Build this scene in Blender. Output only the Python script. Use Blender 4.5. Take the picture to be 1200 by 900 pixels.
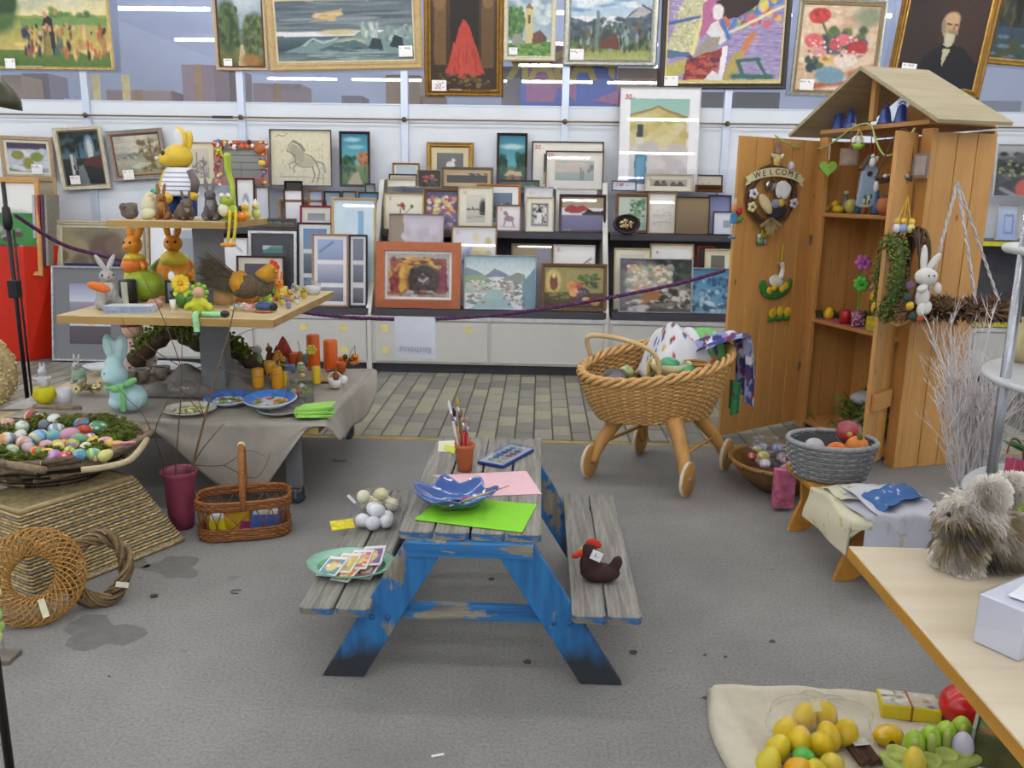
import bpy,math,random
import numpy as np
from mathutils import Vector,Matrix,noise as mnoise
for o in list(bpy.data.objects): bpy.data.objects.remove(o)
SC = bpy.context.scene; COL = SC.collection
RND = random.Random(7)
# ---------------------------------------------------------------- camera
F = 1000.0; PITCH,YAW,ROLL,CH = 12.7,1.7,0.9,1.55
rad = math.radians
RM = Matrix.Rotation(rad(YAW),3,'Z') @ Matrix.Rotation(rad(90 - PITCH),3,'X') @ Matrix.Rotation(rad(ROLL),3,'Z')
CP = Vector((0,0,CH))
cd = bpy.data.cameras.new('camera'); cam = bpy.data.objects.new('camera',cd); COL.objects.link(cam)
cd.sensor_width = 36.0; cd.lens = 36.0 * F / 1200; cd.clip_start = .05
cam.matrix_world = Matrix.Translation(CP) @ RM.to_4x4(); SC.camera = cam
# ---------------------------------------------------------------- world, exposure
SC.view_settings.view_transform = 'Standard'; SC.view_settings.look = 'None'
SC.view_settings.gamma = 1; SC.view_settings.use_curve_mapping = False
SC.view_settings.exposure = 0.2
W = bpy.data.worlds.new('hall_daylight'); SC.world = W; W.use_nodes = True
W.node_tree.nodes['Background'].inputs[0].default_value = (.91,.95,1.0,1)
W.node_tree.nodes['Background'].inputs[1].default_value = .8
TUBE_POWER = 36.0

def ray(u,v): return RM @ Vector(((u - 600) / F,(450 - v) / F,-1))
def onz(u,v,z=0.0): d = ray(u,v); return CP + d * ((z - CH) / d.z)
def ony(u,v,y): d = ray(u,v); return CP + d * (y / d.y)
def onx(u,v,x): d = ray(u,v); return CP + d * (x / d.x)
FWD = RM @ Vector((0,0,-1))
def mpp(p): return (Vector(p) - CP).dot(FWD) / F
def at(u,v,z): p = onz(u,v,z); return p,mpp(p)

# ---------------------------------------------------------------- colour and materials
def lin(h):
    h = h.lstrip('#'); r = [int(h[i:i + 2],16) / 255 for i in (0,2,4)]
    return tuple(c / 12.92 if c <= .04045 else ((c + .055) / 1.055) ** 2.4 for c in r)
def rgba(h): return (*lin(h),1)
MC = {}
def _new(key):
    m = bpy.data.materials.new(key); m.use_nodes = True; nt = m.node_tree
    return m,nt,nt.nodes['Principled BSDF']
def _coord(nt,scale=(1,1,1),kind='Object'):
    tc = nt.nodes.new('ShaderNodeTexCoord'); mp = nt.nodes.new('ShaderNodeMapping')
    mp.inputs['Scale'].default_value = scale; nt.links.new(tc.outputs[kind],mp.inputs[0]); return mp.outputs[0]
def _noise(nt,co,sc,det=3,rough=.55):
    n = nt.nodes.new('ShaderNodeTexNoise'); n.inputs['Scale'].default_value = sc; n.inputs['Detail'].default_value = det
    n.inputs['Roughness'].default_value = rough; nt.links.new(co,n.inputs['Vector']); return n.outputs['Fac']
def _ramp(nt,fac,stops):
    r = nt.nodes.new('ShaderNodeValToRGB'); e = r.color_ramp.elements
    while len(e) < len(stops): e.new(.5)
    for k,(p,c) in enumerate(stops): e[k].position = p; e[k].color = c if len(c) == 4 else (*c,1)
    nt.links.new(fac,r.inputs[0]); return r.outputs[0]
def _bump(nt,b,fac,st,dist=.01):
    bp = nt.nodes.new('ShaderNodeBump'); bp.inputs['Strength'].default_value = st; bp.inputs['Distance'].default_value = dist
    nt.links.new(fac,bp.inputs['Height']); nt.links.new(bp.outputs[0],b.inputs['Normal'])
def _mix(nt,fac,a,b):
    m = nt.nodes.new('ShaderNodeMix'); m.data_type = 'RGBA'
    for s,val in ((0,fac),(6,a),(7,b)):
        if isinstance(val,(tuple,list)): m.inputs[s].default_value = val
        elif isinstance(val,float): m.inputs[s].default_value = val
        else: nt.links.new(val,m.inputs[s])
    return m.outputs[2]
def shade(c,k): return tuple(min(1,max(0,x * k)) for x in c[:3]) + (1,)
def mat(col,rough=.55,var=.14,sc=14,bump=0,bsc=80,metal=0,spec=.4,trans=0,sheen=0,emit=0,coat=0):
    key = ('mat',col,rough,var,sc,bump,bsc,metal,trans,emit,coat)
    if key in MC: return MC[key]
    m,nt,b = _new('tone_' + col.lstrip('#')); c = rgba(col)
    co = _coord(nt)
    if var:
        nt.links.new(_ramp(nt,_noise(nt,co,sc),[(.3,shade(c,1 - var)),(.7,shade(c,1 + var))]),b.inputs['Base Color'])
    else: b.inputs['Base Color'].default_value = c
    if bump: _bump(nt,b,_noise(nt,co,bsc,2),bump)
    b.inputs['Roughness'].default_value = rough; b.inputs['Metallic'].default_value = metal
    b.inputs['Specular IOR Level'].default_value = spec
    if trans: b.inputs['Transmission Weight'].default_value = trans
    if coat: b.inputs['Coat Weight'].default_value = coat
    if emit: b.inputs['Emission Color'].default_value = c; b.inputs['Emission Strength'].default_value = emit
    MC[key] = m; return m
def wood(c1,c2,axis=2,sc=5,rough=.55,knots=True,bump=.08,stretch=.09):
    key = ('wood',c1,c2,axis,sc,knots)
    if key in MC: return MC[key]
    m,nt,b = _new('wood_' + c1.lstrip('#')); s = [sc * 3] * 3; s[axis] = sc * 3 * stretch
    oi = nt.nodes.new('ShaderNodeObjectInfo'); tc = nt.nodes.new('ShaderNodeTexCoord')
    ad = nt.nodes.new('ShaderNodeVectorMath'); ad.operation = 'ADD'; nt.links.new(tc.outputs['Object'],ad.inputs[0])
    mu = nt.nodes.new('ShaderNodeMath'); mu.operation = 'MULTIPLY'; mu.inputs[1].default_value = 37; nt.links.new(oi.outputs['Random'],mu.inputs[0])
    nt.links.new(mu.outputs[0],ad.inputs[1])
    mp = nt.nodes.new('ShaderNodeMapping'); mp.inputs['Scale'].default_value = s; nt.links.new(ad.outputs[0],mp.inputs[0])
    f = _noise(nt,mp.outputs[0],1.6,5,.65)
    col = _ramp(nt,f,[(.28,rgba(c2)),(.5,rgba(c1)),(.75,shade(rgba(c1),1.12))])
    if knots:
        v = nt.nodes.new('ShaderNodeTexVoronoi'); v.inputs['Scale'].default_value = .9
        mp2 = nt.nodes.new('ShaderNodeMapping'); s2 = [8.] * 3; s2[axis] = 4.; mp2.inputs['Scale'].default_value = s2
        nt.links.new(ad.outputs[0],mp2.inputs[0]); nt.links.new(mp2.outputs[0],v.inputs['Vector'])
        k = _ramp(nt,v.outputs['Distance'],[(.05,(1,1,1)),(.11,(0,0,0))])
        col = _mix(nt,k,col,shade(rgba(c2),.55))
    nt.links.new(col,b.inputs['Base Color']); b.inputs['Roughness'].default_value = rough; b.inputs['Specular IOR Level'].default_value = .35
    if bump: _bump(nt,b,f,bump,.004)
    MC[key] = m; return m
def vcol(rough=.5,coat=0,spec=.4,bump=0):
    key = ('vcol',rough,coat,bump)
    if key in MC: return MC[key]
    m,nt,b = _new('painted_colours'); a = nt.nodes.new('ShaderNodeAttribute'); a.attribute_name = 'Col'
    nt.links.new(a.outputs['Color'],b.inputs['Base Color']); b.inputs['Roughness'].default_value = rough
    b.inputs['Specular IOR Level'].default_value = spec; b.inputs['Coat Weight'].default_value = coat
    if bump: _bump(nt,b,_noise(nt,_coord(nt),120,2),bump,.004)
    MC[key] = m; return m
def glass(tint='#eef2ff',refl=.10,rough=.02,key2='',alpha=0.0):
    key = ('glass',tint,refl,rough,key2,alpha)
    if key in MC: return MC[key]
    m,nt,b = _new('clear_glass'); t = nt.nodes.new('ShaderNodeBsdfTransparent'); t.inputs[0].default_value = tuple(1 - (1 - q) * .35 for q in lin(tint)) + (1,)
    g = nt.nodes.new('ShaderNodeBsdfGlossy'); g.inputs['Roughness'].default_value = rough
    lw = nt.nodes.new('ShaderNodeLayerWeight'); lw.inputs[0].default_value = .5
    pw = nt.nodes.new('ShaderNodeMath'); pw.operation = 'POWER'; pw.inputs[1].default_value = 4; nt.links.new(lw.outputs['Facing'],pw.inputs[0])
    ad = nt.nodes.new('ShaderNodeMath'); ad.operation = 'MULTIPLY_ADD'; ad.use_clamp = True; ad.inputs[1].default_value = .4; ad.inputs[2].default_value = refl + .035; nt.links.new(pw.outputs[0],ad.inputs[0])
    mx = nt.nodes.new('ShaderNodeMixShader'); nt.links.new(ad.outputs[0],mx.inputs[0]); nt.links.new(t.outputs[0],mx.inputs[1]); nt.links.new(g.outputs[0],mx.inputs[2])
    out = mx.outputs[0]
    if alpha:
        d = nt.nodes.new('ShaderNodeBsdfDiffuse'); d.inputs[0].default_value = rgba(tint); m2 = nt.nodes.new('ShaderNodeMixShader')
        m2.inputs[0].default_value = alpha; nt.links.new(out,m2.inputs[1]); nt.links.new(d.outputs[0],m2.inputs[2]); out = m2.outputs[0]
    nt.links.new(out,nt.nodes['Material Output'].inputs[0]); MC[key] = m; return m

# ---------------------------------------------------------------- mesh builder
def rot(rx=0,ry=0,rz=0):
    return (Matrix.Rotation(rad(rz),3,'Z') @ Matrix.Rotation(rad(ry),3,'Y') @ Matrix.Rotation(rad(rx),3,'X'))
def aim(d,up=(0,0,1)):
    return Vector(d).to_track_quat('Z','Y').to_matrix()
MESH = {}
class B:
    def __init__(s): s.v = []; s.f = []; s.c = []
    def add(s,vs,fs,col=None):
        n = len(s.v); s.v += [tuple(p) for p in vs]; s.f += [tuple(i + n for i in f) for f in fs]
        if col is not None:
            if isinstance(col,str): col = lin(col)
            s.c += [col] * len(vs)
        return s
    def box(s,c,d,R=None,col=None):
        R = R or Matrix.Identity(3); c = Vector(c); h = [x / 2 for x in d]
        vs = [c + R @ Vector((x * h[0],y * h[1],z * h[2])) for z in (-1,1) for y in (-1,1) for x in (-1,1)]
        return s.add(vs,[(0,2,3,1),(4,5,7,6),(0,1,5,4),(2,6,7,3),(0,4,6,2),(1,3,7,5)],col)
    def bb(s,x0,x1,y0,y1,z0,z1,col=None):
        return s.box(((x0 + x1) / 2,(y0 + y1) / 2,(z0 + z1) / 2),(x1 - x0,y1 - y0,z1 - z0),None,col)
    def tube(s,pts,r,n=6,closed=False,col=None):
        pts = [Vector(p) for p in pts]; m = len(pts); vs = []; fs = []
        up = None
        for i,p in enumerate(pts):
            a = pts[(i - 1) % m] if closed or i else p; b = pts[(i + 1) % m] if closed or i < m - 1 else p
            t = (b - a); t = t.normalized() if t.length > 1e-9 else Vector((0,0,1))
            if up is None: up = t.orthogonal().normalized()
            up = (up - t * up.dot(t)); up = up.normalized() if up.length > 1e-6 else t.orthogonal().normalized()
            w = t.cross(up); rr = r[i] if isinstance(r,(list,tuple)) else r
            for k in range(n):
                a_ = 2 * math.pi * k / n; vs.append(p + (up * math.cos(a_) + w * math.sin(a_)) * rr)
        for i in range(m if closed else m - 1):
            j = (i + 1) % m
            for k in range(n): l = (k + 1) % n; fs.append((i * n + k,i * n + l,j * n + l,j * n + k))
        if not closed: fs.append(tuple(range(n - 1,-1,-1))); fs.append(tuple((m - 1) * n + k for k in range(n)))
        return s.add(vs,fs,col)
    def lathe(s,prof,n=20,c=(0,0,0),R=None,sx=1,sy=1,col=None,cap=True):
        R = R or Matrix.Identity(3); c = Vector(c); vs = []; fs = []; m = len(prof)
        for (r,z) in prof:
            for k in range(n):
                a = 2 * math.pi * k / n; vs.append(c + R @ Vector((r * math.cos(a) * sx,r * math.sin(a) * sy,z)))
        for i in range(m - 1):
            for k in range(n): l = (k + 1) % n; fs.append((i * n + k,i * n + l,(i + 1) * n + l,(i + 1) * n + k))
        if cap and prof[0][0] > 1e-4: fs.append(tuple(range(n - 1,-1,-1)))
        if cap and prof[-1][0] > 1e-4: fs.append(tuple((m - 1) * n + k for k in range(n)))
        return s.add(vs,fs,col)
    def ell(s,c,r,R=None,n=14,m=9,col=None,egg=0):
        if not isinstance(r,(tuple,list)): r = (r,r,r)
        R = R or Matrix.Identity(3); c = Vector(c); vs = [c + R @ Vector((0,0,-r[2]))]; fs = []
        for i in range(1,m):
            t = -math.pi / 2 + math.pi * i / m; q = math.cos(t) * (1 - egg * math.sin(t))
            for k in range(n):
                a = 2 * math.pi * k / n; vs.append(c + R @ Vector((q * math.cos(a) * r[0],q * math.sin(a) * r[1],math.sin(t) * r[2])))
        vs.append(c + R @ Vector((0,0,r[2]))); T = len(vs) - 1
        for k in range(n):
            l = (k + 1) % n; fs.append((0,1 + l,1 + k)); fs.append((T,1 + (m - 2) * n + k,1 + (m - 2) * n + l))
            for i in range(m - 2): fs.append((1 + i * n + k,1 + i * n + l,1 + (i + 1) * n + l,1 + (i + 1) * n + k))
        return s.add(vs,fs,col)
    def prism(s,poly,d,O=(0,0,0),R=None,col=None):   # poly in local x,z ; extruded along local y by +-d/2
        R = R or Matrix.Identity(3); O = Vector(O); n = len(poly)
        vs = [O + R @ Vector((x,-d / 2,z)) for x,z in poly] + [O + R @ Vector((x,d / 2,z)) for x,z in poly]
        fs = [tuple(range(n)),tuple(range(2 * n - 1,n - 1,-1))] + [(i,n + i,n + (i + 1) % n,(i + 1) % n) for i in range(n)]
        return s.add(vs,fs,col)
    def grid(s,fn,nu,nv,closed=False,col=None,colfn=None):
        vs = []; fs = []; cs = []
        for j in range(nv + 1):
            for i in range(nu if closed else nu + 1):
                vs.append(fn(i / nu,j / nv))
                if colfn: cs.append(colfn(i / nu,j / nv))
        w = nu if closed else nu + 1
        for j in range(nv):
            for i in range(nu):
                k = (i + 1) % w; fs.append((j * w + i,j * w + k,(j + 1) * w + k,(j + 1) * w + i))
        s.add(vs,fs,col)
        if colfn: s.c += cs
        return s
    def mesh(s,name,smooth=False):
        me = bpy.data.meshes.new(name); me.from_pydata(s.v,[],s.f); me.update()
        if s.c and len(s.c) == len(s.v):
            a = me.color_attributes.new('Col','FLOAT_COLOR','POINT')
            a.data.foreach_set('color',np.concatenate([np.array(s.c,dtype=np.float32)[:,:3],np.ones((len(s.c),1),np.float32)],1).ravel())
        if smooth: me.polygons.foreach_set('use_smooth',[True] * len(me.polygons))
        return me
    def o(s,name,m,parent=None,smooth=False,loc=None,R=None,bev=0,solid=0,sub=0,remesh=0,label=None,disp=0):
        ob = bpy.data.objects.new(name,s.mesh(name,smooth)); ob.data.materials.append(m); COL.objects.link(ob)
        if parent: ob.parent = parent
        if loc is not None: ob.location = loc
        if R is not None: ob.rotation_euler = R.to_euler()
        if solid: q = ob.modifiers.new('solid','SOLIDIFY'); q.thickness = solid; q.offset = 0
        if remesh:
            q = ob.modifiers.new('remesh','REMESH'); q.mode = 'VOXEL'; q.voxel_size = remesh; q.use_smooth_shade = True
            q = ob.modifiers.new('smooth','SMOOTH'); q.iterations = 4
        if bev: q = ob.modifiers.new('bevel','BEVEL'); q.width = bev; q.segments = 2; q.limit_method = 'ANGLE'
        if sub: q = ob.modifiers.new('sub','SUBSURF'); q.levels = sub; q.render_levels = sub
        if label: ob['label'] = label
        return ob
def tag(o,label,cat,group=None,kind=None):
    o['label'] = label; o['category'] = cat
    if group: o['group'] = group
    if kind: o['kind'] = kind
    return o
def thing(name,label,cat,loc=(0,0,0),rz=0,group=None,R=None):
    o = bpy.data.objects.new(name,None); o.empty_display_size = .05; COL.objects.link(o); o.location = loc
    o.rotation_euler = R.to_euler() if R is not None else (0,0,rad(rz))
    return tag(o,label,cat,group)
def struct(o,label=None,cat=None):
    o['kind'] = 'structure'
    if label: o['label'] = label
    if cat: o['category'] = cat
    return o
def dup(src,parent=None,loc=None,R=None):
    c = src.copy(); COL.objects.link(c)
    if parent is not None: c.parent = parent
    if loc is not None: c.location = loc
    if R is not None: c.rotation_euler = R.to_euler()
    return c
def dup_tree(root,loc,rz=0,label=None,group=None):
    r = dup(root,None,loc); r.rotation_euler = (0,0,rad(rz))
    if label: r['label'] = label
    if group: r['group'] = group
    for ch in list(root.children):
        c = dup(ch,r)
        for g in list(ch.children): dup(g,c)
    return r
def text(s,size,m,parent,loc,R,name='lettering',depth=.001,mirror=False,bold=0,shear=0):
    cu = bpy.data.curves.new(name,'FONT'); cu.body = s; cu.size = size; cu.align_x = 'CENTER'; cu.align_y = 'CENTER'; cu.extrude = depth; cu.offset = bold; cu.shear = shear
    t = bpy.data.objects.new(name,cu); COL.objects.link(t); bpy.context.view_layer.update()
    me = bpy.data.meshes.new_from_object(t.evaluated_get(bpy.context.evaluated_depsgraph_get())); bpy.data.objects.remove(t)
    if mirror:
        for v in me.vertices: v.co.x = -v.co.x
    me.materials.clear(); me.materials.append(m)
    ob = bpy.data.objects.new(name,me); COL.objects.link(ob); ob.parent = parent; ob.location = loc; ob.rotation_euler = R.to_euler(); return ob
def nz(p,s=1.0,o=0.0): return mnoise.noise(Vector((p[0] * s + o,p[1] * s - o,p[2] * s + 2 * o)))
def arc(c,r,a0,a1,n,axis='xz',sx=1,sz=1):
    out = []
    for i in range(n + 1):
        a = rad(a0 + (a1 - a0) * i / n); x,y = r * math.cos(a) * sx,r * math.sin(a) * sz
        out.append(Vector(c) + Vector({'xz': (x,0,y),'xy': (x,y,0),'yz': (0,x,y)}[axis]))
    return out
def bez(a,b,c,d,n=12):
    a,b,c,d = map(Vector,(a,b,c,d)); out = []
    for i in range(n + 1):
        t = i / n; u = 1 - t; out.append(a * u ** 3 + b * 3 * u * u * t + c * 3 * u * t * t + d * t ** 3)
    return out
def spline(pts,n=6):
    P = [Vector(p) for p in pts]; out = []
    for i in range(len(P) - 1):
        p0 = P[max(i - 1,0)]; p1 = P[i]; p2 = P[i + 1]; p3 = P[min(i + 2,len(P) - 1)]
        for k in range(n):
            t = k / n; out.append(.5 * ((2 * p1) + (p2 - p0) * t + (2 * p0 - 5 * p1 + 4 * p2 - p3) * t * t + (3 * p1 - p0 - 3 * p2 + p3) * t ** 3))
    out.append(P[-1]); return out
# ================================================================ THE SETTING
WY = 8.2                       # back wall plane
def concrete():
    m,nt,b = _new('worn_concrete'); co = _coord(nt)
    base = _ramp(nt,_noise(nt,co,1.1,5,.6),[(.3,rgba('#73716e')),(.5,rgba('#807e7b')),(.72,rgba('#8c8a87'))])
    fine = _ramp(nt,_noise(nt,co,90,3,.7),[(.3,(.72,.72,.72,1)),(.5,(1,1,1,1)),(.7,(1.18,1.18,1.18,1))])
    mx = nt.nodes.new('ShaderNodeMix'); mx.data_type = 'RGBA'; mx.blend_type = 'MULTIPLY'; mx.inputs[0].default_value = 1
    nt.links.new(base,mx.inputs[6]); nt.links.new(fine,mx.inputs[7]); c = mx.outputs[2]
    spots = _ramp(nt,_noise(nt,co,5.5,2,.4),[(.735,(0,0,0,1)),(.76,(1,1,1,1))])
    c = _mix(nt,spots,c,rgba('#6d6b67'))
    nt.links.new(c,b.inputs['Base Color']); b.inputs['Roughness'].default_value = .72; b.inputs['Specular IOR Level'].default_value = .3
    _bump(nt,b,_noise(nt,co,140,2),.12,.003); return m
CONC = concrete()
b = B(); b.bb(-7,7,-5,5.2,-.12,0); floor = struct(b.o('floor',CONC),'grey worn concrete hall floor','floor')
def stain(name,pts,c,z):
    bb_ = B(); n = len(pts); bb_.add([Vector((p.x,p.y,z)) for p in pts],[tuple(range(n))]); return bb_.o(name,mat(c,.8,.12,20),floor)
def blob_px(u,v,ru,rv,n=26,seed=1,jag=.35):
    r = random.Random(seed); out = []
    ph = [r.uniform(0,6) for _ in range(4)]
    for i in range(n):
        a = -2 * math.pi * i / n; k = 1 + jag * .5 * (math.sin(3 * a + ph[0]) * .6 + math.sin(5 * a + ph[1]) * .4 + r.uniform(-.3,.3))
        out.append(onz(u + ru * k * math.cos(a),v + rv * k * math.sin(a),0))
    return out
stain('stain',blob_px(118,742,46,18,seed=3,jag=.7),'#6a6865',.0012)
stain('stain',blob_px(205,665,30,13,seed=6,jag=.6),'#6f6d6a',.0012)
stain('stain',blob_px(150,660,22,10,seed=8,jag=.6),'#6a6865',.0012)
for k,(u,v,ru,rv) in enumerate([(618,776,5,3),(180,699,5,2.4),(905,752,4,2),(826,768,2.5,1.6),(826,818,3.5,1.8),(850,770,2.5,1.5),(845,818,2,1.5),(576,679,4,2),(128,793,2,1.2),(742,765,5,3)]):
    stain('floor_spot',blob_px(u,v,ru,rv,12,20 + k),'#3f3d3b',.0016)
tag(B().bb(-.018,.018,-.004,.004,0,.001).o('paper_scrap',mat('#e9e6df'),loc=onz(513,885),R=rot(0,0,20)),'tiny white paper scrap on the bare concrete','scrap')
p = onz(395,541); bt = B(); bt.tube([(-.02,.03,.004),(-.025,0,.004),(.05,.012,.004)],.003,5)
tag(bt.o('metal_clip',mat('#4c3730',.5),loc=p),'small bent rusty wire lying on the concrete by caster','wire')
p = onz(277,694); bt = B(); bt.tube([Vector((.022 * math.cos(a / 10),.016 * math.sin(a / 10),.003)) for a in range(8,58,5)],.0018,5)
tag(bt.o('wire_ring',mat('#3b3c3f',.4),loc=p),'small open wire ring lying on the concrete','ring')
tag(B().box((0,0,.003),(.024,.02,.005)).o('metal_chip',mat('#35342f',.5),loc=onz(181,699),R=rot(0,0,30)),'small dark square chip on the concrete','chip')

# tiled strip: a recessed grout bed, single tiles, yellow line
TY0,TY1,TW,TL,GAP = 5.26,7.24,.1235,.25,.007
b = B(); b.bb(-7,7,5.2,9.5,-.12,-.007); ft = struct(b.o('floor_tiled',mat('#615e58',.9,.1)),'floor strip of beige and grey paving tiles','floor')
b = B(); b.bb(-7,7,5.2,5.255,-.0068,.0015); yl = b.o('painted_line',mat('#a08a4e',.7,.3,9),ft)
tile_cols = ['#8f8c7c','#98947f','#84827a','#8c8a80','#797871','#949286','#9d9982','#7f7d74']
def tilemat(c):
    key = ('tile',c)
    if key in MC: return MC[key]
    m,nt,b_ = _new('tile_' + c[1:]); co = _coord(nt,(9,30,9)); cr = rgba(c)
    f = _ramp(nt,_noise(nt,co,1,4),[(.25,shade(cr,.72)),(.5,cr),(.78,shade(cr,1.12))])
    f2 = _ramp(nt,_noise(nt,_coord(nt,(1,4,1)),4.5,2),[(.66,(0,0,0,1)),(.76,(.6,.6,.6,1))])
    nt.links.new(_mix(nt,f2,f,rgba('#8f7860')),b_.inputs['Base Color'])
    b_.inputs['Roughness'].default_value = .5; b_.inputs['Specular IOR Level'].default_value = .4
    MC[key] = m; return m
tb = B(); w,l = (TW - GAP) / 2,(TL - GAP) / 2
tb.add([(-w,-l,-.007),(w,-l,-.007),(w,l,-.007),(-w,l,-.007),(-w + .003,-l + .003,.002),(w - .003,-l + .003,.002),(w - .003,l - .003,.002),(-w + .003,l - .003,.002)],
       [(4,5,6,7),(0,1,5,4),(1,2,6,5),(2,3,7,6),(3,0,4,7)])
tmesh = [tb.mesh('tile') for _ in tile_cols]
for me,c in zip(tmesh,tile_cols): me.materials.append(tilemat(c))
rr = random.Random(4); rest = B(); nt_ = 0
i0 = int(-4.9 / TW); i1 = int(3.4 / TW)
for i in range(i0,i1):
    x = i * TW + .05; off = (i * .37 % 1) * TL + rr.uniform(-.01,.01)
    for j in range(-1,9):
        y0 = max(TY0,TY0 + off + j * TL - .0); y1 = min(7.36,TY0 + off + (j + 1) * TL)
        if y1 - y0 < .05: continue
        yc = (y0 + y1) / 2; full = (y1 - y0) > TL - .01
        vis = (-1.62 < x < 1.25) or (x < -2.7 and -.62 * yc - .55 < x < -.47 * yc and yc > 5.6)
        if vis and nt_ < 298:
            k = rr.randrange(len(tmesh)); ob = bpy.data.objects.new('tile',tmesh[k]); COL.objects.link(ob); ob.parent = ft
            ob.location = (x,yc,0); ob.scale = (1,(y1 - y0 - GAP) / (TL - GAP),1); nt_ += 1
        else: rest.box((x,yc,-.0025),(TW - GAP,y1 - y0 - GAP,.009),None,rr.choice(tile_cols))
r_ = rest.o('remaining_tiles',vcol(.5),ft); r_['kind'] = 'stuff'

# back wall: white panels below, glazed band above, aluminium mullions
POSTU = [-86,102,283,474,662,852]
PX = [ony(u,140,WY - .03).x for u in POSTU]
dx = (PX[-1] - PX[1]) / 4; PX += [PX[-1] + dx * k for k in (1,2)]; PX = [PX[0] - dx] + PX
ZB = ony(580,125,WY).z; ZR = ony(580,142,WY).z
wall = struct(bpy.data.objects.new('wall_back',None),'white panelled back wall with a glazed band above','wall'); COL.objects.link(wall)
WP = mat('#dce1e8',.55,.03,3); AL = mat('#c9d2e2',.35,.03,metal=.25)
for k in range(len(PX) - 1):
    x0,x1 = PX[k] + .033,PX[k + 1] - .033
    B().bb(x0,x1,WY,WY + .03,0,ZR - .03).o('panel',WP,wall); B().bb(x0,x1,WY - .004,WY + .03,ZR - .026,ZB).o('panel',WP,wall)
for x in PX:
    B().bb(x - .033,x + .033,WY - .035,WY + .03,0,4.1).o('post',AL,wall,bev=.003)
B().bb(PX[0],PX[-1],WY - .01,WY + .03,ZB,ZB + .012).o('sill_rail',AL,wall)
# gallery rod
gr = thing('gallery_rod','thin brass picture rod running along the white wall','rod',(0,WY - .06,ZR))
gb = B(); gb.tube([(PX[0],0,0),(PX[-1],0,0)],.0075,8); gb.o('rod',mat('#8a7350',.35,.1,metal=.7),gr,True)
for x in PX:
    B().lathe([(0,-.02),(.018,-.015),(.024,0),(.018,.015),(0,.02)],10,(x,0,0),rot(90)).o('clamp',mat('#6f5a3c',.4,metal=.6),gr,True)
B().tube([(-3.05,0,0),(-2.86,0,0)],.012,8).o('sleeve',mat('#453c35'),gr,True)
# glazing
GL = glass('#b4b8dc',.13,.015)
for k in range(len(PX) - 1):
    struct(B().add([(PX[k] + .03,WY + .01,ZB + .01),(PX[k + 1] - .03,WY + .01,ZB + .01),(PX[k + 1] - .03,WY + .01,4.1),(PX[k] + .03,WY + .01,4.1)],[(0,1,2,3)]).o('window_%d' % (k + 1),GL),'tinted glass pane above the white wall panels','window')
# store room behind the glass
struct(B().bb(-7,7,10.6,10.7,0,4.2).o('wall_store',mat('#a9b6cc',.6,.12,1)),'blue-grey wall of the store room behind glass','wall')
struct(B().bb(-7,7,8.26,10.6,ZB - .12,ZB - .06).o('floor_store',mat('#8f8a88')),'loft floor of the store room behind glass','floor')
CB = ['#a78a80','#b08f6e','#9a8086','#8f7a7c','#b39a86','#a58f8f']
def carton(u0,u1,v0,y,c,tape=True,dy=.35,lab=''):
    a = ony(u0,100,y); e = ony(u1,100,y); zt = ony((u0 + u1) / 2,v0,y).z; zb = ZB - .06; wd = e.x - a.x
    t = thing('cardboard_box',lab,'box',((a.x + e.x) / 2,y + dy / 2,zb),0,'cartons behind the glass')
    B().bb(-wd / 2,wd / 2,-dy / 2,dy / 2,0,zt - zb).o('carton',mat(c,.8,.05),t)
    if tape: B().bb(-.035,.035,-dy / 2 - .003,dy / 2,.002,zt - zb + .003).o('tape',mat('#a9803f',.4),t)
for a in [(2,26,88,8.45,'#a98d6f',0,.35,'tan carton at the far end of the glass band'),(27,58,86,8.85,'#8a7f90',0,.35,'mauve carton beside the tan carton behind glass'),
          (124,200,106,8.5,CB[0],1,.4,'low pink carton with tape behind the village picture'),(214,252,76,8.5,CB[2],1,.4,'tall pink carton beside the tree landscape picture'),(256,282,82,8.95,CB[3],0,.35,'dull pink carton behind the mullion beside tree landscape'),
          (296,352,98,8.5,CB[5],1,.4,'wide grey pink carton under the sea picture'),(400,424,112,8.55,'#7f7a86',0,.35,'small low grey carton under the sea picture'),(452,492,88,8.45,'#a98a66',0,.3,'brown punched fruit carton under the sea picture'),(494,520,112,8.5,CB[1],0,.3,'small brown carton under the red robe picture'),
          (588,640,78,8.5,'#9c8e8e',1,.4,'grey pink carton beside the blue banner'),(724,776,80,8.5,'#a88762',0,.3,'brown carton behind the yellow house print'),(822,850,108,8.5,'#6e6672',0,.3,'dark mauve carton under the sailing picture'),(862,915,108,8.6,'#5d5a68',0,.3,'dark carton under the sailing picture right side'),(1110,1200,118,8.5,'#7d8396',0,.4,'grey blue carton above the shed roof')]:
    carton(*a[:4],a[4],a[5],a[6],a[7])
for k,(u,v0,v1) in enumerate([(113,88,119),(148,88,119)]):
    a = ony(u - 3,v1,WY + .03); e = ony(u + 4,v0,WY + .03)
    tag(B().bb(a.x,e.x,WY + .017,WY + .02,a.z,e.z).o('paper_strip',mat('#d8c87c')),'narrow yellow paper strip stuck behind the window glass','paper strip','yellow strips on the glass')
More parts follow.
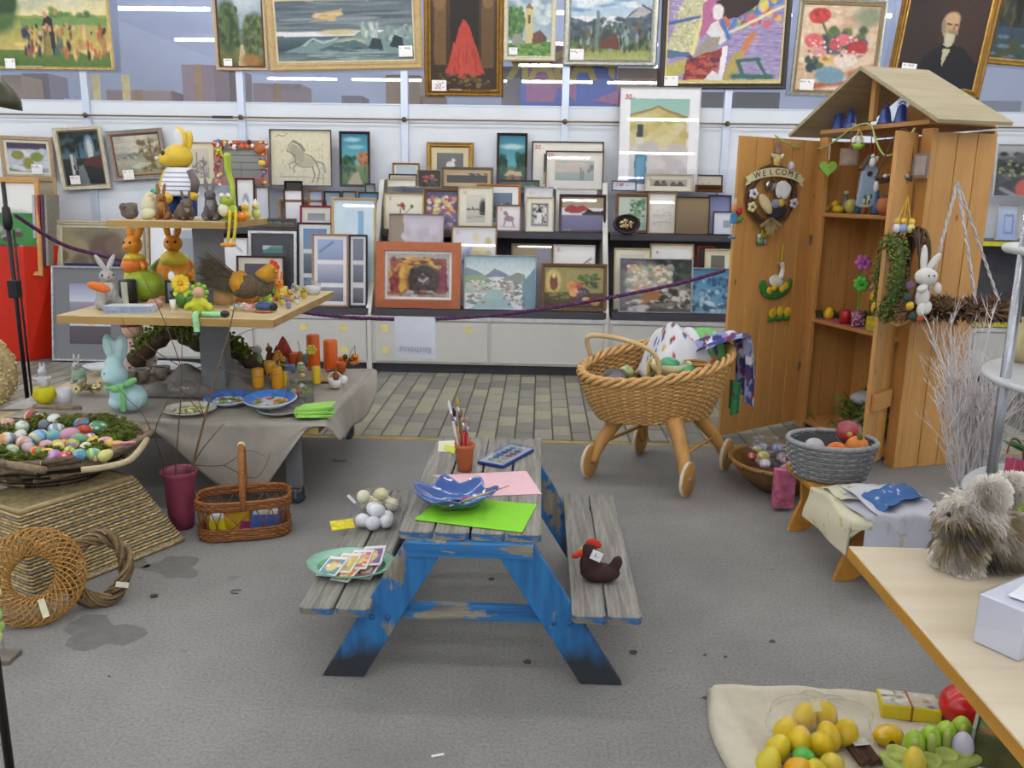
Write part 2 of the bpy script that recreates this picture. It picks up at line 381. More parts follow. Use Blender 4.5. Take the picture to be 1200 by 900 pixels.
# cloth bundle and blue banner with mirrored lettering behind the glass
a = ony(55,119,8.5); b = B(); b.grid(lambda s,t: Vector((s * .42,.12 * math.sin(t * 3.14),.13 * math.sin(s * 3.14) ** .6 * math.sin(t * 3.14) + .01 * math.sin(s * 30))),20,8)
tag(b.o('wrapped_bundle',mat('#b9bfd6',.4),loc=(a.x,8.5,ZB - .05),smooth=True),'pale plastic wrapped bundle behind the glass','bundle')
a = ony(641,120,8.36); e = ony(722,120,8.36); bz = ZB - .06
bn = thing('banner','blue pink banner with mirrored yellow lettering behind the window','banner',(a.x,8.36,bz))
bw = e.x - a.x; B().bb(-.25,bw,0,.01,0,.62).o('sheet',mat('#2f5bb8',.5,.08),bn)
B().bb(-.2,.42 * bw,-.006,-.001,.12,.62).o('sheet_patch',mat('#a8608f',.5),bn); B().prism([(.06,.1),(.3,.1),(.1,.26)],.004,(0,-.012,0)).o('sheet_patch',mat('#2f5bb8'),bn)
B().prism([(.42,.14),(.7,.1),(.72,.26)],.004,(0,-.012,0)).o('sheet_patch',mat('#a8608f'),bn)
text('BASAR',.34,mat('#c2b23c',.5,.05),bn,(.13,-.016,.43),rot(90),mirror=True,bold=.012)
# ceiling and fluorescent strip lights
struct(B().bb(-7,7,-5,10.7,4.2,4.3).o('ceiling',mat('#d9dade',.8,.02)),'plain light ceiling of the hall','ceiling')
hs = B(); hs.bb(-.8,.8,-.07,.07,.02,.09); hs.bb(-.8,-.78,-.05,.05,-.03,.02); hs.bb(.78,.8,-.05,.05,-.03,.02)
ts = B(); ts.tube([(-.78,0,0),(.78,0,0)],.024,10)
EM = mat('#ffffff',.5,0,emit=TUBE_POWER); first = None
for y in (6.4,3.9,1.4,-1.1,-3.6):
    for x in (-5.4,-3.5,-1.6,.3,2.2,4.1):
        if first is None:
            first = thing('strip_light','white fluorescent strip light under the ceiling','light',(x,y,3.95),0,'fluorescent strip lights under the ceiling')
            hs.o('housing',mat('#e4e4e4'),first); ts.o('tube',EM,first,True)
        else: dup_tree(first,(x,y,3.95))

for x in (-4.4,-2.6,-.8,1.0,2.8,4.6): dup_tree(first,(x,9.2,3.95),0,'fluorescent strip light in the store room behind glass','store room strip lights')
# ---------------------------------------------------------------- picture display shelves
DX = [-3.46,-1.43,.60,2.63,4.66]
CR = mat('#cfcdc6',.5,.04,5); DG = mat('#45454c',.5,.06); DOORM = mat('#c8c7c2',.5,.03,4)
T3,T2,T1 = .56,1.2,1.57
PANE = glass('#f2f4ff',.02,.01,'lip')
def slope_y(z): return 7.2 + (z - .5) * .68 if z > .5 else 7.2
for k in range(4):
    x0,x1 = DX[k],DX[k + 1]; xm = (x0 + x1) / 2
    nm = ['behind the rabbit display table','behind the blue picnic table','behind the open shed door','beyond the wooden shed'][k]
    t = thing('display_shelf','cream display shelf unit with dark stepped ledges ' + nm,'shelf',(xm,7.2,0),0,'picture display shelves'); h = (x1 - x0) / 2
    B().bb(-h + .02,h - .02,.05,.9,0,.085).o('plinth',mat('#35363d',.6),t)
    B().bb(-h,h,.02,.9,.085,.5).o('cabinet_body',CR,t)
    if k == 0: B().prism([(0,0)] + [(.0,.5),(.38,1.1),(.76,1.62),(.9,1.62),(.9,0)],.05,(-h + .025,0,0),rot(0,0,90)).o('side_panel',CR,t)
    B().prism([(0,0),(0,.52),(.44,1.12),(.76,1.64),(.9,1.64),(.9,0)],.045,(h - .0225,0,0),rot(0,0,90)).o('side_panel',CR,t,bev=.003)
    for s in (0,1):
        a = -h + .035 + s * (h - .02)
        d = B().bb(a,a + h - .05,-.0,.018,.105,.455).o('door_panel',DOORM,t,bev=.002)
        if k < 2:
            for (px_,pz_) in ((.08,.39),(.08,.2),(.8,.39)) if s == 0 and k == 1 else ((.42,.39),(.76,.39),(.76,.2)) if s == 1 and k == 0 else ():
                B().bb(a + px_ - .03,a + px_ + .03,-.003,-.001,pz_ - .03,pz_ + .03).o('yellow_note',mat('#dcd08a',.8),d)
    B().bb(-h + .02,h - .02,-.005,.02,.466,.5).o('groove_strip',mat('#c4c3c6',.4),t)
    for (zz,y0,y1) in ((T3,0,.9),(T2,.5,.9),(T1,.72,.9)):
        B().bb(-h + .024,h - .024,y0,y1,zz - (.055 if zz != T1 else .03),zz).o('ledge',DG if zz != T1 else PANE,t)
    B().bb(-h + .024,h - .024,.88,.9,.5,T2).o('back_board',mat('#54545c',.6),t)
    for (zz,y0,hh) in ((T3,.012,.10),(T2,.512,.17),(T1,.732,.2)):
        B().add([(-h + .03,y0,zz),(h - .06,y0,zz),(h - .06,y0,zz + hh),(-h + .03,y0,zz + hh)],[(0,1,2,3)]).o('glass_lip',PANE,t)
    if k == 3:
        for zz,y0 in ((T3,0),(T2,.5)): B().bb(-h + .024,h - .024,y0 - .012,y0 - .001,zz - .05,zz - .01).o('price_strip',mat('#c9c02f',.5),t)
# ================================================================ FRAMED PICTURES
def paint(ops,nx,ny,seed=0):
    X,Y = np.meshgrid((np.arange(nx) + .5) / nx,(np.arange(ny) + .5) / ny)   # y runs downwards
    C = np.ones((ny,nx,3)) * .7; rs = np.random.RandomState(seed + 3)
    def soft(k):
        g = rs.rand(k + 2,k + 2) - .5; xi,yi = X * k,Y * k; a,b_ = xi.astype(int),yi.astype(int); fx,fy = xi - a,yi - b_
        return (g[b_,a] * (1 - fx) + g[b_,a + 1] * fx) * (1 - fy) + (g[b_ + 1,a] * (1 - fx) + g[b_ + 1,a + 1] * fx) * fy
    if len(ops) > 7: X,Y = X + .017 * soft(9) + .009 * soft(25),Y + .017 * soft(9) + .009 * soft(25)
    def put(mask,col):
        m = mask[...,None]; C[:] = C * (1 - m) + np.array(lin(col)) * m
    for op in ops:
        k = op[0]
        if k == 'G':
            y0,y1 = (op[3],op[4]) if len(op) > 3 else (0,1)
            t = np.clip((Y - y0) / max(1e-6,y1 - y0),0,1)[...,None]; m = ((Y >= y0) & (Y <= y1))[...,None]
            C[:] = np.where(m,np.array(lin(op[1])) * (1 - t) + np.array(lin(op[2])) * t,C)
        elif k == 'R': put(((X >= op[1]) & (X <= op[3]) & (Y >= op[2]) & (Y <= op[4])).astype(float),op[5])
        elif k == 'E':
            d = ((X - op[1]) / op[3]) ** 2 + ((Y - op[2]) / op[4]) ** 2; s = op[6] if len(op) > 6 else .25
            put(np.clip((1 + s - d) / (2 * s),0,1),op[5])
        elif k == 'P':
            P = op[1]; ins = np.zeros(X.shape,bool)
            for i in range(len(P)):
                (x0,y0),(x1,y1) = P[i],P[i - 1]
                c = ((y0 > Y) != (y1 > Y)) & (X < (x1 - x0) * (Y - y0) / ((y1 - y0) or 1e-9) + x0); ins ^= c
            put(ins.astype(float),op[2])
        elif k == 'L':
            P = op[1]; m = np.zeros(X.shape)
            for (x0,y0),(x1,y1) in zip(P[:-1],P[1:]):
                dx_,dy_ = x1 - x0,y1 - y0; L2 = dx_ * dx_ + dy_ * dy_ or 1e-9
                t = np.clip(((X - x0) * dx_ + (Y - y0) * dy_) / L2,0,1)
                d = np.hypot(X - x0 - t * dx_,Y - y0 - t * dy_); m = np.maximum(m,np.clip(1.5 - d / op[2],0,1))
            put(m,op[3])
        elif k == 'D':      # dabs: region, number, radii, colours
            _,x0,y0,x1,y1,n,rx,ry,cols = op
            for i in range(n):
                cx,cy = rs.uniform(x0,x1),rs.uniform(y0,y1); q = rs.uniform(.6,1.3)
                d = ((X - cx) / (rx * q)) ** 2 + ((Y - cy) / (ry * q)) ** 2; put(np.clip(1.3 - d,0,1),cols[rs.randint(len(cols))])
        elif k == 'N':
            n = rs.rand(ny,nx,1); n2 = np.kron(rs.rand(ny // 4 + 1,nx // 4 + 1,1),np.ones((4,4,1)))[:ny,:nx]
            C[:] *= 1 + op[1] * (n + n2 - 1)
    C = C * .86 + .14 * C.mean(2,keepdims=True)
    return np.clip(C,0,1)
def canvas(w,h,ops,nx,ny,seed=0,b=None,y=0.0,z0=0.0):
    ny = max(ny,2); nx = max(nx,2); col = paint(ops,nx,ny,seed); b = b or B()
    vs = [(-w / 2 + w * i / (nx - 1),y,z0 + h * (1 - j / (ny - 1))) for j in range(ny) for i in range(nx)]
    fs = [(j * nx + i,(j + 1) * nx + i,(j + 1) * nx + i + 1,j * nx + i + 1) for j in range(ny - 1) for i in range(nx - 1)]
    b.add(vs,fs); b.c += [tuple(c) for c in col.reshape(-1,3)]; return b
def ring(b,w,h,prof,z0=0.0):     # prof: list of (inset, y)
    n0 = len(b.v)
    for (s,y) in prof:
        b.v += [(-w / 2 + s,y,z0 + s),(w / 2 - s,y,z0 + s),(w / 2 - s,y,z0 + h - s),(-w / 2 + s,y,z0 + h - s)]
    for k in range(len(prof) - 1):
        for i in range(4):
            j = (i + 1) % 4; a = n0 + k * 4; b.f.append((a + i,a + j,a + 4 + j,a + 4 + i))
    return b
PG = glass('#fbfbff',.0,.015,'pic')
def framemat(c):
    if c in ('gold','dgold','silver','alu','wgold'):
        col,r,mt = {'gold': ('#a9833a',.38,.55),'dgold': ('#7d5a20',.4,.5),'silver': ('#b5b3a6',.35,.6),'alu': ('#d4d6da',.3,.7),'wgold': ('#c7ae70',.4,.4)}[c]
        return mat(col,r,.22,25,metal=mt)
    if c.startswith('w'): return wood('#' + c[1:],'#8a5a2a',0,8,knots=False) if False else mat('#' + c[1:],.45,.12,30)
    return mat(c,.5,.1,20)
NPIC = 0
def pic(label,u0,v0,u1,v1,y,ops,fw=.022,fc='gold',base=None,lean=-2,rt=0,mw=0,mc='#ece8dc',tg=None,q=1.0,gl=False,fd=.03,lip=None,name='framed_picture',mark=None,group=None,mwb=None,plain=False):
    global NPIC; NPIC += 1
    l = rad(lean); n = Vector((0,math.cos(l),-math.sin(l))); um = (u0 + u1) / 2
    P0 = ony(um,v1,y)
    if base is not None: P0.z = base
    def hit(u,v): d = ray(u,v); return CP + d * ((P0 - CP).dot(n) / d.dot(n))
    Pt = hit(um,v0); h = (Pt - P0).length; vm = (v0 + v1) / 2
    xa,xb = hit(u0,vm).x,hit(u1,vm).x; w = xb - xa; P0.x = (xa + xb) / 2
    R = Matrix.Rotation(-l,3,'X')
    if rt:
        c = P0 + R @ Vector((0,0,h / 2)); R = R @ Matrix.Rotation(rad(rt),3,'Y'); P0 = c - R @ Vector((0,0,h / 2))
    t = thing(name,label,'picture' if name != 'framed_mirror' else 'mirror',P0,group=group,R=R)
    d = fd
    f = ring(B(),w,h,[(.001,0),(0,-d * .55),(fw * .22,-d),(fw * .55,-d * .8),(fw * .72,-d * .92),(fw,-d * .45),(fw,-.004)] if not plain else [(0,0),(0,-d),(fw,-d),(fw,-.004)])
    f.o('frame',framemat(fc),t,bev=0)
    iw,ih,z0 = w - 2 * fw,h - 2 * fw,fw
    B().bb(-w / 2 + .004,w / 2 - .004,-.003,.0,.004,h - .004).o('backing',mat('#8a7558',.8),t)
    if lip:
        lw = lip[0]; ring(B(),iw,ih,[(0,-d * .4),(lw * .5,-d * .5),(lw,-d * .3),(lw,-.005)],z0).o('inner_lip',framemat(lip[1]),t); iw -= 2 * lw; ih -= 2 * lw; z0 += lw
    if mw:
        mb = mwb if mwb is not None else mw
        b = B(); m4 = [(-iw / 2,z0),(iw / 2,z0),(iw / 2,z0 + ih),(-iw / 2,z0 + ih)]; i4 = [(-iw / 2 + mw,z0 + mb),(iw / 2 - mw,z0 + mb),(iw / 2 - mw,z0 + ih - mw),(-iw / 2 + mw,z0 + ih - mw)]
        b.add([(x,-.008,z) for x,z in m4] + [(x,-.008,z) for x,z in i4] + [(x,-.0045,z) for x,z in i4],[(i,(i + 1) % 4,4 + (i + 1) % 4,4 + i) for i in range(4)] + [(4 + i,4 + (i + 1) % 4,8 + (i + 1) % 4,8 + i) for i in range(4)])
        b.o('mat_board',mat(mc,.8,.02),t); iw -= 2 * mw; ih -= mw + mb; z0 += mb
    px = mpp(P0); nx,ny = int(iw / px * .8 * q) + 3,int(ih / px * .8 * q) + 3
    canvas(iw,ih,ops,nx,ny,NPIC,y=-.005,z0=z0).o('painting',vcol(.6 if not gl else .8),t)
    if gl: B().add([(-w / 2 + fw,-.0115,fw),(w / 2 - fw,-.0115,fw),(w / 2 - fw,-.0115,h - fw),(-w / 2 + fw,-.0115,h - fw)],[(0,1,2,3)]).o('glass_pane',PG,t)
    if tg:
        tu,tv,tw,th = tg[:4]; b = B(); cx,cz = -w / 2 + w * (tu - u0) / (u1 - u0),h - h * (tv - v0) / (v1 - v0)
        canvas(tw * px,th * px,[('G','#f4f2ee','#efecea')] + ([('D',.12,.2,.8,.34,7,.07,.05,['#a07f86'])] if len(tg) < 6 else []),16,10,NPIC,b,0,0)
        to = b.o('price_tag',vcol(.7),t,loc=(cx + tw * px / 2,-fd - .004,cz - th * px))
        if len(tg) > 4: text(tg[4],th * px * .6,mat('#b4545c',.6,0),to,(0,-.002,th * px * .4),rot(90),'price_mark',.0006,shear=.2)
    if mark:
        text(mark[0],mark[3] * px,mat('#c43f3a',.6,0),t,(-w / 2 + (mark[1] - u0) * px,-.0145 if gl else -.0095,h - (mark[2] - v0) * px),rot(90),'price_mark',.0006,shear=.25)
    return t
HY = WY - .045       # hung pictures
TR = ['#2f4a2a','#3d5a30','#4a6a38','#25391f']
# --- upper row, hanging in front of the glass
pic('wide gold framed village scene with a crowd of children outdoors',-40,-70,128,82,HY,[('G','#a9b0a0','#d8c98e',0,.58),('D',0,.1,1,.5,26,.16,.06,['#c9c3a0','#9fa89a','#d8cfa0','#b5b592']),('G','#8a9a45','#bfa650',.58,.86),('G','#5f7a35','#52702f',.86,1),
    ('E',.16,.52,.2,.22,'#4a6a35'),('D',.0,.35,.34,.62,25,.05,.06,TR),('D',.6,.52,.9,.66,20,.035,.04,['#4f7a3c','#3f6a38','#a9894a','#6a8a45']),('R',.36,.6,1,.66,'#6f8f48'),('D',.3,.78,1,.88,30,.06,.02,['#c9ab4e','#b8994a','#d8bd68']),
    ('P',[(.515,.9),(.53,.62),(.555,.56),(.6,.62),(.61,.9)],'#2a2a2e'),('E',.55,.57,.014,.025,'#c58d68'),('P',[(.52,.9),(.535,.68),(.565,.68),(.585,.9)],'#8a7a3c'),
    ('D',.36,.7,.5,.9,16,.014,.05,['#8a3a2c','#3a3f4a','#c9a050','#2c3a55','#b5503a']),('D',.6,.68,1,.9,36,.015,.05,['#8a4a2c','#b5652f','#c94a2c','#2a2d38','#d8b070','#3a6a58','#a8803c']),('D',.36,.66,1,.73,26,.012,.022,['#c58d68','#d8a57a','#7a4a2c','#3a2a20']),('N',.16)],.03,'wgold',tg=(0,69,12,11),q=1.2)
pic('narrow cream framed landscape with two round trees beside a path',250,-45,312,83,HY,[('G','#56718f','#9db0b8',0,.62),('E',.6,.3,.4,.16,'#b3c0c4',.6),('G','#7b8a8a','#5e6a3c',.62,.8),('G','#7a7a3a','#5e5a28',.8,1),('E',.22,.6,.26,.28,'#3f5532',.3),('D',.02,.4,.42,.8,60,.05,.035,['#4c6238','#35482a','#5a7040']),('E',.82,.68,.3,.22,'#4c5a34',.3),('D',.6,.5,1,.86,60,.05,.035,['#5a6a3c','#414f2c','#6a7a48']),('P',[(.4,1),(.48,.78),(.54,.78),(.62,1)],'#b8aa7c'),('E',.7,.94,.22,.06,'#9c6a30',.6),('N',.14)],.028,'wc2ae8c',tg=(260,69,10,8),lip=(.014,'#5a2d2c'),q=1.2)
pic('wide tan framed sea picture with breaking waves and glowing clouds',313,-12,495,83,HY,[('G','#4e5c66','#77838a',0,.5),('D',0,.02,1,.5,40,.2,.03,['#5c6a72','#6d7a80','#4a5862','#828d90']),('P',[(.24,.36),(.34,.28),(.42,.17),(.5,.14),(.46,.26),(.36,.34)],'#a8946a'),('D',.28,.2,.48,.32,14,.04,.03,['#c9a86a','#b89a62','#d2b47a']),('E',.46,.52,.14,.05,'#c3b483',.7),('G','#51666c','#2c414e',.58,.8),('G','#2d4350','#7b8c8c',.8,1),
    ('P',[(.05,.84),(.2,.72),(.3,.66),(.45,.64),(.56,.6),(.63,.5),(.66,.34),(.7,.48),(.76,.54),(.84,.42),(.88,.5),(1,.42),(1,.88),(.5,.9)],'#6f8a8a'),('E',.55,.68,.1,.05,'#a9ae84',.8),('P',[(.3,.82),(.42,.7),(.58,.66),(.68,.78),(.6,.86)],'#4a686c'),('D',.63,.4,.74,.62,26,.012,.05,['#a9b8b0','#93a59e','#c2cabb']),('D',.78,.44,1,.66,30,.02,.05,['#93a39c','#7b918d','#667c7a','#aab6aa']),('D',.3,.76,.62,.84,16,.05,.012,['#7f9694','#3d575c']),('P',[(.66,.8),(.7,.62),(.76,.66),(.78,.84)],'#2b3a44'),('P',[(.82,.78),(.86,.58),(.92,.62),(.93,.82)],'#243440'),('L',[(.2,.74),(.27,.62),(.34,.7),(.44,.62)],.012,'#a9b8b8'),('D',.2,.86,.8,.98,30,.1,.012,['#93a4a2','#4d6468','#6f8584']),('N',.1)],.075,'wb59a6a',rt=-1.6,tg=(467,55,16,12),lip=(.012,'#d8cfae'),q=1.3)
pic('dark gold framed picture of draped red cloth in a gloomy arch',497,-40,590,113,HY,[('G','#4a3218','#33230f'),('R',.3,.0,.72,.9,'#211a10'),('R',.06,.1,.24,.78,'#6a4a20'),('E',.15,.2,.1,.12,'#7d5a28'),('R',.76,.1,.95,.8,'#5e4420'),('E',.86,.2,.09,.1,'#7a5a2a'),('P',[(.22,.85),(.36,.62),(.44,.44),(.5,.38),(.58,.44),(.68,.62),(.82,.86),(.5,.9)],'#b03018'),('D',.32,.62,.7,.84,50,.012,.05,['#bc361a','#a02a14','#c43c20','#96280f']),('D',.15,.86,.9,.97,50,.03,.012,['#5a4520','#3a2a12','#7a6030']),('N',.16)],.045,'dgold',tg=(506,94,17,12,'20.-'),lip=(.012,'gold'),q=1.2)
pic('cream framed picture of a pale bell tower above green grass',590,-38,652,72,HY,[('G','#5f86a8','#9fb6bd',0,.8),('D',0,.25,1,.6,26,.14,.05,['#b8c6c6','#7f9fb4','#cdd5cf']),('P',[(0,.95),(.0,.84),(.3,.82),(.7,.78),(1,.82),(1,1),(0,1)],'#55823a'),('D',0,.84,1,1,40,.07,.03,['#5f9040','#447030','#7aa048']),('E',.15,.6,.24,.2,'#42693a'),('D',0,.42,.36,.76,40,.05,.04,['#4f7d42','#355a2e','#6a9450']),('R',.4,.42,.58,.84,'#c3b47a'),('P',[(.38,.42),(.49,.36),(.6,.42)],'#8a6a3c'),('R',.46,.5,.52,.6,'#6a5a3c'),('P',[(.55,.86),(.58,.72),(.75,.68),(.9,.76),(.9,.8)],'#6f4a3c'),('P',[(.1,.86),(.12,.74),(.3,.72),(.4,.86)],'#8f8f86'),('N',.14)],.045,'wcfc6ac',tg=(597,56,10,8),q=1.2)
pic('silver framed landscape with grey mountains and a small barn',661,-40,772,78,HY,[('G','#5c87b3','#b3c6d2',0,.5),('D',0,.05,1,.42,34,.16,.04,['#a9c0d2','#6d95bb','#d5dde0']),('P',[(0,.8),(0,.5),(.2,.56),(.4,.62),(.62,.58),(.75,.44),(.88,.36),(1,.42),(1,.8)],'#54616d'),('D',.02,.52,1,.7,60,.05,.03,['#4a5a66','#6a7682','#3f4f58']),('P',[(.72,.5),(.86,.37),(.98,.44),(.9,.5)],'#a9a5a6'),('G','#4a5a48','#7d8a48',.74,.9),('G','#8f9a4e','#a8a85c',.9,1),('D',0,.62,1,.88,120,.02,.05,['#3f5a42','#5a6a58','#8a9a98','#33473a','#6f5a48']),('P',[(.36,.86),(.4,.74),(.5,.66),(.6,.76),(.62,.88)],'#6a3f30'),('P',[(.36,.76),(.42,.66),(.54,.64),(.46,.76)],'#3f4a48'),('L',[(.33,.84),(.34,.45)],.022,'#6a7d78'),('N',.2)],.06,'silver',tg=(669,58,16,12),q=1.3,fd=.04)
pic('dark framed bright picture of a windblown woman on a sailing boat',774,-16,925,105,HY,[('G','#8f7fae','#9a8ab5'),('D',0,.0,1,1,500,.035,.006,['#a898c4','#7a68a0','#b8a8c8','#8a6aa0','#c0a0b8']),('P',[(.0,.62),(.14,0),(.34,0),(.22,.66)],'#b9b98a'),('D',.04,.1,.28,.64,120,.016,.012,['#c9c49a','#a9a070','#d8d0b0','#b0908a']),('L',[(.0,.34),(.3,.24)],.018,'#3a55a0'),('L',[(.34,0),(.22,.68)],.018,'#d8cf80'),('P',[(.28,.5),(.3,.1),(.42,0),(.5,.1),(.4,.4)],'#b05a8a'),
    ('P',[(.5,.42),(.98,.1),(.98,0),(.7,0),(.6,.2)],'#4a7ab0'),('D',.54,.04,.98,.36,46,.035,.045,['#d8a83a','#3a8a5a','#b04a3a','#4a6ab8','#c9606a','#5fae7a','#dcc050']),('L',[(.52,.44),(1,.14)],.014,'#ddd29a'),('P',[(.36,.26),(.42,.08),(.55,.02),(.8,.0),(.78,.12),(.6,.26),(.5,.28),(.42,.2)],'#34221f'),('E',.43,.2,.05,.09,'#dcd6d2'),('P',[(.34,.44),(.37,.34),(.5,.26),(.54,.5),(.46,.58)],'#d8d2d0'),('P',[(.44,.3),(.5,.24),(.54,.34),(.48,.42)],'#c9682f'),('L',[(.47,.3),(.53,.5)],.02,'#3a6ab0'),
    ('P',[(.22,.72),(.34,.5),(.46,.48),(.44,.6),(.3,.74)],'#9a8f80'),('P',[(.15,1),(.16,.76),(.36,.66),(.5,.6),(.46,.8),(.36,1)],'#8a3030'),('D',.16,.68,.46,1,70,.03,.02,['#a83a34','#6a2830','#b85a3a','#5a3048','#c04038']),('P',[(.46,.92),(.48,.6),(.53,.58),(.52,.8),(.5,.95)],'#e6dfdc'),('P',[(.32,1),(.4,.86),(.52,.96),(.54,1)],'#d8d4d4'),('L',[(.54,.96),(.74,.46)],.03,'#c97a2c'),('P',[(.5,.96),(.58,.66),(.68,.64),(.6,.96)],'#b09a4a'),('L',[(.62,.76),(.8,.74)],.02,'#2f6a5a'),('L',[(.6,.93),(.92,.94)],.03,'#2f6a5a'),('L',[(.62,.76),(.68,.93)],.016,'#2f6a5a'),('L',[(.78,.74),(.9,.94)],.016,'#2f6a5a'),('G','#c9bc6a','#c4b060',.97,1),('P',[(0,.62),(.2,.66),(.2,.7),(0,.72)],'#4a6a8a'),('P',[(0,.8),(.18,.72),(.16,.9),(0,.95)],'#b0a850'),('N',.14)],.05,'#3a3431',tg=(780,89,16,11),lip=(.014,'#d8c88a'),q=1.6,rt=-.7)
pic('silver brown framed picture of red roses in a blue vase',930,0,1033,113,HY,[('G','#d3b590','#dcc4a2'),('D',0,0,1,1,120,.08,.04,['#e0cdb0','#cda884','#d9bd9c','#c99f80']),('E',.85,.12,.2,.12,'#8a9070',.7),('P',[(0,.9),(.5,.84),(1,.7),(1,1),(0,1)],'#d9c4a8'),('L',[(.25,.95),(.6,.9)],.04,'#b0603a'),('L',[(.7,.8),(1,.72)],.05,'#c0683f'),('D',.3,.28,.85,.6,60,.06,.05,['#5a6a3a','#41583a','#6d7a3c','#33506a','#4a5f70']),('D',.1,.4,.35,.8,24,.05,.05,['#3a4f4a','#5a6a48','#2f4450']),('E',.44,.82,.2,.1,'#6f97a8'),('E',.22,.12,.14,.09,'#b82420'),('D',.12,.06,.32,.18,12,.04,.03,['#d03a2c','#9a1c1c','#c42c28']),('E',.18,.42,.13,.085,'#d85a5a'),('E',.56,.4,.1,.07,'#d8606a'),('E',.46,.46,.07,.06,'#c84a55'),('E',.76,.49,.13,.09,'#b02a2a'),('E',.37,.63,.1,.06,'#d8b45a'),('E',.36,.63,.04,.03,'#b87a3a'),('E',.62,.63,.15,.085,'#e0d2c0'),('E',.27,.55,.09,.05,'#d8888a'),('D',.12,.36,.85,.66,50,.025,.018,['#e88a8a','#c03a3a','#f0c0b8','#e0a0a0']),('L',[(.26,.2),(.4,.4)],.016,'#5a6a3a'),('N',.16)],.028,'silver',tg=(941,94,16,12),lip=(.024,'w8f7550'),q=1.3,rt=1.2)
pic('gold framed dark portrait of a bald man with a white beard',1050,-40,1165,112,HY,[('G','#2c2522','#33231f'),('E',.85,.4,.5,.5,'#3f2a22',.8),('P',[(.2,1),(.3,.74),(.5,.62),(.75,.62),(1,.78),(1,1)],'#19191f'),('P',[(.5,.62),(.55,.58),(.62,.61),(.6,.7),(.555,.82)],'#b9b28a'),('E',.55,.45,.105,.11,'#b98f62',.2),('E',.56,.39,.09,.065,'#c79e70',.4),('P',[(.445,.5),(.45,.4),(.48,.4),(.5,.52)],'#8a7a5c'),('E',.575,.56,.065,.07,'#c2bb98',.4),('L',[(.55,.5),(.65,.505)],.016,'#8a7a58'),('L',[(.51,.43),(.56,.432)],.008,'#4a3020'),('L',[(.6,.435),(.64,.437)],.008,'#4a3020'),('E',.595,.47,.018,.025,'#a06a42'),('P',[(.5,.62),(.56,.645),(.63,.625),(.61,.665),(.56,.66),(.51,.665)],'#15151a'),('N',.1)],.06,'dgold',tg=(1064,78,17,10),lip=(.018,'gold'),q=1.3,rt=5.2)
pic('gold framed dark woodland picture above the shed roof',1162,-60,1290,80,HY,[('G','#2c3028','#2a3a44',0,.7),('D',0,0,1,.8,80,.04,.12,['#3a3a24','#1f241c','#54502e','#2a2f22']),('G','#34485c','#3d4a34',.7,1),('D',0,.72,1,1,40,.07,.02,['#5a748a','#2f3f48','#4a4a2a']),('N',.2)],.045,'gold',rt=4,lip=(.014,'wgold'))
# --- lower row hanging on the white wall, far end
pic('small beige framed still life of three pears',2,160,64,210,HY,[('G','#4f6484','#b9bec8',0,.4),('G','#c3c8d2','#aab2c2',.3,1),('R',0,0,1,.2,'#4a3c50'),('D',0,.2,1,1,40,.12,.06,['#d2d6dc','#97a3b8','#b9c0cc']),('E',.26,.42,.16,.16,'#8a8a34'),('E',.5,.68,.14,.2,'#8f8f38'),('E',.72,.46,.16,.17,'#7f8f3a'),('L',[(0,.9),(.4,1)],.04,'#7f8a5a'),('N',.14)],.04,'wb0987c',rt=1.5,lean=-3,tg=(38,192,13,11),lip=(.024,'#d9d2c2'))
pic('cream framed dark picture of a cloister with white columns',68,149,125,222,HY,[('G','#28383c','#4d6a78',0,.5),('G','#2e3330','#22252a',.5,1),('D',0,0,1,.35,50,.08,.06,['#1d2a26','#26382e','#152022']),('E',.72,.28,.12,.2,'#6a8a9c'),('P',[(.66,.6),(.66,.24),(.72,.14),(.78,.24),(.78,.6)],'#b9bcb4'),('P',[(.5,.62),(.6,.5),(1,.44),(1,.7)],'#5a2f28'),('R',.2,.42,.27,.8,'#b3b6ae'),('R',.3,.45,.34,.72,'#94988f'),('R',.42,.3,.46,.7,'#20242a'),('P',[(.3,1),(.38,.66),(.5,.62),(.62,1)],'#70787a'),('N',.16)],.034,'wcfc7b2',rt=-3.4,lean=-3,tg=(80,205,12,10),lip=(.012,'#8a7a5a'))
pic('grey framed tilted picture of a river bank under a pale sky',129,152,195,211,HY,[('G','#b8b3a4','#c4b89e',0,.45),('D',0,0,1,.45,26,.18,.06,['#c3bcab','#a9a698','#cfc3a6']),('G','#8f8f80','#9b9a80',.45,.62),('G','#a8a48c','#8c8a68',.62,1),('D',.05,.44,.7,.56,40,.05,.025,['#8a8a8c','#a39c8c','#746f66','#b8b0a0']),('D',.55,.15,1,.9,80,.05,.06,['#7a6a44','#8f7d50','#695a3a','#a08f60']),('L',[(.8,.7),(.78,.1)],.012,'#5a4a34'),('P',[(.3,.8),(.5,.68),(.75,.72),(.5,.86)],'#b9b8a8'),('N',.14)],.04,'w8f867e',rt=-4.5,lean=-3,tg=(142,198,13,11),lip=(.012,'#7a4a30'))
pic('pale matted etching of a city skyline behind the striped rabbit',218,167,253,226,HY,[('G','#cfc4ae','#b8b0a0'),('D',0,.4,1,1,50,.06,.05,['#7a7468','#8f887a','#645f56']),('L',[(.3,.8),(.3,.15)],.03,'#6a655c'),('L',[(.66,.8),(.66,.3)],.03,'#6a655c')],.01,'wb8a88a',lean=3,mw=.05,mc='#ddd2b4',base=T1)
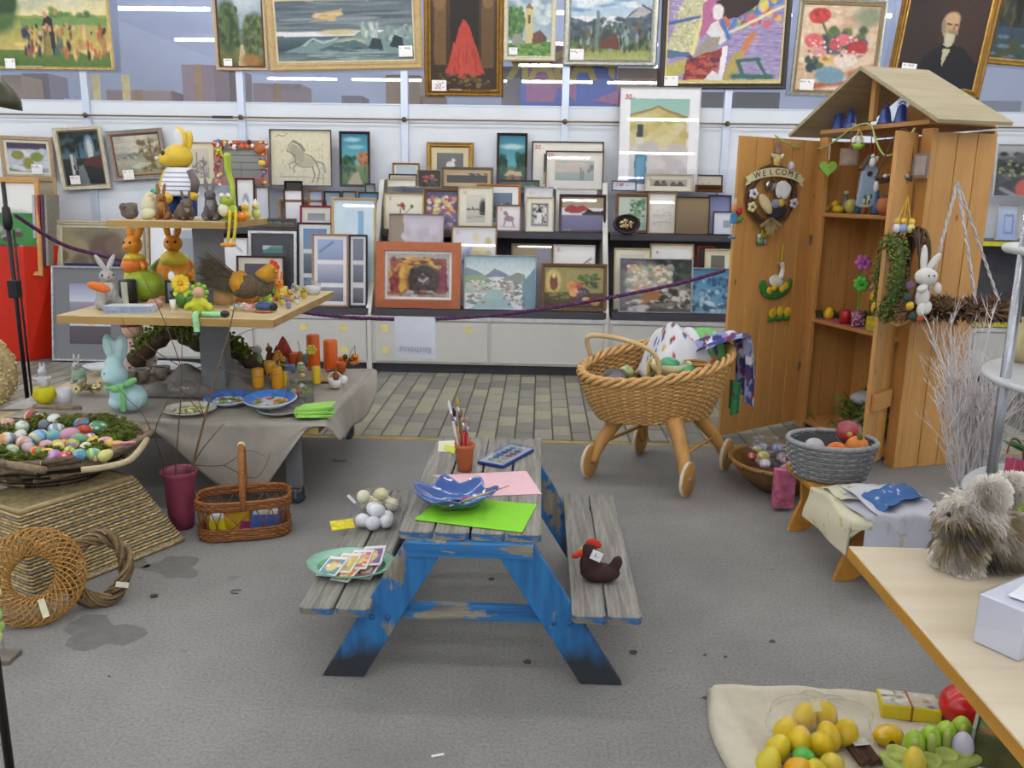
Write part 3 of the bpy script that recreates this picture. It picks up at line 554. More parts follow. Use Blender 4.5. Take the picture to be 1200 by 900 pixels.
# mosaic mirror
t = pic('square mirror in a bright mosaic frame of buttons and shells',253,165,315,232,8.02,[('G','#8f8f88','#75756e'),('R',0,.2,1,.24,'#55554f'),('R',0,.45,1,.5,'#5a5a54'),('R',0,.7,1,.76,'#4c4c46')],.075,'#9a6a60',base=T1,lean=3,name='framed_mirror',plain=True,fd=.03)
mw_ = t.children[0].dimensions.x; rs_ = random.Random(9); w_ = [c for c in t.children if c.name.startswith('frame')][0].data.vertices; W_ = max(v.co.x for v in w_) * 2; H_ = max(v.co.z for v in w_)
for k in range(105):
    s = rs_.random(); e = rs_.choice('TLR'); d_ = rs_.uniform(.012,.062)
    x,z = {'T': (-W_ / 2 + s * W_,H_ - d_),'L': (-W_ / 2 + d_,s * H_),'R': (W_ / 2 - d_,s * H_)}[e]; r = rs_.uniform(.012,.026)
    B().ell((x,-.034,z),(r,.01,r * rs_.uniform(.7,1.1)),n=8,m=5).o('mosaic_piece',mat(rs_.choice(['#c93a2c','#d8682a','#e8e0d0','#3a2a30','#d8c02c','#4a86b8','#8a2c3a','#e08a70','#5a3a2a','#b84a2a']),.3),t,True)
B().ell((W_ / 2 - .07,-.04,H_ - .07),(.05,.014,.05)).o('mosaic_piece',mat('#a8582a',.3),t,True)
B().ell((W_ / 2 - .05,-.04,H_ * .5),(.035,.012,.026)).o('mosaic_piece',mat('#e0c428',.3),t,True)
# --- left bay, top
pic('thin framed pencil drawing of a leaping horse on cream paper',317,152,389,222,8.05,[('G','#d8d0ae','#d2c9a6'),('D',.16,.25,.85,.95,150,.008,.03,['#bdb598','#c6be9e','#b4ac90']),('E',.55,.56,.2,.1,'#b0a88e',.6),('P',[(.3,.34),(.36,.24),(.44,.28),(.58,.46),(.5,.6),(.38,.5)],'#a39c84'),('L',[(.27,.38),(.3,.28),(.36,.2),(.46,.26),(.56,.42),(.68,.48),(.76,.6)],.007,'#5f5a4e'),('L',[(.27,.38),(.33,.4),(.4,.46),(.4,.58),(.52,.66),(.68,.66)],.007,'#6a6558'),('L',[(.38,.2),(.5,.26),(.56,.36)],.02,'#7a7464'),('L',[(.4,.56),(.3,.6),(.32,.7)],.008,'#6a6558'),('L',[(.44,.6),(.36,.68),(.4,.76)],.008,'#6a6558'),('L',[(.74,.58),(.8,.74),(.76,.92)],.01,'#6a6558'),('L',[(.68,.64),(.72,.8),(.68,.94)],.009,'#6a6558'),('L',[(.76,.56),(.88,.6),(.9,.75)],.012,'#8a8474'),('L',[(.14,.84),(.9,.86)],.006,'#8a8470'),('L',[(.86,.45),(.86,1)],.006,'#8a8470'),('L',[(.1,.12),(.14,.08),(.2,.12),(.28,.06)],.006,'#55503f'),('N',.08)],.008,'#4a4440',base=T1,lean=3,q=1.3)
pic('narrow dark framed turquoise picture of green and autumn trees',398,154,434,222,8.05,[('G','#1f7f9c','#4fa6b4',0,.6),('E',.4,.12,.3,.04,'#8fc0cc',.7),('E',.55,.26,.3,.04,'#7fb6c4',.7),('G','#5f8a4a','#4a6a30',.6,1),('P',[(.2,1),(.5,.72),(.62,.74),(.8,1)],'#a89f7c'),('E',.25,.6,.24,.16,'#1f4a30'),('D',.02,.46,.5,.76,30,.08,.05,['#24563a','#183a28','#2f6a42']),('E',.82,.5,.22,.14,'#a8683a'),('D',.6,.38,1,.62,26,.08,.04,['#b87840','#8f5530','#c98a50']),('R',.84,.55,.88,.8,'#4a2f20'),('R',.24,.7,.28,.86,'#2a2018')],.022,'#3b2d28',base=T1,lean=3)
S = dict(lean=3,base=T2 + .002)
for (lab,a,y,ops,kw) in [
    ('tiny dark red framed white picture beside the mosaic mirror',(277,209,299,240),7.85,[('G','#e4e2e0','#d0d2da'),('E',.5,.5,.2,.2,'#9aa0b0')],dict(fw=.012,fc='#4a1f28')),
    ('tiny black framed dark photo in front of the horse drawing',(334,212,355,240),7.88,[('G','#3a3838','#26262a')],dict(fw=.012,fc='#241f20')),
    ('tiny brown framed white picture under the horse drawing',(333,222,356,250),7.86,[('G','#e8e8ea','#dcdce0')],dict(fw=.012,fc='#6a4a34')),
    ('tiny orange framed blue picture below the horse drawing',(362,223,379,250),7.86,[('G','#8fa3c0','#c3cad8')],dict(fw=.011,fc='#b0743c')),
    ('tiny dark blue framed picture below the turquoise trees',(380,224,400,250),7.86,[('G','#7f95a8','#a8b4b8')],dict(fw=.012,fc='#3a3f55')),
    ('tiny grey framed picture below the turquoise trees',(401,224,418,250),7.86,[('G','#9aa0a0','#75787a')],dict(fw=.011,fc='#5f5a58')),
    ('tiny wood framed blue picture beside the shelf divider',(420,225,444,250),7.86,[('G','#4f86b0','#7aa8c4')],dict(fw=.011,fc='#6f5a40')),
    ('tiny grey framed landscape at the shelf divider',(428,215,440,240),7.89,[('G','#8a8f90','#6a6c66')],dict(fw=.01,fc='#6a6460')),
    ('small white framed card behind the yellow chicks',(300,219,316,245),7.86,[('G','#d2d4dc','#b8bcc8')],dict(fw=.01,fc='#8a7a70')),
]: pic(lab,*a,y,ops,**{**S,**kw},group='small pictures on the top ledge') 
S = dict(lean=7,base=T2)
pic('wide brown wooden framed empty picture above the red frame',327,234,384,268,7.86,[('G','#5f5340','#4a4234')],fw=.03,fc='w8a6a48',**S)
pic('red framed picture with cream mat and grey print',352,241,390,276,7.76,[('G','#8f8f94','#a0a0a4')],fw=.018,fc='#a02a38',mw=.05,mc='#dcd8c8',**S)
pic('brown framed picture of tiny green leaves',300,256,348,300,7.74,[('G','#3a4434','#4a5440'),('D',0,0,1,1,160,.03,.04,['#6a7a58','#aab09a','#2a3326','#8a9a78'])],fw=.026,fc='#5a4028',**S)
S = dict(lean=7,base=T3)
pic('tall pale wooden framed light blue print with wide mat',389,232,441,352,7.36,[('G','#bfd6e6','#dfeaf0'),('R',.7,0,1,1,'#7fb0d8'),('R',0,.55,1,1,'#e6eef2')],fw=.02,fc='wc9a878',mw=.09,mc='#cfe0e6',mwb=.42,gl=True,**S)
pic('dark purple framed panel of three landscape photographs',349,261,390,352,7.42,[('G','#5f86b8','#7a9ab8',0,.3),('R',0,.3,1,.36,'#e8e8e4'),('G','#7a8a9a','#48586a',.36,.64),('R',0,.64,1,.7,'#e8e8e4'),('G','#5a88b8','#4a6048',.7,1)],fw=.016,fc='#2e2a40',mw=.035,mc='#e8e8e4',gl=True,**S)
pic('pale wooden framed panel of three bluish photographs',366,274,409,362,7.25,[('G','#9fb0d8','#8494b8',0,.34),('R',0,.34,1,.4,'#e6e4e0'),('G','#b8bccc','#7a80a0',.4,.7),('R',0,.7,1,.76,'#e6e4e0'),('G','#8f90a0','#6a6a78',.76,1),('L',[(.1,.2),(.6,.05)],.02,'#5f74b0')],fw=.018,fc='wb08a70',mw=.03,mc='#e6e4e0',gl=True,**S)
pic('dark green grey framed panel of three dim photographs',409,275,431,362,7.27,[('G','#7f8a9a','#6f7a8a',0,.34),('R',0,.34,1,.4,'#dcdcdc'),('G','#8a90a0','#62687a',.4,.68),('R',0,.68,1,.76,'#dcdcdc'),('G','#80808a','#5a5a66',.76,1)],fw=.016,fc='#3a4044',mw=.02,mc='#dcdcdc',gl=True,**S)
pic('white framed green print with a wide charcoal mat',292,271,348,352,7.36,[('G','#7ea8a0','#2f6a5a',0,.6),('P',[(0,0),(.5,0),(.2,.5),(0,.6)],'#b3c8d0'),('G','#3a8068','#3f7f70',.6,1)],fw=.022,fc='#eceaea',mw=.1,mc='#3f3f46',mwb=.42,gl=True,**S)
pic('dark brown framed picture behind the straw hen',278,300,334,362,7.25,[('G','#4a4450','#3a3640')],fw=.016,fc='#4a2f2c',mw=.05,mc='#cfc8b8',gl=True,**S)
pic('plain white unframed board behind the straw hen',259,279,291,362,7.3,[('G','#e0e0e2','#cfcfd4'),('L',[(.5,.1),(.8,.2)],.02,'#a8a8b8')],fw=.006,fc='#d8d8da',**S)
pic('gold edged shiny white print behind the orange rabbits',174,258,258,362,7.34,[('G','#e8eaec','#dcdfe4'),('R',.34,.1,.74,1,'#a7adb4'),('R',.38,.2,.7,.9,'#8d949c')],fw=.018,fc='wgold',gl=True,lip=(.006,'#6a4a34'),**S)
# --- middle bay, top tier
S = dict(lean=4,base=T1)
pic('gold framed grey picture of a small white cat',500,167,555,222,8.1,[('G','#6e6c6e','#5f5d60'),('E',.52,.48,.16,.14,'#d2d2d0'),('E',.62,.3,.07,.08,'#cfcfcc')],fw=.045,fc='gold',mw=.05,mc='#cdbf9a',**S)
pic('dark framed turquoise picture of a log cabin among firs',582,156,618,222,8.1,[('G','#1f7790','#4fa0b0',0,.6),('E',.5,.22,.4,.05,'#a8cdd0',.7),('G','#4a7a48','#3a5f30',.6,1),('E',.12,.62,.22,.26,'#1c4632'),('E',.9,.6,.24,.26,'#1c4632'),('D',.0,.4,.3,.8,20,.07,.05,['#24563a','#163a2a']),('D',.66,.36,1,.8,24,.07,.05,['#24563a','#163a2a']),('R',.3,.74,.8,.92,'#8f5f3c'),('P',[(.22,.76),(.4,.68),(.85,.7),(.88,.78)],'#c9a878'),('R',.5,.8,.6,.92,'#4a2f20')],fw=.022,fc='#3b2f28',**S)
pic('dark framed white matted print with red price mark',623,166,707,222,8.12,[('G','#3f4a48','#5a6a40'),('R',0,.6,1,1,'#c9b83c')],fw=.012,fc='#4a3a34',mw=.1,mwb=.04,mc='#e6e2d6',mark=('50.-',631,173,7),**S)
pic('thin framed pastel landscape with cypress trees and pink clouds',639,177,707,236,8.02,[('G','#a8b8b0','#c4b4a4',0,.55),('D',0,.1,.7,.6,30,.16,.08,['#cdb8a4','#b9bfb2','#d2bba8']),('G','#a8b0a0','#8fa898',.55,1),('L',[(.66,.95),(.66,.35)],.02,'#6f8578'),('L',[(.72,.95),(.72,.5)],.02,'#748a7c'),('E',.93,.35,.06,.16,'#75897a'),('E',.86,.5,.05,.1,'#75897a')],fw=.012,fc='#6a5a50',mw=.075,mc='#e2dccf',mark=('20.-',646,183,6),gl=True,**S)
for (lab,a,y,ops,kw) in [
    ('small gold framed pale blue picture under the white post',(460,191,492,222),8.1,[('G','#a8bcc8','#d8dcd8')],dict(fw=.016,fc='gold',mw=.02,mc='#e4e0d4')),
    ('small black framed cream picture beside the flower embroidery',(456,204,489,224),8.04,[('G','#c9c0a0','#b0a890')],dict(fw=.012,fc='#26242a',mw=.012)),
    ('small yellow edged white matted card beside the flower embroidery',(454,210,488,238),7.98,[('G','#dcd8c8','#cfcabb')],dict(fw=.01,fc='wc9b86a',mw=.03)),
    ('tiny silver framed grey landscape in front of the white card',(464,218,492,238),7.95,[('G','#8f9296','#6d7074')],dict(fw=.012,fc='alu')),
    ('small black picture of embroidered red flowers',(489,199,518,236),7.99,[('G','#1d1a1c','#1a181a'),('D',.2,.3,.8,.7,16,.07,.06,['#b83a2c','#d85a3a','#c9483a']),('D',.2,.5,.8,.95,14,.03,.06,['#4a6a3a','#35502c'])],dict(fw=.012,fc='wgold')),
    ('tan double framed dark picture beside the black embroidery',(517,196,578,236),8.05,[('G','#3a3434','#45403f'),('R',0,0,1,.22,'#c2a878'),('D',.55,0,1,.22,12,.05,.05,['#3a3030','#55483c'])],dict(fw=.022,fc='w6f5440',mw=.03,mc='#c2a878')),
    ('dark framed picture of green leaves below the cabin picture',(584,211,632,240),7.99,[('G','#5f6068','#4a4a50'),('D',.45,.1,1,.9,40,.05,.08,['#4f7a3c','#35582c','#6a9450'])],dict(fw=.012,fc='#2e2a30')),
]: pic(lab,*a,y,ops,**{**S,**kw})
# --- middle bay, middle tier
S = dict(lean=8,base=T2)
pic('thin gold framed white picture of two red flowers',450,226,497,271,7.76,[('G','#e2dcc6','#dcd6c0'),('D',.34,.28,.5,.44,9,.045,.045,['#8a3424','#a84a34']),('D',.62,.3,.76,.42,6,.03,.03,['#4a4a3c','#3a5a4a','#5a3a34']),('L',[(.4,.42),(.42,.6)],.012,'#4a5a34'),('L',[(.68,.4),(.52,.58)],.01,'#4a5a34')],fw=.012,fc='wc2b27a',mark=('5',457,233,6),**S)
pic('wooden framed painting of a purple and yellow flower bouquet',497,222,538,272,7.82,[('G','#5a5a78','#68607f'),('D',.05,.15,.95,.7,90,.07,.05,['#c9b04a','#b8506a','#d890a0','#e0d6cc','#9a4a78','#d8c870','#b03a50']),('D',0,.65,1,1,40,.08,.05,['#7a6aa0','#54507a','#a8a0c0']),('N',.2)],fw=.018,fc='w9a6a3a',**S)
pic('cream matted ink drawing of a lake shore with dark trees',537,219,578,272,7.76,[('G','#cdc8b8','#bdb8a8'),('R',0,.5,.8,.54,'#6a6860'),('E',.86,.5,.18,.34,'#34342f',.5),('G','#b8b4a6','#c6c0ae',.72,1),('D',.1,.46,.6,.54,12,.04,.03,['#5a5850']),('L',[(.1,.8),(.9,.76)],.014,'#8a8678')],fw=.012,fc='wd2ccb4',mw=.06,mc='#ddd8c6',mark=('10.-',545,226,5),**S)
pic('orange wooden framed blue landscape with white mat',558,216,610,271,7.88,[('G','#6a7f98','#4a5f68'),('D',0,.4,1,1,26,.1,.08,['#5a7060','#7f90a0','#3f5048'])],fw=.022,fc='wb8783a',mw=.055,mc='#e4e4e2',**S)
pic('small pink brown framed sketch of a brown horse',581,240,611,275,7.74,[('G','#e8e4e2','#e2dcd8'),('E',.52,.52,.22,.12,'#a07a80'),('E',.36,.3,.09,.09,'#94707a'),('L',[(.42,.36),(.48,.48)],.06,'#9a747c'),('L',[(.36,.6),(.3,.8)],.03,'#94707a'),('L',[(.66,.6),(.72,.82)],.03,'#94707a'),('L',[(.2,.85),(.8,.86)],.02,'#c89a98')],fw=.014,fc='w9a6f5f',mark=('3.-',588,246,5),**S)
pic('cream framed black woodcut of a house',616,231,649,275,7.75,[('G','#d2d0c4','#c8c6ba'),('R',.1,.1,.9,.9,'#b8b6ac'),('L',[(.1,.1),(.9,.1),(.9,.9),(.1,.9),(.1,.1)],.025,'#2a2a2c'),('D',.15,.15,.85,.85,60,.05,.05,['#2f2f32','#e0ded2','#46464a']),('R',.35,.4,.6,.8,'#e2e0d6'),('P',[(.3,.42),(.48,.2),(.66,.42)],'#26262a')],fw=.014,fc='wd8cfae',mw=.03,mc='#e4e0d0',**S)
pic('dark framed picture of red hills over violet water',655,228,710,277,7.76,[('G','#a39676','#a89a7a',0,.34),('P',[(.05,.4),(.22,.22),(.36,.3),(.5,.24),(.64,.36),(.5,.48),(.2,.5)],'#a83032'),('P',[(.1,.45),(.4,.52),(.6,.38),(.55,.5),(.3,.56)],'#d8d2c8'),('P',[(.5,.5),(.64,.36),(.8,.44),(1,.4),(1,.55),(.5,.58)],'#33262c'),('G','#7a7498','#5f5c84',.56,1)],fw=.024,fc='#4a2f30',gl=True,**S)
pic('silver framed white card with red mark behind the woodcut',614,219,648,268,7.9,[('G','#e4e4e0','#dcdcd8')],fw=.01,fc='alu',mark=('1.-',622,226,5),**S)
pic('white framed pale print behind the red hills',651,221,699,268,7.88,[('G','#d6dad2','#cfd2ca')],fw=.012,fc='#e6e4dc',mw=.02,**S)
# --- middle bay, bottom tier
S = dict(lean=9,base=T3)
pic('thin framed picture of pale shape on brown ground',456,251,520,330,7.42,[('G','#a08f7a','#9a8a72'),('P',[(.25,.0),(1,.0),(1,.28),(.8,.34),(.78,.5),(.6,.5),(.4,.46),(.28,.3)],'#c9c0cc'),('D',.25,.1,.95,.4,14,.08,.05,['#cfc8d4','#c0b6c0'])],fw=.008,fc='wc4b8a6',gl=True,**S)
pic('thin wooden framed picture of blue hydrangea and yellow flowers',529,265,582,330,7.4,[('G','#dcdce0','#d8d8dc'),('E',.45,.42,.22,.18,'#8f9ac0',.5),('D',.25,.28,.68,.6,50,.04,.03,['#7f8cbc','#a3acd0','#6a78ac']),('D',.4,.1,.85,.45,14,.07,.05,['#d8c88a','#e0d4a8','#cdc07a'])],fw=.012,fc='wb08d4a',mark=('3.-',537,273,5),gl=True,**S)
pic('broad orange framed print of a dark lion head on yellow',441,284,540,364,7.26,[('G','#b3aea4','#a8a49c'),('R',.05,.12,.95,.92,'#94552f'),('D',.05,.12,.3,.9,40,.04,.08,['#8a2f3a','#a03a34','#7a2a34','#c9862c']),('D',.75,.12,.95,.9,40,.04,.08,['#8a2f48','#a03a40','#7a2a44']),('D',.2,.1,.85,.35,60,.06,.04,['#d0a02c','#c98a24','#5a4a30','#e0b848']),('D',.22,.4,.36,.9,30,.03,.08,['#d8a828','#c9942a']),('E',.58,.6,.27,.36,'#3f3430',.3),('D',.38,.36,.78,.92,60,.05,.06,['#4a3c34','#352b2a','#5a4a3c','#2f2b2c']),('D',.5,.45,.64,.7,12,.03,.04,['#6a6058','#7a7068']),('L',[(.52,.6),(.58,.64),(.64,.56)],.015,'#b8b0a8'),('D',.02,.86,.98,.98,26,.06,.03,['#8f8a80','#a85a30','#b8b2a8']),('N',.2)],fw=.075,fc='wa85c34',mw=.022,mc='#e2e2e0',q=1.5,plain=True,gl=True,**S)
pic('silver framed watercolour of a river town below green hills',544,299,628,365,7.26,[('G','#9fc0c8','#d2dcd8',0,.35),('P',[(0,.4),(0,.22),(.15,.28),(.3,.38)],'#7f92a0'),('P',[(.25,.4),(.42,.24),(.6,.34),(.7,.4)],'#7f8aa4'),('P',[(0,.5),(0,.38),(.25,.34),(.4,.46),(.3,.54)],'#8fa884'),('G','#b8c4b0','#a9b8a8',.5,.7),('P',[(.4,.52),(.6,.38),(.75,.3),(.85,.34),(.9,.7),(.7,.75)],'#8a968a'),('D',.1,.46,.85,.66,110,.03,.02,['#c9b8a8','#7a8a80','#d8d4c8','#6f7a74','#a88f80','#e0ded6']),('P',[(.08,1),(.3,.72),(.42,.64),(.5,.64),(.62,.8),(.7,1)],'#9fbcb8'),('P',[(.82,1),(.82,.5),(1,.2),(1,1)],'#6f93a0'),('D',.05,.7,.3,.9,20,.05,.02,['#8a9a78','#b8b0a0','#6f8068']),('D',.56,.66,.84,.92,30,.03,.03,['#6a7a74','#c8c0b4','#8a9088']),('N',.1)],fw=.01,fc='alu',q=1.4,gl=True,**S)
pic('wide tan framed picture behind the watercolour town',599,286,648,345,7.42,[('G','#9a8868','#8f7f66'),('R',.62,.0,.95,1,'#8a8a98')],fw=.014,fc='w8a7a5c',gl=True,**S)
pic('white card with a grey pencil sketch of roofs',648,287,697,345,7.38,[('G','#e2e0de','#dad8d6'),('P',[(.35,.5),(.9,.25),(.95,.4),(.5,.6)],'#9a9a9c'),('L',[(.3,.5),(.92,.2)],.014,'#66666a'),('L',[(.35,.58),(.95,.38)],.012,'#77777a')],fw=.008,fc='#d6d4d0',mark=('5.-',655,293,6),**S)
pic('brown framed still life of fruit with a glowing lantern figure',634,309,711,367,7.26,[('G','#a0955c','#968a50',0,.62),('G','#5f4a2c','#4c3a22',.62,1),('E',.15,.36,.13,.3,'#c9b060'),('E',.16,.38,.07,.2,'#7a3f2c'),('E',.16,.22,.03,.06,'#d8c090'),('E',.45,.45,.08,.12,'#c98a3c'),('E',.52,.52,.09,.12,'#c9703a'),('E',.5,.62,.08,.1,'#d89a60'),('E',.6,.46,.06,.09,'#b84a30'),('D',.56,.5,.74,.76,34,.025,.035,['#4a3a5a','#5f4a70','#3a2f48']),('D',.55,.18,.95,.5,40,.04,.035,['#4f6a34','#5f7a3c','#3a522c']),('D',.1,.62,.4,.8,30,.04,.03,['#4a6030','#5f703c','#8a7a3c']),('E',.86,.86,.08,.07,'#c98a30'),('E',.7,.78,.06,.06,'#c9a04a'),('N',.16)],fw=.03,fc='w75583a',q=1.5,**S)
# --- right bay
S = dict(lean=5,base=T1)
pic('tall white matted print of a yellow house with blue door',725,103,819,222,8.04,[('G','#8fbfae','#9cc6b2',0,.2),('P',[(.02,.2),(.48,.1),(.96,.22),(.96,1),(.02,1)],'#c9b86a'),('D',.04,.2,.94,.55,40,.1,.05,['#cfc07a','#bdac5c','#d6ca90']),('R',.02,.56,1,.94,'#cbc5c0'),('D',.04,.56,1,.92,26,.12,.06,['#d2ccc8','#bfb8b4']),('R',.13,.3,.23,.45,'#3a4f58'),('R',.11,.46,.25,.53,'#d8d4c4'),('R',.1,.64,.31,.96,'#4a88a8'),('R',.14,.68,.27,.92,'#5f9ab4'),('R',.0,.94,.36,1,'#4a6a9a'),('L',[(.02,.2),(.48,.1),(.96,.22)],.014,'#9a7a44')],fw=.006,fc='#e4e2e0',mw=.09,mc='#ecebe9',mwb=.06,gl=True,q=1.3,mark=('30.-',736,114,8),**S)
pic('small navy framed white certificate with red price',716,212,745,262,7.96,[('G','#e8e6ea','#dadce6'),('D',.15,.3,.85,.5,16,.06,.01,['#b8a0b0'])],fw=.01,fc='#3a3f6a',mark=('2.00',725,217,5),**S)
pic('scallop edged sepia print of three seated figures',755,204,811,240,7.99,[('G','#b8b09a','#a8a08c'),('E',.2,.4,.07,.14,'#4a443a'),('E',.2,.75,.1,.3,'#5a5348'),('E',.36,.36,.07,.14,'#4a443a'),('E',.38,.75,.1,.3,'#645c50'),('E',.62,.5,.06,.12,'#4f483e'),('E',.64,.8,.1,.24,'#5f574c'),('E',.8,.46,.06,.12,'#4f483e'),('E',.82,.8,.1,.26,'#5a5348')],fw=.014,fc='wd8d2c0',mw=.035,mc='#ddd6c0',mark=('5.-',762,210,5),**S)
pic('brown framed cream matted sketch beside the sepia print',811,205,846,240,8.06,[('G','#cfc6b0','#c8bfa8'),('L',[(.3,.5),(.6,.4)],.02,'#8a7f6a')],fw=.012,fc='#5a4a3c',mw=.025,mc='#d8cfb8',**S)
pic('small dark brown carved wooden framed picture',814,217,846,250,7.97,[('G','#4a2f24','#3c281e')],fw=.022,fc='w6a4028',lip=(.012,'#45281a'),**S)
S = dict(lean=8,base=T2)
pic('brown framed picture of green fern leaves',721,227,761,277,7.82,[('G','#b8c4b8','#a8b8b0'),('D',.4,.1,.9,.7,40,.08,.05,['#5a8a5a','#426a4a','#7aa070']),('R',0,.75,1,1,'#9ab0a8')],fw=.028,fc='w7a5230',**S)
pic('thin gold framed printed text sheet',759,226,792,277,7.8,[('G','#e6e2da','#dcd6c8')] + [('L',[(.16,.42 + .06 * k),(.84,.42 + .06 * k)],.008,'#b8b2a6') for k in range(8)],fw=.012,fc='wb0a078',gl=True,**S)
pic('plain brown hardboard picture back',791,231,831,278,7.76,[('G','#85704f','#7a6646')],fw=.006,fc='#5f4c36',**S)
pic('small purple framed white print beside the shed door',835,248,862,278,7.75,[('G','#e2e4ec','#d6dae4'),('R',.45,.35,.8,.7,'#9aa4b0')],fw=.01,fc='#3a3450',**S)
pic('blue edged card standing behind the small purple frame',829,229,856,275,7.88,[('G','#5a5f8a','#a8b0dc')],fw=.008,fc='#4a4460',**S)
p = ony(734,273,7.66); p.z = T2
t = thing('oval_picture','black oval framed picture of dried flowers','picture',p,R=rot(-8)); px = mpp(p); rw,rh = 16 * px,11.5 * px
f = B(); R_ = rot(90)
f.lathe([(.8,0),(1,-.0),(1.0,.02),(.92,.03),(.8,.015)],30,(0,0,rh),rot(90),sx=rw,sy=rh,cap=False); f.v = [(x,y if abs(y) < .05 else y,z) for x,y,z in f.v]; f.o('frame',mat('#231d1e',.4),t,True)
f = B(); f.lathe([(0,.004),(.82,.004)],30,(0,0,rh),rot(90),sx=rw,sy=rh); f.o('backing',mat('#3a3034',.8),t)
for k in range(26):
    a = RND.uniform(0,6.28); r = RND.random() ** .6; B().ell((r * math.cos(a) * rw * .5,-.012,rh + r * math.sin(a) * rh * .5),(.012,.006,.01),n=7,m=4).o('dried_flower',mat(RND.choice(['#b89a6a','#d8c49a','#a87a4a','#8f8a5a','#c9a88a']),.8),t,True)
S = dict(lean=9,base=T3)
pic('silver framed picture of a flower bouquet in a basket by a wall',725,303,811,369,7.26,[('G','#6a646c','#75706f'),('D',0,0,1,.7,40,.12,.06,['#7a747c','#5a555e','#85807f']),('D',.55,0,1,.5,40,.08,.06,['#3a4a42','#2f3f3a','#4f5f50']),('E',.4,.4,.3,.3,'#a8a08c',.5),('D',.1,.12,.72,.66,150,.04,.04,['#d8d4c0','#c9bc84','#b89aa0','#e0dcc8','#a8b0b8','#c9985a','#8a9a70']),('P',[(.3,.85),(.33,.6),(.58,.6),(.55,.85)],'#a8703f'),('D',.6,.55,1,.95,60,.05,.05,['#4a5048','#d0ccc0','#33403a','#a8a098']),('G','#6a665c','#5c5850',.92,1),('D',.1,.78,.8,.98,30,.07,.03,['#8a8578','#c9c4b8','#55524a']),('N',.16)],fw=.012,fc='alu',q=1.4,gl=True,**S)
pic('silver framed blue picture of stacked town houses',810,314,860,371,7.28,[('G','#4f93bd','#6aa5c4'),('D',.0,.2,1,.95,90,.06,.06,['#2f6f98','#7fb4cc','#24587f','#a8cdd8','#4a86a8']),('D',0,.75,1,.95,20,.08,.03,['#cfe0e4','#3a6a80'])],fw=.012,fc='alu',gl=True,**S)
pic('cream matted picture with gold edge behind the flower basket',719,291,762,345,7.42,[('G','#cfcabb','#bdb8a8')],fw=.012,fc='wd0c49a',mw=.04,mc='#e2dcc8',**S)
pic('gold framed white print with a red mark',761,286,812,345,7.4,[('G','#dfe0de','#d4d6d4')],fw=.012,fc='wgold',mark=('4.-',770,296,5),**S)
pic('thin red framed dark picture beside the shed door',816,289,836,345,7.46,[('G','#3a3234','#453c3c')],fw=.012,fc='#b83a2c',**S)
pic('cream framed small dark print beside the shed door',825,292,856,345,7.38,[('G','#6a6a5c','#4a4a40')],fw=.014,fc='wd8cfa8',mw=.04,mc='#ddd6bc',**S)
# --- pictures standing on the floor at the far end
pic('aluminium framed sunset photograph with grey mat on the floor',62,312,150,423,7.42,[('G','#8a8fb0','#c9ccd8',0,.3),('G','#9a94a8','#75687a',.3,.6),('D',.1,.56,.9,.68,20,.1,.02,['#c97a34','#a8583a','#d89a48']),('E',.55,.66,.08,.03,'#f0b840',.5),('G','#5a4c58','#4a4048',.7,1)],fw=.02,fc='alu',mw=.135,mc='#77787a',base=0.0,lean=9,gl=True)
pic('large beige framed brown landscape behind the sunset photograph',67,259,172,423,7.56,[('G','#8a8168','#857450'),('D',0,0,1,1,80,.12,.08,['#7a6f58','#94875f','#6a5a48','#a08f58']),('D',.45,.1,.8,.6,30,.1,.08,['#5f4c40','#6f5a4c']),('N',.1)],fw=.045,fc='wb5aa92',base=0.0,lean=7,lip=(.02,'#c9c0a8'))
pic('navy framed picture between the beige frame and sunset photograph',78,309,142,423,7.5,[('G','#3a3f60','#2f3350')],fw=.03,fc='#2c3566',base=0.0,lean=8)
# --- dark picture and card on the last shelf
pic('dark flower still life with a red bird beyond the shed',1165,170,1260,231,7.96,[('G','#b8bcc0','#4a4c50',0,.3),('G','#3a3c3e','#303234',.3,1),('D',0,.14,1,.95,90,.06,.05,['#2f3032','#45474a','#55585a','#26282a']),('D',.05,.3,.4,.6,14,.03,.03,['#7f8a48','#9aa05a']),('E',.42,.85,.14,.2,'#c9442c'),('L',[(.1,.85),(.3,1)],.03,'#8a8f90')],fw=.008,fc='#d8d4cc',base=None,lean=4)
pic('orange edged white printed card beyond the shed',1166,240,1192,286,7.7,[('G','#b9c0d4','#8fa8dc'),('L',[(.4,.3),(.8,.3),(.8,.8),(.4,.8),(.4,.3)],.03,'#6a80b8')],fw=.008,fc='#c9c4bc',base=T2,lean=6)
# ================================================================ LEFT SIDE: tiered table and what stands on it
LX,LY = -1.75,4.51
Z1,Z2,Z3 = .42,.95,1.385
BEECH = wood('#c8b48a','#b29a6c',0,3,.4,False,.02); EDGE = wood('#ab8a50','#967642',0,3,.45,False,.02); STEEL = mat('#77787c',.45,.06,metal=.2)
tt = thing('tiered_display_table','three tier wooden display table on casters with a grey pole','table',(LX,LY,0))
def slab(x0,x1,y0,y1,z,th,nm):
    o_ = B().bb(x0 - LX,x1 - LX,y0 - LY,y1 - LY,z - th,z).o(nm,BEECH,tt,bev=.003)
    e = .0012; b = B(); X0,X1,Y0,Y1 = x0 - LX - e,x1 - LX + e,y0 - LY - e,y1 - LY + e
    b.bb(X0,X1,Y0,Y0 + .002,z - th + .003,z - .003); b.bb(X1 - .002,X1,Y0,Y1,z - th + .003,z - .003); b.bb(X0,X0 + .002,Y0,Y1,z - th + .003,z - .003); b.o('edge_band',EDGE,o_)
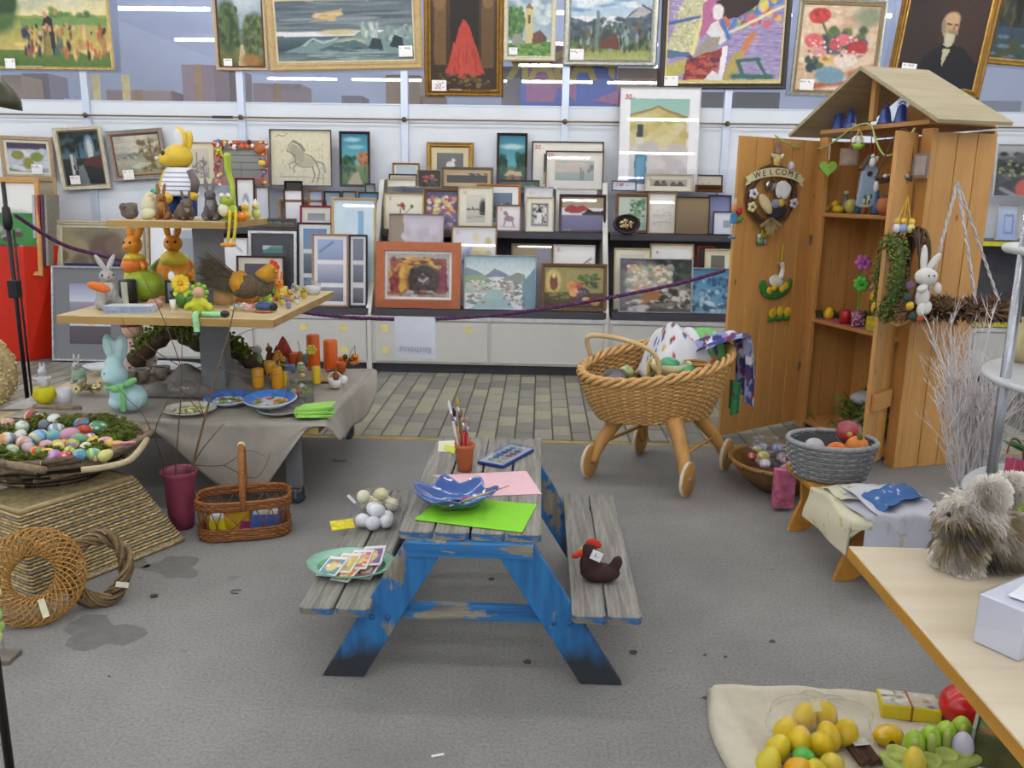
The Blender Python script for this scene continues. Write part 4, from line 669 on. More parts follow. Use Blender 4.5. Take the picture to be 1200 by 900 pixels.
slab(-2.75,-1.05,3.95,5.3,Z1,.03,'bottom_top'); slab(-2.27,-1.235,3.92,5.1,Z2,.04,'middle_top'); slab(-2.13,-1.54,4.2,4.85,Z3,.035,'upper_top')
B().box((0,0,(Z1 + Z3 - .03) / 2),(.13,.1,Z3 - Z1 - .035)).o('pole',STEEL,tt)
for (x,y) in ((-1.2,4.03),(-1.2,5.17),(-2.5,4.03),(-2.5,5.17)):
    B().box((x - LX,y - LY,.24),(.075,.05,.30)).o('leg',STEEL,tt,bev=.003)
    w = B(); w.lathe([(0,-.013),(.03,-.013),(.046,-.011),(.046,.011),(.03,.013),(0,.013)],18,(x - LX + .012,y - LY + .012,.046),rot(90,0,60)); w = w.o('caster_wheel',mat('#3d4450',.5),tt,True)
    k = B(); k.box((x - LX + .004,y - LY + .006,.075),(.05,.05,.018)); k.box((x - LX - .01,y - LY - .012,.06),(.008,.04,.05),rot(0,0,60)); k.box((x - LX + .03,y - LY + .03,.06),(.008,.04,.05),rot(0,0,60)); k.o('caster_fork',mat('#9a9ca2',.3,metal=.7),tt)
for (x0,x1,y) in ((-2.5,-1.2,4.03),(-2.5,-1.2,5.17)): B().bb(x0 - LX,x1 - LX,y - LY - .02,y - LY + .02,.33,.385).o('rail',STEEL,tt)
# linen cloth: top sheet plus hanging front corner and right side
LINEN = mat('#9a948a',.85,.1,10,.25,200)
b = B(); CY = 3.945
def linz(x,y): return Z1 + .008 + .012 * (nz((x,y,0),3.5) + .6) + .006 * nz((x,y,0),9,3)
b.grid(lambda s,t: Vector((-2.6 + 1.56 * s,CY + 1.36 * t,linz(-2.6 + 1.56 * s,CY + 1.36 * t))),40,34)
cut = [(120,492),(180,506),(262,573),(305,580),(362,498),(382,496)]
def frontdrop(s):
    u = 120 + s * 262
    for (u0,v0),(u1,v1) in zip(cut[:-1],cut[1:]):
        if u <= u1: v = v0 + (v1 - v0) * (u - u0) / (u1 - u0); break
    return ony(u,v,CY - .012)
def ff(s,t):
    q = frontdrop(s); x = q.x; zt = linz(x,CY); z = zt + (min(q.z,zt - .004) - zt) * t
    return Vector((x,CY - .004 - .012 * t - .012 * t * math.sin(s * 17) - .003 * math.sin(t * 9 + s * 5),z))
b.grid(ff,44,14)
def rf(s,t):
    y = CY + 1.36 * s; d = .03 + .17 * math.sin(math.pi * min(1,s * 1.15)) ** .8 * (1 if s < .87 else .6) + .012 * math.sin(s * 23)
    return Vector((-1.04 + .035 * math.sin(t * 1.57) + .03 * t * math.sin(s * 9 + 1),y,linz(-1.04,y) - d * t))
b.grid(rf,36,10)
tag(b.o('linen_cloth',LINEN,smooth=True,solid=.003),'grey beige linen cloth hanging over the lowest table tier','cloth')
b = B()
def gf(s,t):
    x = -2.14 + .68 * s; y = 4.4 + .44 * t; e = math.sin(math.pi * s) ** .5 * math.sin(math.pi * t) ** .6
    return Vector((x,y,Z1 + .022 + e * (.05 + .1 * abs(nz((x * 1.0,y * 1.6,0),3.2,1)) + .06 * math.sin(s * 9 + t * 5) ** 2 + .05 * math.exp(-((s - .5) ** 2 + (t - .55) ** 2) * 16))))
b.grid(gf,44,30); tag(b.o('grey_drape',mat('#75716d',.9,.1,12,.2,160),smooth=True,solid=.003),'darker grey crumpled cloth around the table pole','cloth')

# ---- figurine builders -------------------------------------------------
def sc(H,*p): return tuple(q * H for q in p)
def rabbit(label,p,H,c,belly=None,rz=0,ear=None,rough=.6,group=None,lying=False,bump=0,name='rabbit_figurine',earlean=8,cat='figurine',eyes='#15110f'):
    t = thing(name,label,cat,p,rz,group); b = B(); E = lambda c_,r_,R=None: b.ell(sc(H,*c_),sc(H,*r_),R,14,9)
    if lying:
        E((0,.25,.3),(.3,.46,.3)); E((-.18,.42,.2),(.18,.22,.2)); E((.18,.42,.2),(.18,.22,.2)); hz = .56; hy = -.22; E((0,hy + .12,.42),(.2,.2,.2)); E((0,hy,hz),(.2,.22,.19)); E((0,hy - .16,hz - .05),(.11,.1,.09)); E((-.13,-.2,.06),(.07,.16,.06)); E((.13,-.2,.06),(.07,.16,.06)); hr = .2
    else:
        E((0,.06,.24),(.2,.22,.24)); E((-.15,.0,.12),(.1,.2,.12)); E((.15,.0,.12),(.1,.2,.12)); E((0,-.05,.42),(.15,.14,.2)); hz = .62; hy = -.08; E((0,hy,hz),(.145,.16,.135)); E((0,hy - .12,hz - .03),(.085,.08,.07)); E((-.08,-.17,.26),(.05,.05,.16)); E((.08,-.17,.26),(.05,.05,.16)); E((-.1,-.2,.04),(.07,.13,.04)); E((.1,-.2,.04),(.07,.13,.04)); E((0,.3,.14),(.08,.08,.08)); hr = .145
    b.o('body',mat(c,rough,.18,30 / max(H,.05) * .3,bump,150),t,True,remesh=H / 42)
    for s in (-1,1):
        R = rot(-10,s * earlean,0)
        e = B(); e.ell(sc(H,s * hr * .45 + s * .02,hy + .04,hz + hr * .8 + .13),sc(H,.05,.03,.18),R,10,8); e.o('ear',mat(ear or c,rough,.1),t,True)
        B().ell(sc(H,s * hr * .62,hy - hr * .72,hz + .03),sc(H,.022,.02,.026),None,8,6).o('eye',mat(eyes,.15),t,True)
    B().ell(sc(H,0,hy - hr * (1.25 if not lying else 1.2),hz),sc(H,.025,.02,.02),None,8,6).o('nose',mat('#6a4038',.4),t,True)
    if belly: B().ell(sc(H,0,-.13 if not lying else -.3,.4 if not lying else .42),sc(H,.1,.09,.17),None,10,7).o('belly',mat(belly,rough),t,True)
    return t
def flower(b_or_parent,c,r,col,R=None,mid='#d8b02c',n=5,name='flower'):
    R = R or Matrix.Identity(3); b = B(); c = Vector(c)
    for k in range(n):
        a = 2 * math.pi * k / n; b.ell(c + R @ Vector((math.cos(a) * r * .58,math.sin(a) * r * .58,0)),(r * .42,r * .42,r * .16),R,8,5)
    f = b.o(name,mat(col,.6),b_or_parent,True); B().ell(c + R @ Vector((0,0,r * .1)),(r * .26,) * 3,None,8,5).o('flower_centre',mat(mid,.6),f,True); return f
FR = rot(80)     # flower facing the camera
def eggobj(label,p,r,pat,cols,tilt=None,group=None,name='easter_egg',seed=0,rough=.3):
    R = tilt or rot(RND.uniform(60,100),0,RND.uniform(0,360)); cs = [lin(c) for c in cols]; b = B(); rs = random.Random(seed)
    dots = [(rs.random(),rs.random()) for _ in range(16)]
    def cf(u,v):
        if pat == 'plain': return cs[0]
        if pat == 'stripe': return cs[int(v * 7) % len(cs)]
        if pat == 'swirl': return cs[int(v * 5 + u * 4) % len(cs)]
        if pat == 'patch': return cs[(int(u * 5) + int(v * 5)) % len(cs)]
        for (a,c_) in dots:
            if ((u - a + .5) % 1 - .5) ** 2 * 6 + (v - .15 - c_ * .7) ** 2 < .006: return cs[1]
        return cs[0]
    def fn(u,v):
        t = -math.pi / 2 + math.pi * min(max(v,.002),.998); q = math.cos(t) * (1 - .14 * math.sin(t)); a = u * 2 * math.pi
        return R @ Vector((q * math.cos(a) * r,q * math.sin(a) * r,math.sin(t) * r * 1.32))
    b.grid(fn,20,16,True,colfn=cf); o_ = b.o(name,vcol(rough,.2),None,True,loc=p); tag(o_,label,'egg',group); return o_
def candle(label,p,r,h,c,twisty=False):
    t = thing('candle',label,'candle',p); b = B()
    b.lathe([(0,0),(r * .97,0),(r,r * .1),(r,h - r * .15),(r * .9,h),(r * .5,h - r * .04),(0,h - r * .06)],22)
    if twisty: b.v = [(x * (1 + .03 * math.sin(z * 400)),y * (1 + .03 * math.sin(z * 400)),z) for x,y,z in b.v]
    b.o('wax',mat(c,.4,.06),t,True); B().tube([(0,0,h - r * .1),(.001,0,h + .008)],.0012,5).o('wick',mat('#d8d0bc'),t); return t
def pt(u,v,z): return onz(u,v,z)

# ---- top tier ------------------------------------------------------------
def up(u,y=4.42): q = ony(u,250,y); q.z = Z3; return q,mpp(q)
# big standing rabbit in a striped shirt
p,s = up(213,4.5); H = 100 * s
t = thing('shirt_rabbit','standing yellow rabbit figure in a blue striped white shirt and blue trousers','figurine',p,-18)
YL = mat('#d8b638',.35,.1,20); b = B()
b.ell(sc(H,0,0,.70),sc(H,.17,.17,.145),None,16,10); b.ell(sc(H,-.1,-.09,.67),sc(H,.09,.085,.08)); b.o('head',YL,t,True,remesh=H / 50)
b = B(); R = rot(0,-8,20); b.ell(sc(H,.04,.02,.90),sc(H,.075,.035,.14),R); e = b.o('ear',YL,t,True); B().ell(sc(H,.035,-.012,.90),sc(H,.05,.02,.11),R).o('inner_ear',mat('#dcd8dc',.4),e,True)
e = B().ell(sc(H,.09,.07,.87),sc(H,.06,.03,.13),rot(0,14,30)).o('ear',YL,t,True)
for q_ in ((-.08,-.15,.74),): B().ell(sc(H,*q_),sc(H,.025,.02,.03),None,8,6).o('eye',mat('#2a1f18',.2),t,True)
B().ell(sc(H,-.18,-.14,.68),sc(H,.025,.025,.02),None,8,6).o('nose',mat('#d8d4d0',.3),t,True)
b = B(); W_ = lin('#e6e8ec'); BL = lin('#34447c')
b.grid(lambda u,v: Vector(sc(H,math.cos(u * 6.2832) * (.135 + .09 * math.sin(v * 1.9)),math.sin(u * 6.2832) * (.12 + .07 * math.sin(v * 1.9)),.58 - .32 * v)),28,32,True,colfn=lambda u,v: BL if (v * 6.2 % 1) < .2 and v > .08 else W_); b.o('striped_shirt',vcol(.5),t,True)
for sx in (-1,1):
    B().tube([sc(H,sx * .15,0,.54),sc(H,sx * .22,.0,.42),sc(H,sx * .225,-.04,.3)],[.05 * H,.055 * H,.045 * H],10).o('arm',mat('#d8b638' if sx < 0 else '#6a5a58',.4),t,True)
    B().ell(sc(H,sx * .23,-.05,.26),sc(H,.05,.05,.05)).o('hand',YL,t,True)
    B().tube([sc(H,sx * .1,0,.28),sc(H,sx * .115,0,.03)],[.11 * H,.085 * H],12).o('trouser_leg',mat('#2b4690',.45),t,True)
    B().ell(sc(H,sx * .11,-.06,.025),sc(H,.08,.12,.03)).o('foot',mat('#c9c4b8',.4),t,True)
B().ell(sc(H,-.03,-.2,.235),sc(H,.085,.05,.065)).o('held_egg',mat('#d8ac38',.3),t,True)
p,s = up(152,4.3); t = thing('stone_owl','small grey brown stone owl on the top tier','figurine',p); h = 19 * s
b = B(); b.ell((0,0,h * .42),(h * .55,h * .42,h * .42)); b.ell((-h * .24,-h * .2,h * .72),(h * .3,h * .24,h * .28)); b.ell((h * .3,-.1 * h,h * .72),(h * .28,h * .24,h * .26)); b.ell((h * .1,h * .1,h * .9),(h * .4,h * .2,h * .12)); b.o('body',mat('#6f665a',.9,.3,60,.5,200),t,True,remesh=h / 30)
for x in (-.3,-.12): B().ell((h * x,-h * .42,h * .76),(h * .06,h * .03,h * .06),None,8,6).o('eye',mat('#2a241e',.3),t,True)
B().prism([(-h * .05,h * .68),(h * .02,h * .68),(-h * .015,h * .58)],h * .08,(-h * .2,-h * .44,0)).o('beak',mat('#4a4036'),t)
p,s = up(191,4.33); rabbit('glossy brown rabbit figurine sitting before the striped shirt rabbit',p,40 * s,'#8a5a26','#a8763a',10,rough=.3)
p,s = up(218,4.3); rabbit('grey brown lying rabbit figurine on the top tier',p,34 * s,'#6a5a50','#8f857c',30,lying=True,bump=.4)
p,s = up(248,4.3); rabbit('grey upright rabbit figurine with pale belly on the top tier',p,47 * s,'#5f5856','#8a8684',12,ear='#6f6866',bump=.4)
p,s = up(174,4.28); eggobj('plain cream egg lying on the top tier',p + Vector((0,0,7 * s)),6.6 * s,'plain',['#d0cba4'],rot(0,80,20))
p,s = up(178,4.55); eggobj('upright cream egg with painted floral spots on the top tier',p + Vector((0,0,15 * s)),11 * s,'dots',['#d6d0ac','#b89a70'],rot(0,0,0))
p,s = up(196,4.6); t = thing('flower_posy','small teal and pink flower posy beside the striped rabbit','flowers',p); 
B().tube([(0,0,0),(0,0,24 * s)],.006,6).o('stem',mat('#5a7a4a'),t)
for k in range(9): B().ell(((-8 + RND.uniform(-8,9)) * s,RND.uniform(-.01,.01),(24 + RND.uniform(-10,14)) * s),3.6 * s,None,8,6).o('blossom',mat(RND.choice(['#5fae9a','#8fc8b8','#c9a08a','#4a8a6a','#d8c09a']),.6),t,True)
p,s = up(272,4.55); t = thing('bark_nest','dark brown bark nest on the top tier','nest',p); b = B(); rs = random.Random(5)
for k in range(46):
    a = rs.uniform(0,6.28); r = rs.uniform(.055,.085); z = rs.uniform(.01,.06); b.tube([(math.cos(a) * r,math.sin(a) * r * .8,z),(math.cos(a + .8) * r,math.sin(a + .8) * r * .8,z + rs.uniform(-.01,.02))],.008,5)
b.o('bark_strips',mat('#4a3a26',.9,.3,40),t,True)
p,s = up(281,4.27); t = thing('orange_bowl','small orange bowl full of pebbles on the top tier','bowl',p)
B().lathe([(0,0),(.022,0),(.034,.022),(.035,.034),(.031,.034),(.029,.026),(0,.024)],20).o('bowl',mat('#dc7a1c',.35),t,True)
for k in range(9): B().ell((RND.uniform(-.02,.02),RND.uniform(-.02,.02),.034),.008,None,8,6).o('pebble',mat(RND.choice(['#d88a3c','#e0a86a','#c9682c']),.5),t,True)
for k,(u,y,c,l) in enumerate([(288,4.36,'#d8b63c','yellow chick with white cap beside the orange bowl'),(300,4.62,'#c9cc7a','pale green chick figurine behind the long legged frog')]):
    p,s = up(u,y); t = thing('chick_figurine',l,'figurine',p); b = B(); b.ell((0,0,.03),(.026,.026,.03)); b.ell((0,-.008,.066),(.02,.02,.02)); b.o('body',mat(c,.5),t,True,remesh=.003)
    B().ell((0,-.03,.064),(.006,.01,.005)).o('beak',mat('#d8682a'),t); B().lathe([(.02,.078),(.012,.09),(0,.11)],12).o('cap',mat('#dcd8cc'),t)
# frog with dangling legs
p,s = up(304,4.3); q = ony(304,250,4.3); t = thing('long_legged_frog','lime green long legged frog figure sitting on the top tier edge','figurine',(-1.56,4.3,Z3)); G = mat('#a3b83a',.4,.1)
b = B(); b.ell((0,.01,.05),(.045,.04,.05)); b.ell((.0,-.015,.1),(.034,.032,.03)); b.o('body',G,t,True,remesh=.004); B().ell((-.012,-.03,.055),(.028,.02,.032)).o('belly',mat('#dcd8b8',.4),t,True)
for x in (-.015,.018): B().ell((x,-.035,.125),(.012,) * 3).o('eye',mat('#e6e2d4',.3),t,True)
B().tube(spline([(.02,0,.08),(.025,.01,.16),(.008,.01,.25),(.012,0,.33)]),[.014] * 12 + [.018] * 6 + [.01],8).o('arm',G,t,True); B().tube(spline([(.0,0,.3),(-.02,0,.33),(-.018,0,.36)]),.006,6).o('hand',G,t,True)
for x in (0,.03):
    B().tube(spline([(x,-.02,.03),(x + .035,-.075,.045),(x + .03,-.085,-.04),(x + .02,-.088,-.1)]),.008,8).o('leg',mat('#c9b52c',.4),t,True); B().ell((x + .012,-.1,-.112),(.024,.028,.011)).o('foot',mat('#c9842c',.4),t,True)

# ---- middle tier -----------------------------------------------------------
def md(u,v): p = onz(u,v,Z2); return p,mpp(p)
p,s = md(128,362); t = rabbit('grey white plush rabbit with an orange carrot on the middle tier',p,62 * s,'#a3a09c','#c9c6c2',35,ear='#b3aeb0',name='plush_rabbit',bump=.5,cat='plush toy',earlean=28,rough=.9)
B().ell((-.05,-.09,.12),(.055,.022,.022),rot(0,20,0)).o('carrot',mat('#d8722a',.6),t,True)
p,s = md(151,356); t = thing('striped_tin','black tin with a pale stripe behind the plush rabbit','tin',p); B().lathe([(0,0),(.045,0),(.045,.12),(.04,.126),(0,.126)],20).o('tin_body',mat('#2a2828',.4),t,True); B().box((.005,-.042,.06),(.03,.012,.115)).o('stripe',mat('#c9cfb8',.5),t)
p,s = md(150,367); t = thing('boxed_book','flat white and blue slipcase at the middle tier edge','book',p + Vector((0,.03,0)),9); B().box((0,0,.018),(.225,.1,.036)).o('case',mat('#b9c4d4',.5,.1),t,bev=.002); B().box((0,-.0505,.02),(.222,.002,.03)).o('page_edge',mat('#8b97ac',.6,.2,60),t); B().box((0,0,.0365),(.2,.085,.002)).o('cover',mat('#d6d9de',.4),t)
p,s = md(184,361); t = thing('pink_pig','small pink pig figurine beside the white slipcase','figurine',p,20); b = B(); b.ell((0,0,.025),(.033,.024,.023)); b.ell((-.024,-.01,.03),(.018,.018,.018)); b.o('body',mat('#b98a7a',.5),t,True,remesh=.003); B().ell((-.042,-.016,.028),(.006,.009,.008)).o('snout',mat('#a87668'),t,True)
for k in range(4): B().tube([((-.015 if k < 2 else .018),(-.012 if k % 2 else .012),.012),((-.015 if k < 2 else .018),(-.012 if k % 2 else .012),0)],.006,6).o('leg',mat('#b08070'),t)
# orange rabbit on a green ball
OR = mat('#d88a26',.3,.22,16); YO = mat('#d2bc3c',.35,.15,18); GN = mat('#8fa830',.35,.16,14)
p,s = md(166,352); H = 92 * s; t = thing('ball_rabbit','orange and yellow ceramic rabbit on a lime green ball','figurine',p,-10)
B().ell(sc(H,.05,0,.2),sc(H,.265,.25,.2),None,22,14).o('ball',GN,t,True); B().ell(sc(H,-.06,0,.3),sc(H,.14,.14,.14)).o('skirt',YO,t,True)
B().lathe([(.0,.36),(.12,.36),(.16,.44),(.13,.54),(.0,.56)],18,(-.06 * H,0,0)).v; b = B(); b.lathe([(.0,.36 * H),(.13 * H,.36 * H),(.165 * H,.44 * H),(.13 * H,.53 * H),(0,.56 * H)],20,(-.06 * H,0,0)); b.o('jacket',mat('#dc7426',.35,.2,14),t,True)
B().lathe([(0,.52 * H),(.14 * H,.52 * H),(.1 * H,.58 * H),(0,.6 * H)],16,(-.06 * H,0,0)).o('collar',YO,t,True)
b = B(); b.ell(sc(H,-.06,-.0,.70),sc(H,.11,.12,.12)); b.ell(sc(H,-.09,-.1,.67),sc(H,.05,.05,.045)); b.o('head',OR,t,True,remesh=H / 50)
for (x,a) in ((-.1,-4),(.03,26)): B().ell(sc(H,x,.02,.87),sc(H,.05,.035,.13),rot(0,a,0)).o('ear',OR,t,True)
for x in (-.11,-.03): B().ell(sc(H,x,-.105,.73),sc(H,.014,.012,.018),None,8,6).o('eye',mat('#2a1a10',.2),t,True)
B().tube([sc(H,.08,-.05,.48),sc(H,.16,-.12,.42)],.03 * H,8).o('arm',OR,t,True)
p,s = md(207,345); H = 84 * s; t = thing('gardener_rabbit','tall orange ceramic rabbit with yellow shawl and green sleeve','figurine',p,15)
b = B(); b.lathe([(0,0),(.26 * H,0),(.3 * H,.15 * H),(.27 * H,.35 * H),(.17 * H,.52 * H),(0,.56 * H)],22,sy=.8); b.o('dress',OR,t,True)
b = B(); b.lathe([(0,.42 * H),(.22 * H,.42 * H),(.17 * H,.54 * H),(.1 * H,.6 * H),(0,.6 * H)],20,sy=.85); b.o('shawl',YO,t,True)
b = B(); b.ell(sc(H,.0,0,.70),sc(H,.13,.13,.12)); b.ell(sc(H,-.02,-.11,.67),sc(H,.055,.05,.045)); b.o('head',OR,t,True,remesh=H / 50)
for (x,a) in ((-.07,-10),(.07,12)): B().ell(sc(H,x,.02,.88),sc(H,.045,.03,.11),rot(0,a,0)).o('ear',OR,t,True)
for x in (-.055,.045): B().ell(sc(H,x,-.115,.73),sc(H,.016,.012,.02),None,8,6).o('eye',mat('#2a1a10',.2),t,True)
B().tube(spline([sc(H,-.16,0,.47),sc(H,-.27,-.06,.36),sc(H,-.3,-.16,.24)]),[.05 * H] * 6 + [.065 * H] * 6 + [.04 * H],10).o('sleeve',mat('#5f7a2c',.4,.15),t,True); B().tube(spline([sc(H,.17,0,.46),sc(H,.26,-.08,.34),sc(H,.2,-.2,.26)]),.05 * H,10).o('arm',OR,t,True)
B().ell(sc(H,-.34,-.2,.22),sc(H,.05,.05,.05)).o('hand',OR,t,True)
p,s = md(180,336); t = thing('yellow_blossom','yellow and violet silk blossoms between the ceramic rabbits','flowers',p); B().tube([(0,0,0),(0,0,.09)],.005,5).o('stem',mat('#5a7a3a'),t); flower(t,(0,0,.1),.035,'#d8c23c',FR); flower(t,(-.01,.01,.06),.028,'#7a3a7a',FR)
p,s = md(207,357); t = thing('small_photo_frame','little black photo frame behind the yellow flower doll','frame',p + Vector((0,.05,0)),0,R=rot(-6)); ring(B(),.155,.12,[(0,0),(0,-.012),(.012,-.012),(.012,-.003)]).o('frame',mat('#1e1c20',.4),t); canvas(.135,.1,[('G','#8aa8a0','#3a4a40'),('D',0,.4,.5,1,12,.1,.1,['#26322c','#4a5a48'])],24,18,3,y=-.004,z0=.01).o('photo',vcol(.4),t)
p,s = md(214,361); t = thing('flower_doll','yellow flower headed doll with green legs on the middle tier','doll',p,0); 
B().lathe([(0,.0),(.02,0),(.034,.05),(.022,.07),(0,.075)],14,(.0,0,.005)).o('pot_body',mat('#4f7a34',.6),t,True)
f = flower(t,(0,-.005,.125),.05,'#d8ba28',FR,'#d0902c',9,'petals'); flower(t,(0,0,.085),.045,'#b8c83c',rot(60),'#b8c83c',7,'collar')
B().ell((-.045,0,.16),(.018,.014,.025)).o('white_bird',mat('#dcdcd8',.6),t,True); B().box((.05,0,.03),(.05,.04,.06)).o('green_block',mat('#4a7a32',.6),t,bev=.008)
p,s = md(203,363); t = thing('white_cup','tiny white cup beside the flower doll','cup',p); B().lathe([(0,0),(.012,0),(.016,.05),(.013,.05),(.01,.008),(0,.006)],14).o('cup',mat('#dedbd2',.3),t,True)
# rag doll with dangling legs
p,s = md(243,368); t = thing('rag_doll','yellow green rag doll with one leg over the table edge','doll',Vector((p.x,3.965,Z2)),0)
b = B(); b.ell((0,0,.05),(.045,.035,.05)); b.ell((-.045,-.01,.05),(.03,.024,.018),rot(0,-35,0)); b.ell((.045,-.01,.05),(.03,.024,.018),rot(0,35,0)); b.o('body',mat('#b8b82c',.7,.3,30),t,True,remesh=.004)
B().ell((0,0,.112),(.03,.028,.03)).o('head',mat('#c9a080',.6),t,True)
for k in range(8): B().ell((math.cos(k * .8) * .034,.005,.115 + math.sin(k * .8) * .034),.013,None,8,5).o('petal',mat('#7fae3a',.6),t,True)
B().tube(spline([(-.005,-.03,.02),(.0,-.06,.012),(.004,-.064,-.03),(.004,-.064,-.062)]),.014,8).o('leg',mat('#9fd89a',.6,.2,60),t,True); B().ell((.004,-.07,-.075),(.018,.026,.012)).o('shoe',mat('#20222e',.4),t,True)
B().tube(spline([(.02,-.02,.018),(.07,-.03,.016),(.105,-.02,.016)]),.013,8).o('leg',mat('#9fd89a',.6,.2,60),t,True); B().ell((.125,-.02,.018),(.024,.018,.016)).o('shoe',mat('#20222e',.4),t,True)
p,s = md(265,356); t = thing('sweet_jar','beige cork jar filled with cellophane wrapped sweets','jar',p); B().lathe([(0,0),(.058,0),(.062,.03),(.058,.085),(.052,.085),(.05,.02),(0,.015)],22).o('jar',mat('#c09a62',.6),t,True)
for k in range(12): B().ell((RND.uniform(-.035,.035),RND.uniform(-.035,.035),.09 + RND.uniform(0,.025)),(.018,.014,.012),None,8,6).o('sweet',mat(RND.choice(['#d87a5a','#dcb8c0','#e0d8a0','#c9a8c8','#d8d8d8']),.25),t,True)
B().lathe([(.055,.085),(.05,.11),(.03,.135),(.045,.15)],14).o('cellophane',glass('#f4f4f6',.06,.08,'c'),t,True)
p,s = md(237,350); t = thing('flower_cluster','cluster of pastel flower figurines beside the grey pole','flowers',p)
for k in range(11): B().ell((RND.uniform(-.035,.04),RND.uniform(-.02,.02),RND.uniform(.02,.16)),(.018,.016,.022),None,8,6).o('blossom',mat(RND.choice(['#b9c87a','#d8c8a8','#d89a80','#8fae6a','#e0d8c8','#c9b83c']),.6),t,True)
B().tube([(0,0,0),(0,0,.14)],.008,6).o('stem',mat('#6a7a4a'),t)
# straw hen with brush tail
p = Vector((-1.42,4.72,Z2)); p = ony(300,352,4.33); p.z = Z2; s = mpp(p); t = thing('straw_hen','mustard felt hen with a broom bristle tail on the middle tier','figurine',p,0); MU = mat('#b8862a',.9,.16,40,.3,180); HB = mat('#5e5240',.9,.3,60,.5,120)
k_ = s
b = B(); b.ell((-8 * k_,0,24 * k_),(22 * k_,14 * k_,14 * k_),rot(0,-14,0)); b.ell((8 * k_,0,26 * k_),(14 * k_,12 * k_,14 * k_)); b.o('body',HB,t,True,remesh=.006)
B().lathe([(12 * k_,-9 * k_),(15.5 * k_,0),(13 * k_,9 * k_)],18,(-17 * k_,0,27 * k_),rot(0,62,0),sy=.9).o('back_felt',MU,t,True)
B().lathe([(0,0),(12 * k_,0),(9.5 * k_,9 * k_),(4.5 * k_,19 * k_),(0,22 * k_)],18,(10 * k_,0,33 * k_),rot(0,34,0)).o('hood',MU,t,True)
B().tube([(11 * k_ + 11.5 * k_ * math.cos(a * .4) * .83,11 * k_ * math.sin(a * .4),33.5 * k_ - 9 * k_ * math.cos(a * .4) * .62) for a in range(16)],1.6 * k_,6,True).o('hood_trim',HB,t,True)
B().ell((20 * k_,0,44 * k_),(6 * k_,6 * k_,6 * k_)).o('head',MU,t,True)
b = B()
for (x,z,r) in ((21,53,3),(24.5,51,3.2),(27,47,3),(26,43,3)): b.ell((x * k_,0,z * k_),(r * k_,1.6 * k_,r * k_))
b.o('comb',mat('#c93a26',.7),t,True,remesh=.003); B().lathe([(2.5 * k_,0),(0,6 * k_)],10,(25 * k_,0,43 * k_),rot(0,100,0)).o('beak',mat('#d8a848'),t)
b = B(); rs = random.Random(3)
for k in range(420):
    a = rs.uniform(-.34,.34); c_ = rs.uniform(-9,9) * k_; st = Vector((-26 * k_,c_,(28 + rs.uniform(-11,11)) * k_)); L = rs.uniform(34,46) * k_ * (1 - .3 * abs(a)); d = Vector((-math.cos(a + .42),rs.uniform(-.12,.12),math.sin(a + .42)))
    b.tube([st,st + d * L * .6,st + d * L + Vector((0,0,rs.uniform(-.006,.006)))],[.0016,.0016,.0008],3)
bt = b.o('broom_tail',mat('#544a3a',.9,.3,30),t); bt['kind'] = 'stuff'
for x in (-4,6): B().tube([(x * k_,0,12 * k_),(x * k_,-2 * k_,0),((x + 4) * k_,-8 * k_,.5 * k_)],1.3 * k_,6).o('leg',mat('#b87a3a'),t)
for (u,v,l,cb,cc) in [(322,347,'brown rabbit figurine in a green shirt beside the straw hen','#a8713c','#5fae4a'),(311,356,'lime green rabbit figurine before the straw hen','#b4c858','#9ab83c'),(330,352,'orange rabbit figurine with yellow waistcoat beside the straw hen','#d8843c','#d8c04a')]:
    p,s = md(u,v); t = rabbit(l,p,34 * s,cb,None,RND.uniform(-30,30)); b = B(); b.lathe([(0,.1),(.21,.1),(.22,.25),(.16,.46),(0,.48)],16,sy=1.1); b.v = [tuple(q * 34 * s for q in v_) for v_ in b.v]; b.o('shirt',mat(cc,.6),t,True)
p,s = md(291,356); t = thing('orange_bird','flat orange ceramic bird before the straw hen','figurine',p,10); b = B(); b.ell((0,0,.022),(.06,.03,.022)); b.ell((-.05,0,.036),(.022,.02,.02)); b.ell((.06,0,.03),(.03,.018,.008),rot(0,-20,0)); b.o('body',mat('#d8792c',.4,.2,20),t,True,remesh=.004); B().lathe([(.006,0),(0,.016)],8,(-.07,0,.036),rot(0,-90,0)).o('beak',mat('#d8b04a'),t)
p,s = md(312,366); t = thing('blue_ball_turtle','dark blue ball shaped turtle at the middle tier edge','figurine',p,-8); b = B(); b.ell((-.01,0,.028),(.045,.036,.028)); b.o('shell',mat('#2f4a70',.3,.2,30),t,True)
B().ell((.045,-.006,.03),(.018,.016,.022)).o('head',mat('#241f26',.4),t,True); B().ell((-.01,-.01,.007),(.05,.036,.008)).o('base',mat('#b06a44',.5),t,True)
p,s = md(284,365); t = thing('egg_packet','clear packet of pastel candy eggs at the middle tier edge','packet',p)
for k in range(13): B().ell((RND.uniform(-.05,.05),RND.uniform(-.025,.025),.014 + RND.uniform(0,.02)),(.015,.012,.012),rot(0,0,RND.uniform(0,180)),8,6).o('candy_egg',mat(RND.choice(['#b8a0d8','#e0b8a8','#a8c4e0','#e0d890','#d8d4d8','#dca0b8']),.3),t,True)
B().ell((0,0,.024),(.075,.04,.03),None,14,8).o('cellophane',glass('#f6f6f8',.05,.1,'c'),t,True)
